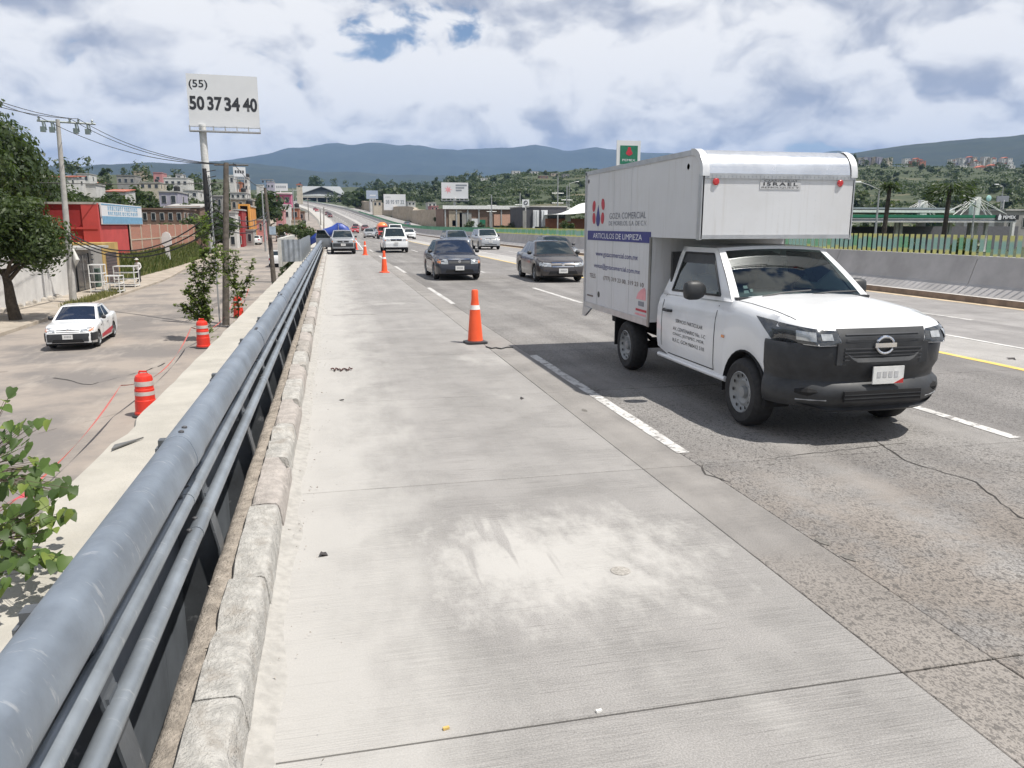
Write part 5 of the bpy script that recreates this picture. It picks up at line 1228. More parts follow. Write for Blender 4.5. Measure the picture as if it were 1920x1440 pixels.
text('38 95 97 32', b_, m_bgy, w * .84, h * .26, (x0 + w * .09, -.10, z0 + h * .38), bold=.03); text('(55)', b_, m_bgy, w * .22, h * .09, (x0 + w * .09, -.10, z0 + h * .76))
b_, x0, z0, w, h = board('billboard', 'pale billboard with pink star shape above the warehouse', 828, 878, 342, 372, 240)
mb = MB(); st = []
for k in range(14): a = math.pi * 2 * k / 14; rr = h * (.27 if k % 2 == 0 else .10); st.append((x0 + w * .25 + rr * math.cos(a), z0 + h * .55 + rr * math.sin(a)))
mb.prism(st, 'Y', -.10, -.085); mb.build('print', m_pink, b_)
for k in range(3): MB().box(x0 + w * .53, x0 + w * (.95 - .1 * k), -.10, -.085, z0 + h * (.78 - .16 * k), z0 + h * (.88 - .16 * k)).build('print', m_bgy, b_)
b_, x0, z0, w, h = board('billboard', 'blue grey small billboard before the dark far trees', 687, 709, 357, 373, 420, frame=False, face_=M('sign_bluegrey', (.36, .42, .52), .6)); MB().box(x0 + w * .3, x0 + w * .8, -.1, -.085, z0 + h * .35, z0 + h * .5).build('print', m_bb, b_)
b_, x0, z0, w, h = board('billboard', 'angled billboard with dark lettering beside the wooden pole top', 438, 461, 313, 331, 210, frame=True, yaw=R(12))
for k in range(4): MB().box(x0 + w * (.12 + .2 * k), x0 + w * (.26 + .2 * k), -.1, -.085, z0 + h * .35, z0 + h * .65).build('print', m_bk, b_)
b_, x0, z0, w, h = board('billboard', 'white hoarding with faint print above the pink roof', 516, 540, 344, 358, 230, frame=False)
for k in range(5): MB().box(x0 + w * (.1 + .16 * k), x0 + w * (.2 + .16 * k), -.1, -.085, z0 + h * .4, z0 + h * .7).build('print', m_bgy, b_)
b_, x0, z0, w, h = board('totem_sign', 'green fuel station totem sign in a white frame behind the truck', 1155, 1199, 263, 330, 110, frame=False, col=.4)
gp = MB().box(x0 + w * .14, x0 + w * .88, -.12, -.082, z0 + h * .34, z0 + h * .86).build('panel', M('fuel_green', (.02, .16, .09), .4), b_)
mb = MB(); rr = w * .16; mb.prism([(x0 + w * .52 + rr * math.sin(t_) * (.75 + .25 * math.cos(3 * t_)), z0 + h * .68 + rr * math.cos(t_) * (1.2 if math.cos(t_) > 0 else .9)) for t_ in [2 * math.pi * k / 18 for k in range(18)]], 'Y', -.14, -.125); mb.build('emblem', m_pr, gp)
text('PEMEX', b_, m_wh, w * .55, h * .06, (x0 + w * .24, -.13, z0 + h * .42))
b_, x0, z0, w, h = board('totem_sign', 'white square sign with round dark logo before the car dealership', 979, 992, 374, 389, 150, frame=False)
mb = MB(); rr = h * .28; c0 = (x0 + w * .5, z0 + h * .58); mb.prism([(c0[0] + rr * math.cos(t_), c0[1] + rr * math.sin(t_)) for t_ in [2 * math.pi * k / 20 for k in range(20)]], 'Y', -.11, -.085); lg = mb.build('emblem', m_bk, b_)
for q in (0, 2): mb = MB(); mb.prism([c0] + [(c0[0] + rr * .62 * math.cos(t_), c0[1] + rr * .62 * math.sin(t_)) for t_ in [math.pi / 2 * q + math.pi / 2 * k / 5 for k in range(6)]], 'Y', -.125, -.111); mb.build('quarter', m_bb, lg)
for q in (1, 3): mb = MB(); mb.prism([c0] + [(c0[0] + rr * .62 * math.cos(t_), c0[1] + rr * .62 * math.sin(t_)) for t_ in [math.pi / 2 * q + math.pi / 2 * k / 5 for k in range(6)]], 'Y', -.125, -.111); mb.build('quarter', m_bgy, lg)

# ------------------------------------------------------------------ buildings
m_win = glassmat('window_glass', (.03, .035, .04), .12); m_wfr = M('window_frame', (.5, .5, .48), .6); m_roofg = M('roof_slab', (.38, .37, .35), .9, var=.2, scale=.8); m_tile = M('roof_tile_red', (.42, .13, .08), .85, var=.2, scale=2)
def wallmat(n, c): c = tuple(x * .82 for x in c); return M('wall_' + n, c, .9, var=.1, scale=.7, dirt=.5, dirtcol=tuple(x * .55 for x in c), bump=.15, bscale=12)
WC = dict(white=(.68, .67, .64), cream=(.58, .52, .42), grey=(.34, .33, .31), pink=(.62, .16, .28), rose=(.60, .28, .28), orange=(.70, .30, .06), red=(.36, .05, .04), brick=(.42, .17, .10), tan=(.46, .39, .30), blue=(.22, .32, .45), dark=(.09, .09, .10), brown=(.23, .15, .11), lilac=(.44, .42, .50))
WM = {}
UNIT = None
def house(lb, px0, px1, yt, yb, Y, col='white', d=7.0, roof='flat', nw=(2, 1), group=None, name='house', zg=None, tank=False, sidewin=True, base=None):
    a = at(px0, yb, Y); b = at(px1, yb, Y); zt = at((px0 + px1) / 2, yt, Y).z; w = b.x - a.x; mx = (a.x + b.x) / 2
    z0 = min(G(mx, Y), G(mx, Y + d), G(a.x, Y), G(b.x, Y)) - .3 if zg is None else zg; h = zt - z0
    t_ = thing(name, lb, 'building' if name != 'house' else 'house', (mx, Y, z0), 0, group)
    wm = wallmat(col, WC[col]); rh = 0
    if roof in ('gable', 'hip'): rh = min(2.2, w * .22); 
    MB().box(-w / 2, w / 2, 0, d, 0, h - rh).build('wall', wm, t_)
    if roof == 'flat':
        MB().box(-w / 2 - .12, w / 2 + .12, -.15, d + .12, h - .22, h - .0).build('roof', m_roofg if random.random() < .6 else wm, t_)
    elif roof == 'lean':
        MB().prism([(-.4, h - .3), (d, h + .4), (d, h + .55), (-.4, h - .12)], 'X', -w / 2 - .2, w / 2 + .2).build('roof', m_tile if col in ('white', 'cream', 'tan') else m_roofg, t_)
    else:
        mb = MB(); mb.prism([(-w / 2 - .4, h - rh - .1), (0, h), (w / 2 + .4, h - rh - .1), (w / 2 + .4, h - rh - .25), (-w / 2 - .4, h - rh - .25)], 'Y', -.4, d + .3); mb.build('roof', m_tile, t_)
    if tank:
        mb = MB(); mb.lathe([(.5, 0), (.55, .3), (.55, .9), (.3, 1.15), (.1, 1.2)], 10, (w * .2, d * .5, h)); mb.build('water_tank', M('tank_black', (.03, .03, .03), .5), t_)
    nx, nz = nw
    vis = at((px0 + px1) / 2, yb, Y).z - z0; hv = h - rh - vis - .4
    ww, wh = min(1.3, w / (nx * 1.9)) if nx else 0, min(1.3, hv / (nz * 1.7)) if nz else 0
    for i in range(nx):
        for j in range(nz):
            x = -w / 2 + w * (i + .5) / nx; z = vis + hv * (j + .5) / nz + .15
            f = MB().box(x - ww / 2, x + ww / 2, -.06, .02, z - wh / 2, z + wh / 2).build('window', m_wfr, t_)
            MB().box(x - ww / 2 + .06, x + ww / 2 - .06, -.075, -.055, z - wh / 2 + .06, z + wh / 2 - .06).build('pane', m_win, f)
    s = 1 if mx < 0 else -1
    if sidewin:
        for i in range(max(1, nx - 1)):
            for j in range(nz):
                y = d * (i + .5) / max(1, nx - 1); z = vis + hv * (j + .5) / max(1, nz) + .15
                f = MB().box(s * w / 2 - .02, s * w / 2 + .06, y - .5, y + .5, z - wh / 2, z + wh / 2).build('window', m_wfr, t_); MB().box(s * w / 2 + .02, s * w / 2 + .075, y - .42, y + .42, z - wh / 2 + .06, z + wh / 2 - .06).build('pane', m_win, f)
    return t_
# near left: white wall, shop, red building, brick wall
z0 = -2.2
ww = thing('boundary_wall', 'long white plastered boundary wall behind the street tree and concrete pole', 'wall', (-15.85, 45, z0))
m_ww = M('wall_whitewash', (.60, .59, .57), .9, var=.1, scale=.9, dirt=.4, dirtcol=(.42, .41, .40), bump=.4, bscale=9)
mb = MB(); rg = []
for i in range(41): y = -12 + i * .5; zt = 2.55 + .35 * sm(-4, 6, y); rg.append([(0, y, -.2), (.02 * mnoise.noise(Vector((0, y * 2, 0))), y, zt * .5), (0, y, zt), (-.25, y, zt), (-.25, y, -.2)])
mb.loft(rg, True, True); mb.build('wall', m_ww, ww, 40)
MB().box(-.3, .06, -12, 8, 2.55, 2.58).build('wall_cap', m_roofg, ww)
random.seed(3)
for i in range(16): y = -12 + i * 1.1 + random.uniform(0, .5); s = random.uniform(.15, .35); MB().lathe([(s * .6, 0), (s, .12), (s * .8, .3), (s * .2, .38)], 7, (.08, y, -.1)).build('footing_stone', M('rubble_stone', (.36, .33, .29), .95, var=.25, scale=5, bump=.6), ww)
shp = thing('shop', 'grey single storey shop with dark doorway and thin concrete canopy', 'building', (-15.9, 53.1, z0))
MB().box(-7, 0, 0, 7.2, -.2, 2.75).build('wall', wallmat('grey', WC['grey']), shp); MB().box(-7.1, 1.15, -.6, 4.6, 2.72, 2.86).build('canopy', m_roofg, shp)
dr = MB().box(-.02, .05, 1.2, 3.8, 0, 2.3).build('door', m_win, shp); MB().box(-.01, .08, 1.1, 1.2, 0, 2.4).build('frame', m_blk, dr); MB().box(-.01, .08, 3.8, 3.9, 0, 2.4).build('frame', m_blk, dr); MB().box(-.01, .08, 2.46, 2.54, 0, 2.3).build('frame', m_wfr, dr)
for k in range(6): MB().box(0, .16, 4.4 + .12 * (k % 2), 4.5 + .12 * (k % 2), 1.4 + .16 * k, 1.5 + .16 * k).build('meter', m_bgy if k % 2 else m_wfr, shp)
MB().box(0, .3, 4.7, 5.4, .1, 1.3).build('gas_meter_box', M('box_green', (.10, .16, .13), .6), shp)
for k in range(2): MB().box(.05 + .1 * k, .12 + .1 * k, -.1 - .5 * k, .5 - .5 * k, 0, 1.25).build('leaning_sheet', m_bgy, shp)
ysh = thing('shop', 'narrow ochre framed shop front with closed dark shutter', 'building', (-15.9, 60.35, z0))
MB().box(-6, .05, 0, 4.2, -.2, 2.95).build('wall', M('wall_ochre', (.40, .27, .09), .85, var=.15, scale=1), ysh)
st_ = MB().box(0, .07, .7, 3.5, 0, 2.25).build('shutter', M('shutter_brown', (.09, .065, .065), .6), ysh)
for k in range(10): MB().box(.06, .085, .7, 3.5, .1 + .22 * k, .13 + .22 * k).build('slat', m_blk, st_)
rb = thing('red_building', 'deep red two storey building with blue and white sign', 'building', (-17.1, 64.6, .4))
m_red = wallmat('red', (.34, .028, .03)); m_red_lit = M('wall_red_lit', (.46, .06, .055), .85, var=.1, scale=.8, dirt=.2, dirtcol=(.3, .05, .05))  # second red is a lighter copy, sunlight on the street side put into its colour
MB().box(-9, 0, 0, 14, -2.6, 3.15).build('wall', m_red, rb); MB().box(0, .05, .1, 8.6, -1.0, 1.55).build('street_face', m_red_lit, rb)
MB().box(-9.1, .1, -.12, 14.1, 3.12, 3.28).build('roof', m_roofg, rb); MB().box(-1.0, .12, -.1, .25, -.5, 3.2).build('pilaster', m_red_lit, rb)
MB().box(-9.0, .02, -.14, .0, 1.30, 1.45).build('ledge', m_red_lit, rb)
wf = MB().box(-4.6, -3.1, -.05, .05, .3, 2.3).build('window', m_wfr, rb); MB().box(-4.5, -3.9, -.07, -.04, .4, 2.2).build('pane', m_win, wf); MB().box(-3.8, -3.2, -.07, -.04, .4, 2.2).build('pane', m_win, wf)
MB().box(-1.6, -.9, -.08, -.02, -.4, .35).build('sign_plate', m_bb, rb)
m_sb = M('sign_blue', (.16, .34, .50), .5)
SGS = 13.0 / 11
sg = thing('shop_sign', 'large blue and white painted sign on the red building', 'sign', (-17.0, 65.2, 2.05))
MB().box(0, .10, 0, 11, 0, 1.6).build('panel', m_bb, sg); MB().box(.10, .115, .05, 10.9, .05, .62).build('band', m_sb, sg); MB().box(.10, .115, .05, 10.9, 1.46, 1.55).build('band', m_sb, sg)
random.seed(8); y = 1.5
while y < 9.6:
    l = random.uniform(.28, .5); 
    for (za, zb_) in ((1.08, 1.40), (.72, .98)):
        mb = MB(); mb.box(.10, .118, y, y + .09, za, zb_)
        if random.random() < .8: mb.box(.10, .118, y + .09, y + l * .7, zb_ - .08, zb_)
        if random.random() < .6: mb.box(.10, .118, y + l * .6, y + l * .6 + .09, za, zb_)
        if random.random() < .4: mb.box(.10, .118, y + .09, y + l * .7, za, za + .07)
        mb.build('painted_letter', m_sb, sg)
    y += l + .18
sg.scale = (1, SGS, 1)
bw = thing('brick_wall', 'long orange brick yard wall with concrete columns beyond the red building', 'wall', (-16.98, 73.4, -.6))
m_br = M('brick_orange', (.40, .15, .085), .9); t = m_br.node_tree; b = t.nodes['Principled BSDF']
pos = nd(t, 'ShaderNodeNewGeometry').outputs['Position']; sp = nd(t, 'ShaderNodeSeparateXYZ', {0: pos}); cm = nd(t, 'ShaderNodeCombineXYZ', {0: sp.outputs[1], 1: sp.outputs[2], 2: 0.0})
bt = nd(t, 'ShaderNodeTexBrick', {'Vector': cm.outputs[0], 'Color1': (.42, .15, .085, 1), 'Color2': (.33, .12, .07, 1), 'Mortar': (.36, .30, .26, 1), 'Scale': 2.2, 'Mortar Size': .025})
t.links.new(mixc(t, mth(t, 'MULTIPLY', noi(t, pos, .5, 5), .5), bt.outputs[0], (.33, .16, .11)), b.inputs['Base Color'])
MB().box(-.2, 0, 0, 37, -1.2, 2.65).build('wall', m_br, bw)
for k in range(10): MB().box(-.22, .04, k * 4.0, k * 4.0 + .28, -1.2, 2.7).build('column', M('column_concrete', (.42, .36, .28), .9), bw)
MB().box(-.23, .03, 0, 37, 1.28, 1.40).build('tie_beam', M('column_concrete'), bw)
wm_ = thing('marker_stone', 'white rounded marker post in the weeds below the brick wall', 'marker', (-16.2, 84.5, -1.4))
MB().prism([(-.22, 0), (.22, 0), (.18, 1.3), (.45, 1.5), (.45, 2.2), (.3, 2.6), (0, 2.75), (-.3, 2.6), (-.45, 2.2), (-.45, 1.5), (-.18, 1.3)], 'Y', -.12, .12).build('post', m_ww, wm_)
mb = MB(); rg = []
for i in range(24):
    y = 64.5 + i * 1.9; rr = []
    for k in range(7): f = k / 6; x = -15.6 - f * 1.6; rr.append((x, y, zs(y) + .12 + 1.5 * sm(0, 1, f) + .15 * mnoise.noise(Vector((x, y, 0)))))
    rings = rr; rg.append(rr)
mb.loft(rg, False, False); tag(mb.build('earth_bank', groundmat(), smooth=60), kind='structure')
def grass(name, lb, spots, m, n, hgt):
    mb = MB()
    for i in range(n):
        x, y, z = spots(); h = hgt * random.uniform(.4, 1.2); a = random.uniform(0, 6.28); w = h * .10; lean = random.uniform(0, .5) * h; b_ = random.uniform(0, 6.28)
        p = Vector((x, y, z)); u = Vector((math.cos(a), math.sin(a), 0)) * w; l = Vector((math.cos(b_) * lean, math.sin(b_) * lean, h))
        mb.add([p - u, p + u, p + l * .6 + u * .7, p + l, p + l * .6 - u * .7], [(0, 1, 2, 3, 4)])
    tag(mb.build(name, m, None, None, False), lb, 'grass', kind='stuff')
m_gr = leafmat('grass_green', (.045, .075, .018), (.13, .15, .045)); m_gry = leafmat('grass_dry', (.10, .11, .035), (.24, .22, .09))
def bank(): 
    y = random.uniform(64, 105); f = random.random() ** .8; x = -15.55 - f * 1.35; return x, y, zs(y) + .10 + 1.5 * sm(0, 1, f)
grass('weeds', 'tall weeds on the bank below the brick wall', bank, m_gr, 5200, .55)
grass('weeds', 'dry yellow weeds mixed into the bank below the brick wall', bank, m_gry, 2600, .5)
grass('weeds', 'dry grass tufts round the foot of the concrete pole', lambda: ((lambda y: (-13.0 - random.random() * .9, y, zs(y) + .12))(random.uniform(44, 54))), m_gry, 1500, .28)
random.seed(21)
# shelving racks on the pavement
def rack(lb, x, Y, w, dpt, h, n):
    r = thing('metal_rack', lb, 'rack', (x, Y, zs(Y) + .15), R(-6), 'white metal racks outside the shop'); m = M('rack_white', (.72, .72, .70), .5)
    for a in (0, w):
        for b_ in (0, dpt): MB().box(a - .025, a + .025, b_ - .025, b_ + .025, 0, h).build('upright', m, r)
    for k in range(n):
        z = .1 + (h - .12) * k / (n - 1); mb = MB(); mb.box(-.03, w + .03, -.03, .03, z, z + .05); mb.box(-.03, w + .03, dpt - .03, dpt + .03, z, z + .05); mb.box(-.03, .03, 0, dpt, z, z + .05); mb.box(w - .03, w + .03, 0, dpt, z, z + .05); mb.build('shelf_frame', m, r)
        MB().box(.0, w, .0, dpt, z + .012, z + .03).build('shelf', M('shelf_grey', (.42, .43, .43), .6), r)
rack('tall white metal rack with four shelves leftmost outside the shop', at(170, 540, 53.2).x, 53.2, .72, .7, 1.72, 4); rack('low white metal rack, shortest of those outside the shop', at(197, 540, 52.6).x, 52.6, .85, .8, 1.05, 3); rack('wide white metal rack beside the standing person', at(215, 530, 57.5).x, 57.5, 1.3, .9, 1.40, 4)
# person
pe = thing('person', 'person in white shirt, hat and dark trousers beside the racks', 'person', (-14.05, 62.2, zs(62) + .15), R(-20))
bm = bmesh.new(); V = {}; 
J = dict(pel=(0, 0, .92), spi=(0, -.02, 1.12), che=(0, -.03, 1.32), nek=(0, -.06, 1.47), hed=(0, -.09, 1.56), top=(0, -.10, 1.68), hl=(-.09, 0, .88), kl=(-.10, -.03, .48), al=(-.10, .03, .09), tl=(-.11, -.14, .04), hr=(.09, 0, .88), kr=(.11, -.06, .48), ar=(.12, .0, .09), tr=(.13, -.17, .04), sl=(-.18, -.03, 1.38), el=(-.24, 0, 1.11), wl=(-.22, -.14, .90), sr=(.18, -.03, 1.38), er=(.25, -.02, 1.11), wr=(.20, -.20, .96), fl=(-.21, -.20, .83), fr=(.18, -.28, .93))
RD = dict(pel=.135, spi=.125, che=.14, nek=.055, hed=.09, top=.07, hl=.085, kl=.06, al=.045, tl=.04, hr=.085, kr=.06, ar=.045, tr=.04, sl=.065, el=.047, wl=.035, sr=.065, er=.047, wr=.035, fl=.03, fr=.03)
names = list(J); E_ = [('pel', 'spi'), ('spi', 'che'), ('che', 'nek'), ('nek', 'hed'), ('hed', 'top'), ('pel', 'hl'), ('hl', 'kl'), ('kl', 'al'), ('al', 'tl'), ('pel', 'hr'), ('hr', 'kr'), ('kr', 'ar'), ('ar', 'tr'), ('che', 'sl'), ('sl', 'el'), ('el', 'wl'), ('wl', 'fl'), ('che', 'sr'), ('sr', 'er'), ('er', 'wr'), ('wr', 'fr')]
me = bpy.data.meshes.new('body'); me.from_pydata([J[n] for n in names], [(names.index(a), names.index(b)) for a, b in E_], [])
mp = M('person_clothes', (.7, .7, .7), .8); t = mp.node_tree; z = nd(t, 'ShaderNodeSeparateXYZ', {0: nd(t, 'ShaderNodeTexCoord').outputs['Object']}).outputs[2]
c1 = mixc(t, mth(t, 'GREATER_THAN', z, .93), (.02, .02, .028), (.66, .64, .63)); c1 = mixc(t, mth(t, 'GREATER_THAN', z, 1.46), c1, (.24, .13, .085)); c1 = mixc(t, mth(t, 'LESS_THAN', z, .075), c1, (.03, .025, .02))
t.links.new(c1, t.nodes['Principled BSDF'].inputs['Base Color']); me.materials.append(mp); ob = link('body', me, pe)
sk = ob.modifiers.new('skin', 'SKIN')
if not me.skin_vertices: 
    bm = bmesh.new(); bm.from_mesh(me); bm.verts.layers.skin.verify(); bm.to_mesh(me); bm.free()
for i, n in enumerate(names): me.skin_vertices[0].data[i].radius = (RD[n], RD[n] * (.8 if n in ('pel', 'spi', 'che') else 1)); me.skin_vertices[0].data[i].use_root = (n == 'pel')
ss = ob.modifiers.new('sub', 'SUBSURF'); ss.levels = 1; ss.render_levels = 2; sk.use_smooth_shade = True
MB().lathe([(.17, 1.665), (.16, 1.68), (.10, 1.69), (.095, 1.76), (.05, 1.78), (.001, 1.785)], 14, (0, -.10, 0)).build('hat', M('hat_straw', (.62, .60, .55), .8), pe, 40)
# ------------------------------------------------------------------ houses along and behind the side street
random.seed(4)
TOWN = [
 ('white two storey house right behind the wooden pole', 430, 446, 396, 470, 128, 'white', 12, 'flat', (1, 2)), ('red brown house with dark upper wall next to the orange house', 443, 458, 392, 470, 132, 'red', 12, 'flat', (1, 2)),
 ('bright orange house with tall framed upper balcony', 452, 473, 385, 450, 140, 'orange', 10, 'flat', (1, 1)), ('grey shop with blue bin under the orange house', 462, 476, 430, 460, 136, 'grey', 6, 'flat', (1, 1)),
 ('pink storefront with white bars far along the side street', 476, 496, 411, 462, 150, 'rose', 10, 'flat', (2, 2)), ('grey flat roofed house above the orange house', 434, 470, 372, 395, 165, 'tan', 10, 'flat', (3, 1)),
 ('white roofed house above the tan one', 432, 462, 360, 374, 185, 'white', 10, 'flat', (3, 1)), ('magenta pink tall house below the white hoarding', 518, 546, 362, 386, 210, 'pink', 10, 'lean', (2, 1)),
 ('rose pink house front under the white block', 519, 534, 393, 436, 180, 'rose', 8, 'flat', (1, 2)), ('white block above the rose pink house', 520, 545, 383, 420, 195, 'white', 8, 'flat', (2, 1)),
 ('brick red house with shaded balconies far on the street', 547, 563, 389, 436, 205, 'brick', 8, 'flat', (1, 2)), ('orange brown low house under the brick red one', 546, 565, 412, 440, 198, 'tan', 6, 'flat', (2, 1)),
 ('dark maroon house beside the brick red one', 562, 572, 396, 430, 235, 'brown', 8, 'flat', (1, 2)), ('low red tiled kiosk at the street bend', 563, 574, 420, 434, 220, 'red', 4, 'lean', (1, 0)),
 ('long grey house with dark windows above the brick wall', 265, 345, 390, 420, 112, 'brown', 10, 'flat', (5, 1)), ('house with red roof edge behind the grey long house', 310, 375, 386, 400, 125, 'brown', 10, 'lean', (3, 0)),
 ('pale house with white parapet behind the grey long house', 300, 335, 358, 388, 150, 'lilac', 10, 'flat', (2, 1)), ('big white stepped block in the middle of the town', 308, 353, 333, 352, 330, 'white', 14, 'flat', (4, 1)),
 ('small white tower on the stepped white block', 330, 342, 326, 340, 332, 'white', 8, 'flat', (1, 1)), ('brick and white house left of the big white block', 289, 305, 323, 345, 350, 'rose', 10, 'flat', (1, 1)),
 ('ochre house on the skyline left of the brick and white one', 252, 268, 321, 340, 380, 'tan', 10, 'flat', (1, 1)), ('broad white canopied house in the town trees', 197, 236, 357, 370, 170, 'white', 8, 'lean', (3, 0)),
 ('red tiled long roof house left of the concrete pole', 82, 128, 329, 347, 150, 'white', 10, 'lean', (3, 1)), ('long white low roof behind the concrete pole', 128, 180, 344, 352, 160, 'white', 6, 'flat', (4, 0)),
 ('white house on the skyline above the long low roof', 146, 168, 325, 342, 260, 'white', 8, 'flat', (2, 1)), ('grey block house in front of the town skyline', 220, 254, 328, 348, 300, 'grey', 10, 'flat', (3, 1)),
 ('wide pale house below the town skyline', 262, 300, 341, 356, 260, 'cream', 10, 'flat', (3, 1)), ('white house beside the billboard column', 345, 372, 356, 372, 190, 'white', 8, 'flat', (2, 1)),
 ('grey concrete house right of the billboard column', 396, 418, 366, 392, 160, 'grey', 8, 'flat', (2, 1)), ('brick house under the angled billboard', 440, 453, 341, 358, 240, 'brick', 8, 'flat', (1, 1)),
 ('white narrow tower house under the angled billboard', 459, 466, 332, 358, 245, 'white', 6, 'flat', (1, 2)), ('white rounded house left of the brick house', 430, 440, 328, 346, 235, 'white', 6, 'flat', (1, 1)),
 ('glassy blue office block on the far skyline', 490, 512, 336, 352, 480, 'blue', 12, 'flat', (3, 2)), ('lilac office block next to the blue one', 501, 514, 340, 358, 430, 'lilac', 10, 'flat', (2, 1)),
 ('white warehouse small on the far skyline', 481, 493, 346, 354, 420, 'white', 10, 'flat', (2, 0)),
 ('small cream house beside the big grey roof', 556, 566, 344, 352, 600, 'cream', 10, 'gable', (1, 1)), ('white house low behind the leaning pole', 483, 497, 391, 412, 190, 'tan', 8, 'flat', (1, 1)),
 ('long tan house above the side street trees', 470, 500, 372, 388, 230, 'tan', 9, 'flat', (3, 1)), ('orange tiled house peeking through the left trees', -6, 20, 374, 390, 90, 'orange', 8, 'lean', (2, 0)),
]
for (lb, a, b, c, d, Y, col, dp, rf, nw) in TOWN: house(lb, a, b, c, d, Y, col, dp, rf, nw, tank=random.random() < .2)
# orange balcony frame
ob_ = at(459, 400, 139.6); of = thing('balcony_frame', 'deep orange framed balcony box on the orange house', 'balcony', (ob_.x, 139.5, ob_.z - 3.2)); m_of = M('wall_orange_frame', (.72, .34, .07), .8)
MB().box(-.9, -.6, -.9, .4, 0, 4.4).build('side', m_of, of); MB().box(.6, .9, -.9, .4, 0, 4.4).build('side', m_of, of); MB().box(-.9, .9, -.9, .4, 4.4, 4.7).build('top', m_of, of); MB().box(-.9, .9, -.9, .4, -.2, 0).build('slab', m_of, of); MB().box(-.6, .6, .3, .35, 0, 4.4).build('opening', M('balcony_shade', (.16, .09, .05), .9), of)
# scattered small houses of the town hillside
random.seed(17)
n = 0
while n < 46:
    px = random.uniform(70, 560); Y = random.uniform(260, 620); x = at(px, 340, Y).x; z = G(x, Y)
    py = 422 - (z - 2) / Y * 1490
    w = random.uniform(4, 8); h = random.uniform(2.4, 4.6); k = 1490 / Y
    if x - cx(Y) > -14: continue
    house('small pale house among the trees of the far left town', px, px + w * k, py - h * k, py, Y, random.choice(('white', 'white', 'cream', 'tan', 'lilac', 'grey', 'brick')), 7, random.choice(('flat', 'flat', 'flat', 'lean')), (random.choice((1, 2)), 1), 'houses of the far left town', sidewin=False); n += 1
# ------------------------------------------------------------------ right of the highway
wh_ = house('long brick and grey warehouse with white roof edge beyond the median', 832, 985, 391, 434, 215, 'brown', 16, 'flat', (0, 0), name='warehouse')
def pan(px0, px1, y0, y1, Y, m, par, nm='panel', th=.12):
    a = at(px0, y1, Y); b = at(px1, y0, Y); o = par.location; return MB().box(a.x - o.x, b.x - o.x, Y - th - o.y, Y - o.y, a.z - o.z, b.z - o.z).build(nm, m, par)
Yw = 214.9
pan(830, 985, 386, 392, Yw, M('fascia_white', (.70, .70, .69), .5), wh_, 'fascia', .5)
pan(842, 866, 395, 432, Yw, wallmat('tan', WC['tan']), wh_); pan(862, 884, 399, 431, Yw, wallmat('grey', WC['grey']), wh_); pan(884, 898, 410, 426, Yw, m_bb, wh_, 'shutter'); pan(899, 910, 412, 428, Yw, M('fuel_green'), wh_, 'door')
pan(926, 962, 402, 423, Yw, M('mural_peach', (.50, .30, .22), .8), wh_, 'shutter'); pan(962, 975, 397, 407, Yw, wallmat('orange', WC['orange']), wh_, 'sign'); pan(928, 964, 424, 432, Yw, m_dark, wh_, 'opening'); pan(848, 856, 413, 424, Yw, m_bb, wh_, 'sign'); pan(878, 910, 428, 431, Yw - .1, m_bb, wh_, 'low_wall')
for k in range(7): pan(834 + k * 21, 836 + k * 21, 393, 433, Yw - .15, m_steel, wh_, 'column')
dl_ = house('dark glass car dealership with tall white panels', 986, 1062, 386, 437, 150, 'dark', 14, 'flat', (0, 0), name='dealership'); Yd = 149.9
for a, b in ((999, 1010), (1014, 1026)): pan(a, b, 394, 425, Yd, m_bb, dl_, 'panel', .3)
for k in range(4): pan(1001 + 14 * (k // 2) + 4 * (k % 2), 1002 + 14 * (k // 2) + 4 * (k % 2), 396, 424, Yd - .31, m_bgy, dl_, 'seam', .03)
pan(998, 1002, 425, 436, Yd, m_bb, dl_, 'column', .3); pan(980, 986, 395, 436, Yd, wallmat('grey', WC['grey']), dl_, 'panel')
for k in range(3): pan(1028, 1060, 399 + 9 * k, 406 + 9 * k, Yd, m_win, dl_, 'window_band')
pan(1060, 1070, 399, 415, Yd - 1, m_bb, dl_, 'banner')
tent = thing('tent_roof', 'white peaked membrane roof between dealership and truck', 'tent', (at(1085, 410, 140).x, 140, G(at(1085, 410, 140).x, 140)))
za, zt_ = at(1085, 402, 140).z - tent.location.z, at(1100, 379, 140).z - tent.location.z
mb = MB(); rg = []
for j in range(7):
    y = j * 1.6; rg.append([(-4 + 1.1 * i, y, za + (zt_ - za) * max(0, math.exp(-((i - 6) / 3.0) ** 2) * (1 - abs(j - 3) / 3.6))) for i in range(12)])
mb.loft(rg, False, False); mb.build('membrane', M('membrane_white', (.76, .76, .74), .6), tent, 60, False).modifiers.new('s', 'SOLIDIFY').thickness = .05
for x in (-4, 2, 8): MB().box(x - .1, x + .1, 0, .2, 0, za).build('post', m_steel, tent)
MB().box(-3.8, 5.5, 9.4, 9.8, 0, za * .85).build('brick_wall', wallmat('brick', WC['brick']), tent)
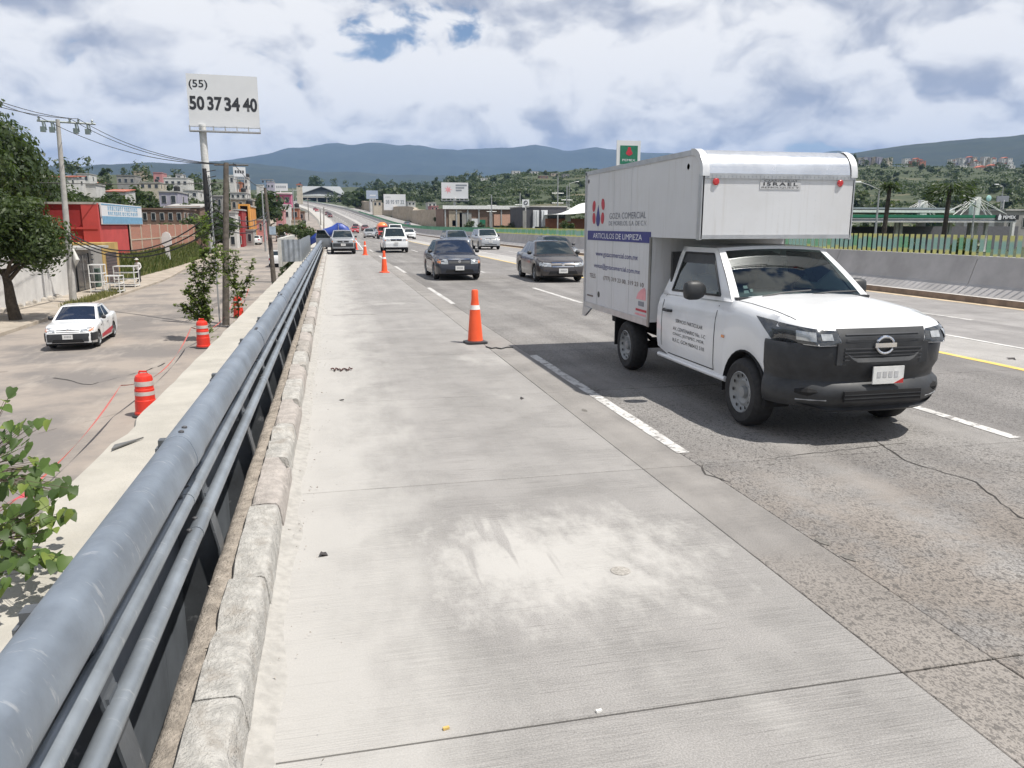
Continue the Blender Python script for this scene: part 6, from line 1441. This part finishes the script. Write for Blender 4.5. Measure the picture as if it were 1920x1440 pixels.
# far shed with wide grey roof at the head of the road
zb = zh(800) - 4; A = at(556, 366, 800); Bq = at(650, 368, 800); zr_ = at(600, 349, 800).z
sd = thing('open_shed', 'wide open shed with low pitched grey roof at the end of the road', 'building', ((A.x + Bq.x) / 2, 800, zb)); w = Bq.x - A.x
MB().prism([(-w / 2, A.z - zb), (0, zr_ - zb), (w / 2, Bq.z - zb), (w / 2, Bq.z - zb - .6), (0, zr_ - zb - .6), (-w / 2, A.z - zb - .6)], 'Y', 0, 30).build('roof', M('shed_roof', (.27, .285, .29), .75, .0, var=.06, scale=.1), sd)
mb = MB(); mb.quad((-w / 2, -.3, A.z - zb - .2), (w / 2, -.3, Bq.z - zb - .2), (w / 2 * .75, 12, zr_ - zb + .4), (-w / 2 * .75, 12, zr_ - zb + .4)); mb.build('hip', M('shed_roof'), sd, None, False)
for k in range(6): x = -w / 2 + 1 + (w - 2) * k / 5; MB().box(x - .5, x + .5, 0, 1, 0, A.z - zb).build('column', m_conc, sd)
MB().box(-w / 2, w / 2, 14, 15, 0, A.z - zb - 1).build('back_wall', M('shed_dark', (.10, .11, .10), .9), sd); MB().box(-w / 2 - .5, w / 2 + .5, -.6, .2, A.z - zb - 2.2, A.z - zb - 1.0).build('beam', m_conc, sd)
# tan retaining wall beyond the opposite carriageway
mb = MB(); rg = []
for i in range(30): Y = 230 + i * 9; X = 31 + cx(Y) + 2 * math.sin(i); z = zh(Y); rg.append([(X, Y, z - 1.5), (X + .5, Y, z + 4.2 + .4 * math.sin(i * .9)), (X + 2, Y, z + 4.2)])
mb.loft(rg, False, False); tag(mb.build('boundary_wall', wallmat('tan', WC['tan'])), 'long tan block wall beyond the opposite carriageway', 'wall')
for i, (px0, px1, yt, yb, Y, col) in enumerate(((700, 716, 376, 388, 350, 'cream'), (765, 779, 377, 386, 330, 'white'), (803, 818, 379, 390, 300, 'white'), (808, 822, 386, 396, 270, 'rose'), (694, 705, 372, 380, 400, 'white'))):
    house(('cream shed', 'low white house with dark openings', 'white roofed house', 'rose walled house', 'white cabin')[i] + ' beyond the opposite carriageway', px0, px1, yt, yb, Y, col, 8, 'flat', (2, 1), sidewin=False)
# fuel station canopy with masts and stay cables
YF = 66; zg_ = -.75
fs = thing('fuel_station', 'fuel station canopy with green band, white masts and stay cables', 'building', (at(1750, 420, YF).x, YF, zg_)); fo = fs.location
def fp(px, py, dy=0): v = at(px, py, YF + dy); return v - fo
m_cw = M('canopy_white', (.62, .62, .60), .5, dirt=.2); m_fg = M('fuel_green')
def slab(p0, p1, ya, yb_, m, nm, dy=0, dep=14):
    a, b = fp(p0, ya, dy), fp(p1, yb_, dy); mb = MB(); mb.box(a.x, b.x, dy, dy + dep, b.z, a.z); return mb.build(nm, m, fs)
slab(1500, 1906, 402, 408.5, m_fg, 'green_band', 0); slab(1500, 1868, 408.6, 411.5, m_cw, 'white_band', 0.05); slab(1500, 1906, 411.6, 414.5, m_bgy, 'soffit', .1); slab(1500, 1906, 414.6, 417, m_cw, 'white_band', -.05, .4)
slab(1500, 1790, 393, 399, m_cw, 'rear_canopy', 6, 10); slab(1500, 1790, 388, 393, m_bgy, 'rear_canopy', 6.1, 10)
lb_ = slab(1869, 1910, 403, 412, m_bk, 'name_panel', -.12, .1); a = fp(1878, 410); text('PEMEX', lb_, m_wh, fp(1902, 410).x - a.x, .32, (a.x, -.16, a.z - .02), bold=.03)
mb = MB(); q = fp(1872, 408); mb.prism([(q.x - .18, q.z - .22), (q.x + .18, q.z - .22), (q.x + .22, q.z + .1), (q.x, q.z + .38), (q.x - .15, q.z + .1)], 'Y', -.16, -.13); mb.build('emblem', m_wh, lb_)
for pm_, pt, dy in ((1830, 369, 4), (1731, 375, 12)):
    t0 = fp(pm_, pt, dy); b0 = fp(pm_ - 3, 440, dy)
    MB().box(t0.x - .45, t0.x + .45, dy - .25, dy + .25, 0, t0.z).build('mast', m_cw, fs)
    for off in ((-58, 399), (-44, 404), (-32, 406), (20, 405), (34, 408), (58, 402)):
        for ddy in (-.35, .35):
            e = fp(pm_ + off[0] * (1 if dy == 4 else .75), off[1], dy - 2); MB().tube([t0 + Vector((0, ddy, -.1)), e], .022, 5).build('stay_cable', m_cw, fs)
for px in (1682, 1690, 1775, 1782, 1900, 1850): v = fp(px, 430, 3); MB().box(v.x - .15, v.x + .15, 3, 3.3, 0, fp(px, 416).z).build('column', m_cw, fs)
v = fp(1560, 430, 12); MB().box(v.x, v.x + 24, 11, 11.4, 0, 2.6).build('kiosk_wall', M('kiosk_dark', (.12, .12, .13), .7), fs)
house('grey building behind the fuel canopy right end', 1880, 1960, 392, 440, 84, 'grey', 8, 'flat', (3, 1), zg=-.8)
b_, x0, z0, w, h = board('billboard', 'small grey sign board above the fuel canopy', 1868, 1890, 367, 378, 90, frame=False, face_=m_bgy, zb=-.7)
sdv = at(1855, 372, 88); sd_ = thing('satellite_dish', 'pale teal dish shaped sign above the fuel canopy', 'sign', (sdv.x, 88, sdv.z)); MB().lathe([(.001, 0), (.35, .05), (.42, .09), (.38, .12)], 14, axis='Y').build('dish', M('dish_teal', (.35, .6, .56), .5), sd_); MB().tube([(0, .1, 0), (0, .1, -sdv.z - .7)], .05, 5).build('post', m_steel, sd_)
# ------------------------------------------------------------------ houses on the right hillside and ridge
random.seed(30)
def hillhouse(lb, px, py, k, grp, cols, roofs=('flat',), R0=470):
    d = at(px, py, 100) - CAM
    for i in range(95):       # walk out along the ground until the slope reaches that height
        r = 150 + i * 12; p = CAM + d * (r / math.hypot(d.x, d.y))
        if G(p.x, p.y) >= p.z - 2: break
    Y = p.y; w = random.uniform(5, 10); h = random.uniform(2.2, 4.4); f = 1490 / math.hypot(p.x, p.y) * .95
    house(lb, px - w * f / 2, px + w * f / 2, py - h * f * .7, py + 2, Y, random.choice(cols), 7, random.choice(roofs), (2, 1), grp, sidewin=False)
for i in range(22): hillhouse('small white or tan house in the left cluster on the right hillside', 1612 + i * 2.7 + random.uniform(-3, 3), random.uniform(296, 304), 1, 'left house cluster on the right hillside', ('white', 'cream', 'lilac', 'tan'))
for i in range(9): hillhouse('small brick or white house in the middle cluster on the right hillside', 1702 + i * 3.6, random.uniform(297, 306), 1, 'middle house cluster on the right hillside', ('brick', 'white', 'white', 'cream'), ('flat', 'gable'))
for i in range(46): hillhouse('small pale or red roofed house in the right cluster on the right hillside', 1786 + i * 2.5 + random.uniform(-4, 4), random.uniform(295, 314), 1, 'right house cluster on the right hillside', ('white', 'white', 'white', 'cream', 'lilac'), ('flat', 'flat', 'gable'))
for px, py, lb, c in ((968, 324, 'tall white house alone on the ridge left of the truck', 'white'), (908, 336, 'narrow white house on the ridge above the warehouse', 'white'), (1003, 324, 'white flat house on the ridge among trees', 'white'), (1040, 328, 'tan house on the ridge above the pylons', 'tan'), (1062, 330, 'grey house on the ridge near the truck box', 'grey'), (900, 331, 'low white house on the far left ridge', 'cream'), (1020, 334, 'dull brown house below the ridge line', 'brown')): hillhouse(lb, px, py, 1, None, (c,))
for i in range(6): hillhouse('small white house on the ridge behind the truck roof', 1215 + i * 14, 305, 1, 'ridge houses behind the truck roof', ('white', 'cream'))

# ------------------------------------------------------------------ vegetation
L_dark = leafmat('leaf_dark', (.014, .026, .010), (.045, .070, .022), .2); L_mid = leafmat('leaf_mid', (.018, .033, .010), (.062, .088, .026), .22); L_yel = leafmat('leaf_yellow', (.04, .055, .014), (.11, .125, .04), .25); L_far = leafmat('leaf_far', (.022, .036, .014), (.065, .085, .032), .15)
m_bark = M('bark', (.075, .06, .045), .95, var=.3, scale=7, bump=.7, bscale=22)
def crown(seed, rx, ry, rz_, zc, nl, lobes, leaf, m, flat=.0):
    rnd = random.Random(seed); mb = MB(); C = []
    for i in range(lobes):
        a = rnd.uniform(0, 6.28); e = rnd.uniform(-.75, 1) ; rr = rnd.uniform(.25, .78); ce = math.sqrt(max(0, 1 - e * e))
        C.append((Vector((rx * rr * ce * math.cos(a), ry * rr * ce * math.sin(a), zc + rz_ * rr * e)), rnd.uniform(.26, .46)))
    for i in range(nl):
        c, s = C[int(rnd.random() * lobes)]
        n = Vector((rnd.gauss(0, 1), rnd.gauss(0, 1), rnd.gauss(.25, 1))).normalized(); q = rnd.random() ** .45
        p = c + Vector((n.x * rx * s, n.y * ry * s, n.z * rz_ * s)) * q
        u = n.cross(Vector((rnd.gauss(0, 1), rnd.gauss(0, 1), rnd.gauss(0, 1)))).normalized(); v = (n + Vector((rnd.gauss(0, .5), rnd.gauss(0, .5), rnd.gauss(0, .5)))).cross(u).normalized(); l = leaf * rnd.uniform(.6, 1.4)
        mb.add([p - u * l, p - v * l * .5, p + u * l, p + v * l * .5], [(0, 1, 2, 3)])
    return mb.mesh('crown', m, None, False)
def trunk(seed, h, r, spread_, m=None, lean=(0, 0)):
    rnd = random.Random(seed); mb = MB(); top = Vector((lean[0], lean[1], h)); mb.tube([(0, 0, -.3), Vector((lean[0] * .2 + rnd.uniform(-.1, .1), 0, h * .35)), Vector((lean[0] * .6, lean[1] * .6, h * .7)), top], [r * 1.25, r, r * .8, r * .55], 9)
    for i in range(5):
        a = rnd.uniform(0, 6.28); b = Vector((lean[0] * .7, lean[1] * .7, h * rnd.uniform(.6, .95))); e = b + Vector((math.cos(a), math.sin(a), rnd.uniform(.5, 1.0))) * spread_ * rnd.uniform(.6, 1)
        mb.tube([b, (b + e) / 2 + Vector((0, 0, .1)), e], [r * .5, r * .33, r * .12], 6)
    return mb.mesh('trunk', m or m_bark, 60)
def tree(lb, loc, tm, cm_, group=None, rz=0, sc=1, name='tree'):
    t_ = thing(name, lb, 'tree', loc, rz, group); t_.scale = (sc, sc, sc)
    if tm: link('trunk', tm, t_)
    link('crown', cm_, t_); return t_
# street tree in front of the white wall
tree('leafy street tree with dark trunk before the white wall', (-13.95, 38.6, -2.2), trunk(1, 2.3, .23, 1.6, lean=(-.3, .1)), crown(2, 2.7, 2.7, 2.4, 3.6, 14000, 34, .095, L_mid))
big = [crown(30 + i, 4.4, 4.4, 4.4, 6.2, 16000, 34, .17, m) for i, m in enumerate((L_dark, L_mid, L_dark))]; bt_ = trunk(9, 3.6, .3, 2.6)
for px, Y, k, s, lb in ((-30, 60, 0, 1.22, 'tall dark tree at the left edge above the street tree'), (30, 66, 2, 1.12, 'tall dark tree rising behind the street tree'), (-110, 52, 1, 1.1, 'dense tree at the far left edge'), (62, 82, 1, .95, 'green tree left of the red building'), (10, 84, 0, 1.0, 'dark tree behind the leftmost house roof'), (140, 95, 2, .72, 'dark tree behind the red building roof'), (100, 110, 0, .8, 'dark tree near the red tiled long roof'), (180, 112, 1, .7, 'green tree right of the concrete pole skyline')):
    p = at(px, 400, Y); tree(lb, (p.x, Y, G(p.x, Y)), bt_, big[k], None, px, s)
midm = [crown(50 + i, 3.2, 3.2, 3.0, 4.2, 900, 14, .36, m) for i, m in enumerate((L_dark, L_mid, L_far, L_yel))]; mt = trunk(12, 2.2, .2, 1.5)
for px, Y, k, s, lb in ((378, 150, 0, 1.0, 'round dark tree at the foot of the billboard column'), (196, 190, 0, 1.25, 'dark tree on the skyline left of the grey block house'), (206, 205, 2, 1.2, 'second dark skyline tree left of the grey block house'), (330, 170, 0, .8, 'small dark tree below the big white block'), (400, 118, 1, .7, 'green tree right of the brick yard wall'), (420, 120, 1, .75, 'green tree touching the white house'), (505, 165, 0, 1.35, 'dark tree over the pink storefront'), (490, 178, 0, 1.2, 'second dark tree over the pink storefront'), (530, 150, 3, .55, 'yellow green bush tree below the rose pink house'), (556, 125, 1, .6, 'bushy green tree by the steel hoarding'), (570, 112, 1, .55, 'second bushy green tree by the steel hoarding'), (593, 930, 0, 4.0, 'tall conical dark tree behind the grey shed roof')):
    p = at(px, 420, Y); tree(lb, (p.x, Y, G(p.x, Y)), mt, midm[k], None, px, s)
# shrubs growing at the foot of the wall past the drums
sh_ = [crown(70 + i, .8, .8, .9, .9, 700, 10, .085, m) for i, m in enumerate((L_mid, L_dark, L_yel))]
for i, (x, Y, s, k) in enumerate(((-2.6, 52, 1.0, 0), (-2.7, 56, 1.25, 1), (-2.5, 60, 1.3, 0), (-2.9, 65, 1.5, 1), (-2.6, 70, 1.6, 0), (-3.0, 78, 1.7, 2), (-2.7, 86, 1.8, 0), (-3.8, 61, .8, 0), (-3.2, 47, .7, 1))):
    t_ = tree('green shrub at the foot of the retaining wall beside the hoarding', (x, Y, zs(Y)), None, sh_[k], 'shrubs at the foot of the retaining wall', i, s, 'shrub'); t_['category'] = 'shrub'
# sapling in front of the wooden pole
def sapling(lb, base, segs, nl, seed, leaf=.075):
    rnd = random.Random(seed); s = thing('sapling', lb, 'sapling', base); mb = MB(); lf = MB(); tips = []
    for pts in segs:
        pts = [Vector(p) for p in pts]; mb.tube(pts, [.028 - .02 * i / (len(pts) - 1) for i in range(len(pts))], 6)
        for a, b in zip(pts, pts[1:]):
            for k in range(nl):
                p = a.lerp(b, rnd.random()); d = Vector((rnd.gauss(0, 1), rnd.gauss(0, 1), rnd.gauss(.1, .6))).normalized(); l = rnd.uniform(.10, .45); e = p + d * l
                tips.append((p, e))
    for p, e in tips:
        mb.tube([p, e], [.006, .003], 3, False)
        for k in range(5):
            q = p.lerp(e, rnd.uniform(.3, 1.05)) + Vector((rnd.gauss(0, .03), rnd.gauss(0, .03), rnd.gauss(0, .03))); u = Vector((rnd.gauss(0, 1), rnd.gauss(0, 1), rnd.gauss(0, .5))).normalized(); v = u.cross(Vector((rnd.gauss(0, .4), rnd.gauss(0, .4), 1))).normalized(); l = leaf * rnd.uniform(.6, 1.3)
            lf.add([q - u * l, q - v * l * .6, q + u * l, q + v * l * .6], [(0, 1, 2, 3)])
    mb.build('stem', m_bark, s); lf.build('foliage', leafmat('leaf_sapling', (.06, .095, .022), (.19, .235, .065), .4), s, None, False)
sapling('slender leafy sapling left of the wooden pole', (-4.75, 30.8, -2.26), [[(0, 0, 0), (-.05, 0, 1.2), (.0, 0, 2.4), (.15, 0, 3.5), (.1, .1, 4.6)], [(0, 0, .9), (-.35, -.1, 1.5), (-.55, -.1, 1.9)], [(-.02, 0, 1.2), (-.3, .1, 2.2), (-.35, .1, 3.0)], [(0, 0, .7), (-.55, 0, 1.15), (-.9, 0, 1.3)], [(0, 0, 1.8), (.4, .1, 2.6), (.5, .1, 3.4)]], 48, 3)
sapling('thin leafy sapling right of the wooden pole', (-4.05, 34.5, -2.26), [[(0, 0, 0), (.05, 0, 1.2), (-.1, 0, 2.4), (.1, 0, 3.2)], [(0, 0, 1.0), (.5, 0, 1.9), (.75, 0, 2.9)], [(0, 0, 1.6), (-.4, 0, 2.4), (-.5, 0, 3.3)]], 36, 6)
# tree branch with heart-shaped leaves reaching over the coping
br_ = thing('branch', 'leafy branch with heart shaped leaves reaching over the coping', 'branch', (-2.6, 4.4, -.9))
Lnear = leafmat('leaf_near', (.045, .085, .022), (.12, .19, .045), .35)
def heart(fold, m):
    out = [(0, -.1), (.28, -.22), (.5, -.02), (.46, .35), (.22, .75), (0, 1.0)]; mb = MB()
    P_ = lambda x, y: (x, y - .1, abs(x) * fold - .18 * y * y)
    R_ = [P_(x, y) for x, y in out]; Lf = [P_(-x, y) for x, y in out]; mid = [P_(0, y) for y in (.25, .6)]
    mb.add([R_[0], R_[1], R_[2], R_[3], R_[4], R_[5], mid[1], mid[0], Lf[1], Lf[2], Lf[3], Lf[4]], [(0, 1, 2, 7), (7, 2, 3, 6), (6, 3, 4, 5), (0, 7, 9, 8), (7, 6, 10, 9), (6, 5, 11, 10)])
    return mb.mesh('leaf', m, 60, False)
Ln2 = leafmat('leaf_near_dark', (.025, .05, .014), (.06, .10, .028), .3); Ln3 = leafmat('leaf_near_young', (.13, .19, .035), (.24, .30, .07), .4)
hearts = [heart(.35, Lnear), heart(.15, Ln2), heart(-.2, Lnear), heart(.45, Ln2), heart(.25, Ln3), heart(.05, Ln2)]
LP = [(75, 60), (30, 110), (60, 270), (110, 290), (165, 280), (215, 260), (265, 245), (20, 330), (75, 380), (180, 390), (45, 480), (110, 500), (215, 500), (300, 515), (385, 550), (215, 570), (290, 580), (20, 600), (95, 600), (185, 620), (70, 650), (280, 660), (375, 670), (160, 690), (340, 730), (450, 700), (510, 710), (245, 720), (490, 740), (200, 810), (270, 800), (110, 840), (240, 850), (60, 870), (430, 860), (480, 880), (320, 890), (130, 920), (390, 910), (330, 940), (90, 960), (180, 990), (40, 1000), (310, 1000), (360, 980), (280, 1040), (180, 1040), (60, 1080), (130, 1160), (380, 1150), (440, 1180), (400, 1210), (250, 1180), (170, 1200), (60, 1180), (200, 1240), (30, 1290), (10, 440), (5, 700), (140, 1100), (100, 1200), (225, 1130), (320, 1160), (20, 1120), (15, 900), (150, 960), (220, 930), (-40, 500), (-60, 800), (-30, 1040), (-20, 1220), (10, 1350)]
random.seed(77); rootp = br_.location.copy(); lps = []
for (zx, zy) in LP + [(x + random.gauss(0, 26), y + random.gauss(0, 26)) for x, y in LP] + [(x * .8 + random.gauss(0, 30), y + random.gauss(0, 30)) for x, y in LP if y > 350]:
    px, py = zx / 3.6, 720 + zy / 3.6; d = FW * FPX + RT * (px - 960) - UP * (py - 720); tY = (.25 - CAMH) / d.z * d.y
    Y = min(tY * random.uniform(.86, .94), random.uniform(3.9, 4.7)); p = CAM + d * (Y / d.y); lps.append(p)
    l = link('leaf', random.choice(hearts), br_, p - rootp); s = random.uniform(.040, .074); l.scale = (s * random.uniform(.85, 1.1), s, s * random.uniform(.6, 1.6))
    l.rotation_euler = (random.uniform(-1.0, .1), random.uniform(-.6, .6), random.uniform(2.2, 4.2))
tw = MB(); st0 = Vector((0, 0, 0)); mains = [[(0, 0, 0), (.2, -.1, .7), (.35, -.1, 1.1), (.75, -.1, 1.25)], [(0, 0, 0), (.1, 0, .9), (.15, .1, 1.5), (.3, .1, 1.95)], [(0, 0, 0), (.35, -.2, .8), (.65, -.25, 1.1)], [(0, 0, .6), (.4, -.1, 1.35), (.7, 0, 1.6)]]
segs_ = []
for m_ in mains:
    m_ = [Vector(q) for q in m_]; tw.tube(m_, [.014, .009, .006, .003][:len(m_)], 6); segs_ += [m_[i].lerp(m_[i + 1], f / 6) for i in range(len(m_) - 1) for f in range(7)]
for p in lps:
    q = p - rootp; n_ = min(segs_, key=lambda v: (v - q).length); tw.tube([n_, (n_ + q) / 2 + Vector((0, 0, .02)), q], [.002, .0014, .001], 4, False)
tw.build('twigs', M('twig', (.10, .075, .05), .9), br_)
# right hillside trees and scrub
fart = [crown(90 + i, 4.0, 4.0, 3.0, 3.0, 260, 9, .75, m) for i, m in enumerate((L_far, L_dark, L_far, L_yel))]; farc = crown(99, 2.6, 2.6, 5.5, 5.5, 260, 9, .7, L_dark)
random.seed(51)
def slope_tree(px, rho, k, s, lb, grp, cm_=None):
    d = at(px, 400, 100) - CAM; u = Vector((d.x, d.y, 0)).normalized(); p = u * rho
    if 26 > p.x - cx(p.y) > -6: return
    tree(lb, (p.x, p.y, G(p.x, p.y) - .3), None, cm_ or fart[k], grp, random.uniform(0, 6), s)
for i in range(85): slope_tree(random.uniform(1480, 2050), random.uniform(260, 1050), random.choice((0, 1, 2, 2, 3)), random.uniform(.6, 1.5), 'scrubby green tree on the right hillside below the houses', 'trees on the right hillside')
for i in range(60): slope_tree(random.uniform(870, 1300), random.uniform(320, 950), random.choice((0, 0, 1, 2, 3)), random.uniform(.45, 1.2), 'scrubby green tree on the ridge slope above the warehouse', 'trees on the ridge slope')
for i in range(55): slope_tree(random.uniform(640, 900), random.uniform(480, 1080), random.choice((0, 1, 1, 0)), random.uniform(1.1, 2.3), 'dark tree in the wood right of the far road', 'trees of the far wood')
for i in range(62): slope_tree(random.uniform(-60, 560), random.uniform(130, 520), random.choice((0, 1, 1, 2)), random.uniform(.5, 1.1), 'dark tree between the houses of the far left town', 'trees of the far left town')
for px, rho, s, lb in ((1524, 1010, 2.2, 'broad dark tree crown right above the truck roof'), (1594, 990, 1.5, 'slim dark palm like tree at the right of the truck roof'), (1545, 1015, 2.0, 'second dark crown above the truck roof')): slope_tree(px, rho, 1, s, lb, None, farc if 'slim' in lb else None)
for px, Y, k, s in ((118, 104, 0, .9), (150, 118, 0, 1.0), (172, 128, 1, .9), (232, 122, 0, .75), (252, 135, 1, .9), (284, 128, 0, .8), (305, 140, 0, .9), (352, 132, 0, 1.0), (390, 140, 0, 1.05), (368, 175, 2, 1.2), (270, 190, 1, 1.2), (215, 160, 0, 1.1), (408, 170, 0, 1.2), (345, 118, 1, .6), (262, 101, 0, .55), (292, 104, 1, .6), (318, 103, 0, .62), (340, 106, 0, .6), (372, 108, 1, .75), (398, 112, 0, .8), (130, 98, 0, 1.0), (165, 100, 0, .85), (205, 106, 1, .8), (112, 122, 0, 1.1), (142, 130, 0, 1.15), (172, 138, 2, 1.1), (200, 138, 0, 1.0), (226, 142, 0, 1.05), (250, 150, 2, 1.1), (275, 152, 0, 1.0), (300, 165, 0, 1.0)):
    p = at(px, 400, Y); tree('dark leafy tree in the yards behind the red building and brick wall', (p.x, Y, G(p.x, Y)), mt, midm[k], 'trees in the yards behind the brick wall', px, s)
fw = MB(); rnd = random.Random(15)
for i in range(260):
    px, r0, r1 = rnd.choice(((rnd.uniform(620, 900), 520, 1200), (rnd.uniform(620, 900), 520, 1200), (rnd.uniform(-100, 560), 260, 640), (rnd.uniform(1480, 2050), 500, 1070))); rho = rnd.uniform(r0, r1)
    d = at(px, 400, 100) - CAM; p = Vector((d.x, d.y, 0)).normalized() * rho
    if 30 > p.x - cx(p.y) > -10: continue
    z = G(p.x, p.y); s = rnd.uniform(3, 7); lob = [(Vector((rnd.gauss(0, .5), rnd.gauss(0, .5), rnd.uniform(.4, 1.3))) * s, s * rnd.uniform(.4, .7)) for _ in range(5)]
    for k in range(110):
        c, q = rnd.choice(lob); n_ = Vector((rnd.gauss(0, 1), rnd.gauss(0, 1), rnd.gauss(.2, 1))).normalized(); o = Vector((p.x, p.y, z)) + c + n_ * q * rnd.random() ** .4
        u = n_.cross(Vector((rnd.gauss(0, 1), rnd.gauss(0, 1), 1))).normalized(); v = n_.cross(u); l = s * rnd.uniform(.10, .2); fw.add([o - u * l, o - v * l * .6, o + u * l, o + v * l * .6], [(0, 1, 2, 3)])
tag(fw.build('far_woods', L_far, None, None, False), 'far-off woods on the slopes beyond the road and town', 'woods', kind='stuff')
mb = MB(); rnd = random.Random(5)
for i in range(30000):
    px = rnd.choice((rnd.uniform(1480, 2050), rnd.uniform(860, 1300), rnd.uniform(860, 1300))); rho = 200 + 850 * rnd.random() ** .8; d = at(px, 400, 100) - CAM; u = Vector((d.x, d.y, 0)).normalized(); p = u * rho
    if p.x - cx(p.y) < 55: continue
    if mnoise.noise(Vector((p.x * .03, p.y * .03, 8))) < -.05: continue
    z = G(p.x, p.y); s = rnd.uniform(.5, 1.3); c = Vector((p.x, p.y, z + s * .5))
    for k in range(3):
        a = Vector((rnd.gauss(0, 1), rnd.gauss(0, 1), rnd.gauss(0, .7))).normalized(); b_ = a.cross(Vector((rnd.gauss(0, 1), rnd.gauss(0, 1), 1))).normalized(); q = c + Vector((rnd.gauss(0, s), rnd.gauss(0, s), rnd.uniform(-.3, .5)))
        mb.add([q - a * s, q - b_ * s * .7, q + a * s, q + b_ * s * .7], [(0, 1, 2, 3)])
tag(mb.build('scrub', L_far, None, None, False), 'low green scrub covering the hillsides on the right', 'scrub', kind='stuff')
# hedge of bushes between the median and the lots beyond
for i in range(34):
    Y = 40 + i * 7 + random.uniform(-2, 2); x = 33 + cx(Y) + random.uniform(0, 7)
    tree('low bush on the verge beyond the opposite carriageway', (x, Y, G(x, Y)), None, midm[random.choice((1, 2, 3))], 'bushes beyond the opposite carriageway', i, random.uniform(.22, .5), 'bush')
# leaning palms before the fuel station
def palm(px0, yb, px1, yt, Y, lb, fr_n, spr):
    a = at(px0, yb, Y); b = at(px1, yt, Y); a.z = G(a.x, Y); t_ = thing('palm_tree', lb, 'tree', a); d = b - a
    MB().tube([(0, 0, 0), d * .5, d], [.19, .16, .13], 8).build('trunk', M('palm_bark', (.045, .038, .03), .95, var=.3, scale=5), t_); rnd = random.Random(px0)
    mb = MB(); lf_ = rnd
    for i in range(fr_n * 22):
        az = rnd.uniform(0, 6.28); el = rnd.gauss(0, .5); rr = rnd.random() ** .6 * spr; q = d + Vector((math.cos(az) * rr, math.sin(az) * rr, math.sin(el) * rr * .6 - .25 * rr * rr / spr)); u = Vector((math.cos(az), math.sin(az), rnd.gauss(-.4, .4))).normalized(); v = u.cross(Vector((rnd.gauss(0, 1), rnd.gauss(0, 1), 1))).normalized(); l = rnd.uniform(.18, .42)
        mb.add([q - u * l, q - v * .05, q + u * l, q + v * .05], [(0, 1, 2, 3)])
    mb.build('crown', L_dark, t_, None, False)
palm(1655, 440, 1669, 347, 50, 'dark leaning palm left of the canopy masts', 9, .7); palm(1768, 440, 1782, 352, 48, 'dark leaning palm between the two canopy masts', 30, 1.6)

# ------------------------------------------------------------------ haze: one even body of air around everything
hz = MB().box(-9500, 9500, -9000, 12500, -90, 1150).build('haze', None); hz.data.materials.clear()
mh = bpy.data.materials.new('haze_air'); mh.use_nodes = True; t = mh.node_tree; t.nodes.clear()
pv = nd(t, 'ShaderNodeVolumePrincipled', {'Color': (.36, .58, 1.0, 1), 'Density': HAZE, 'Anisotropy': 0.0}); nd(t, 'ShaderNodeOutputMaterial', {'Volume': pv.outputs[0]})
hz.data.materials.append(mh); tag(hz, 'pale blue haze filling the distance', 'haze', kind='stuff')
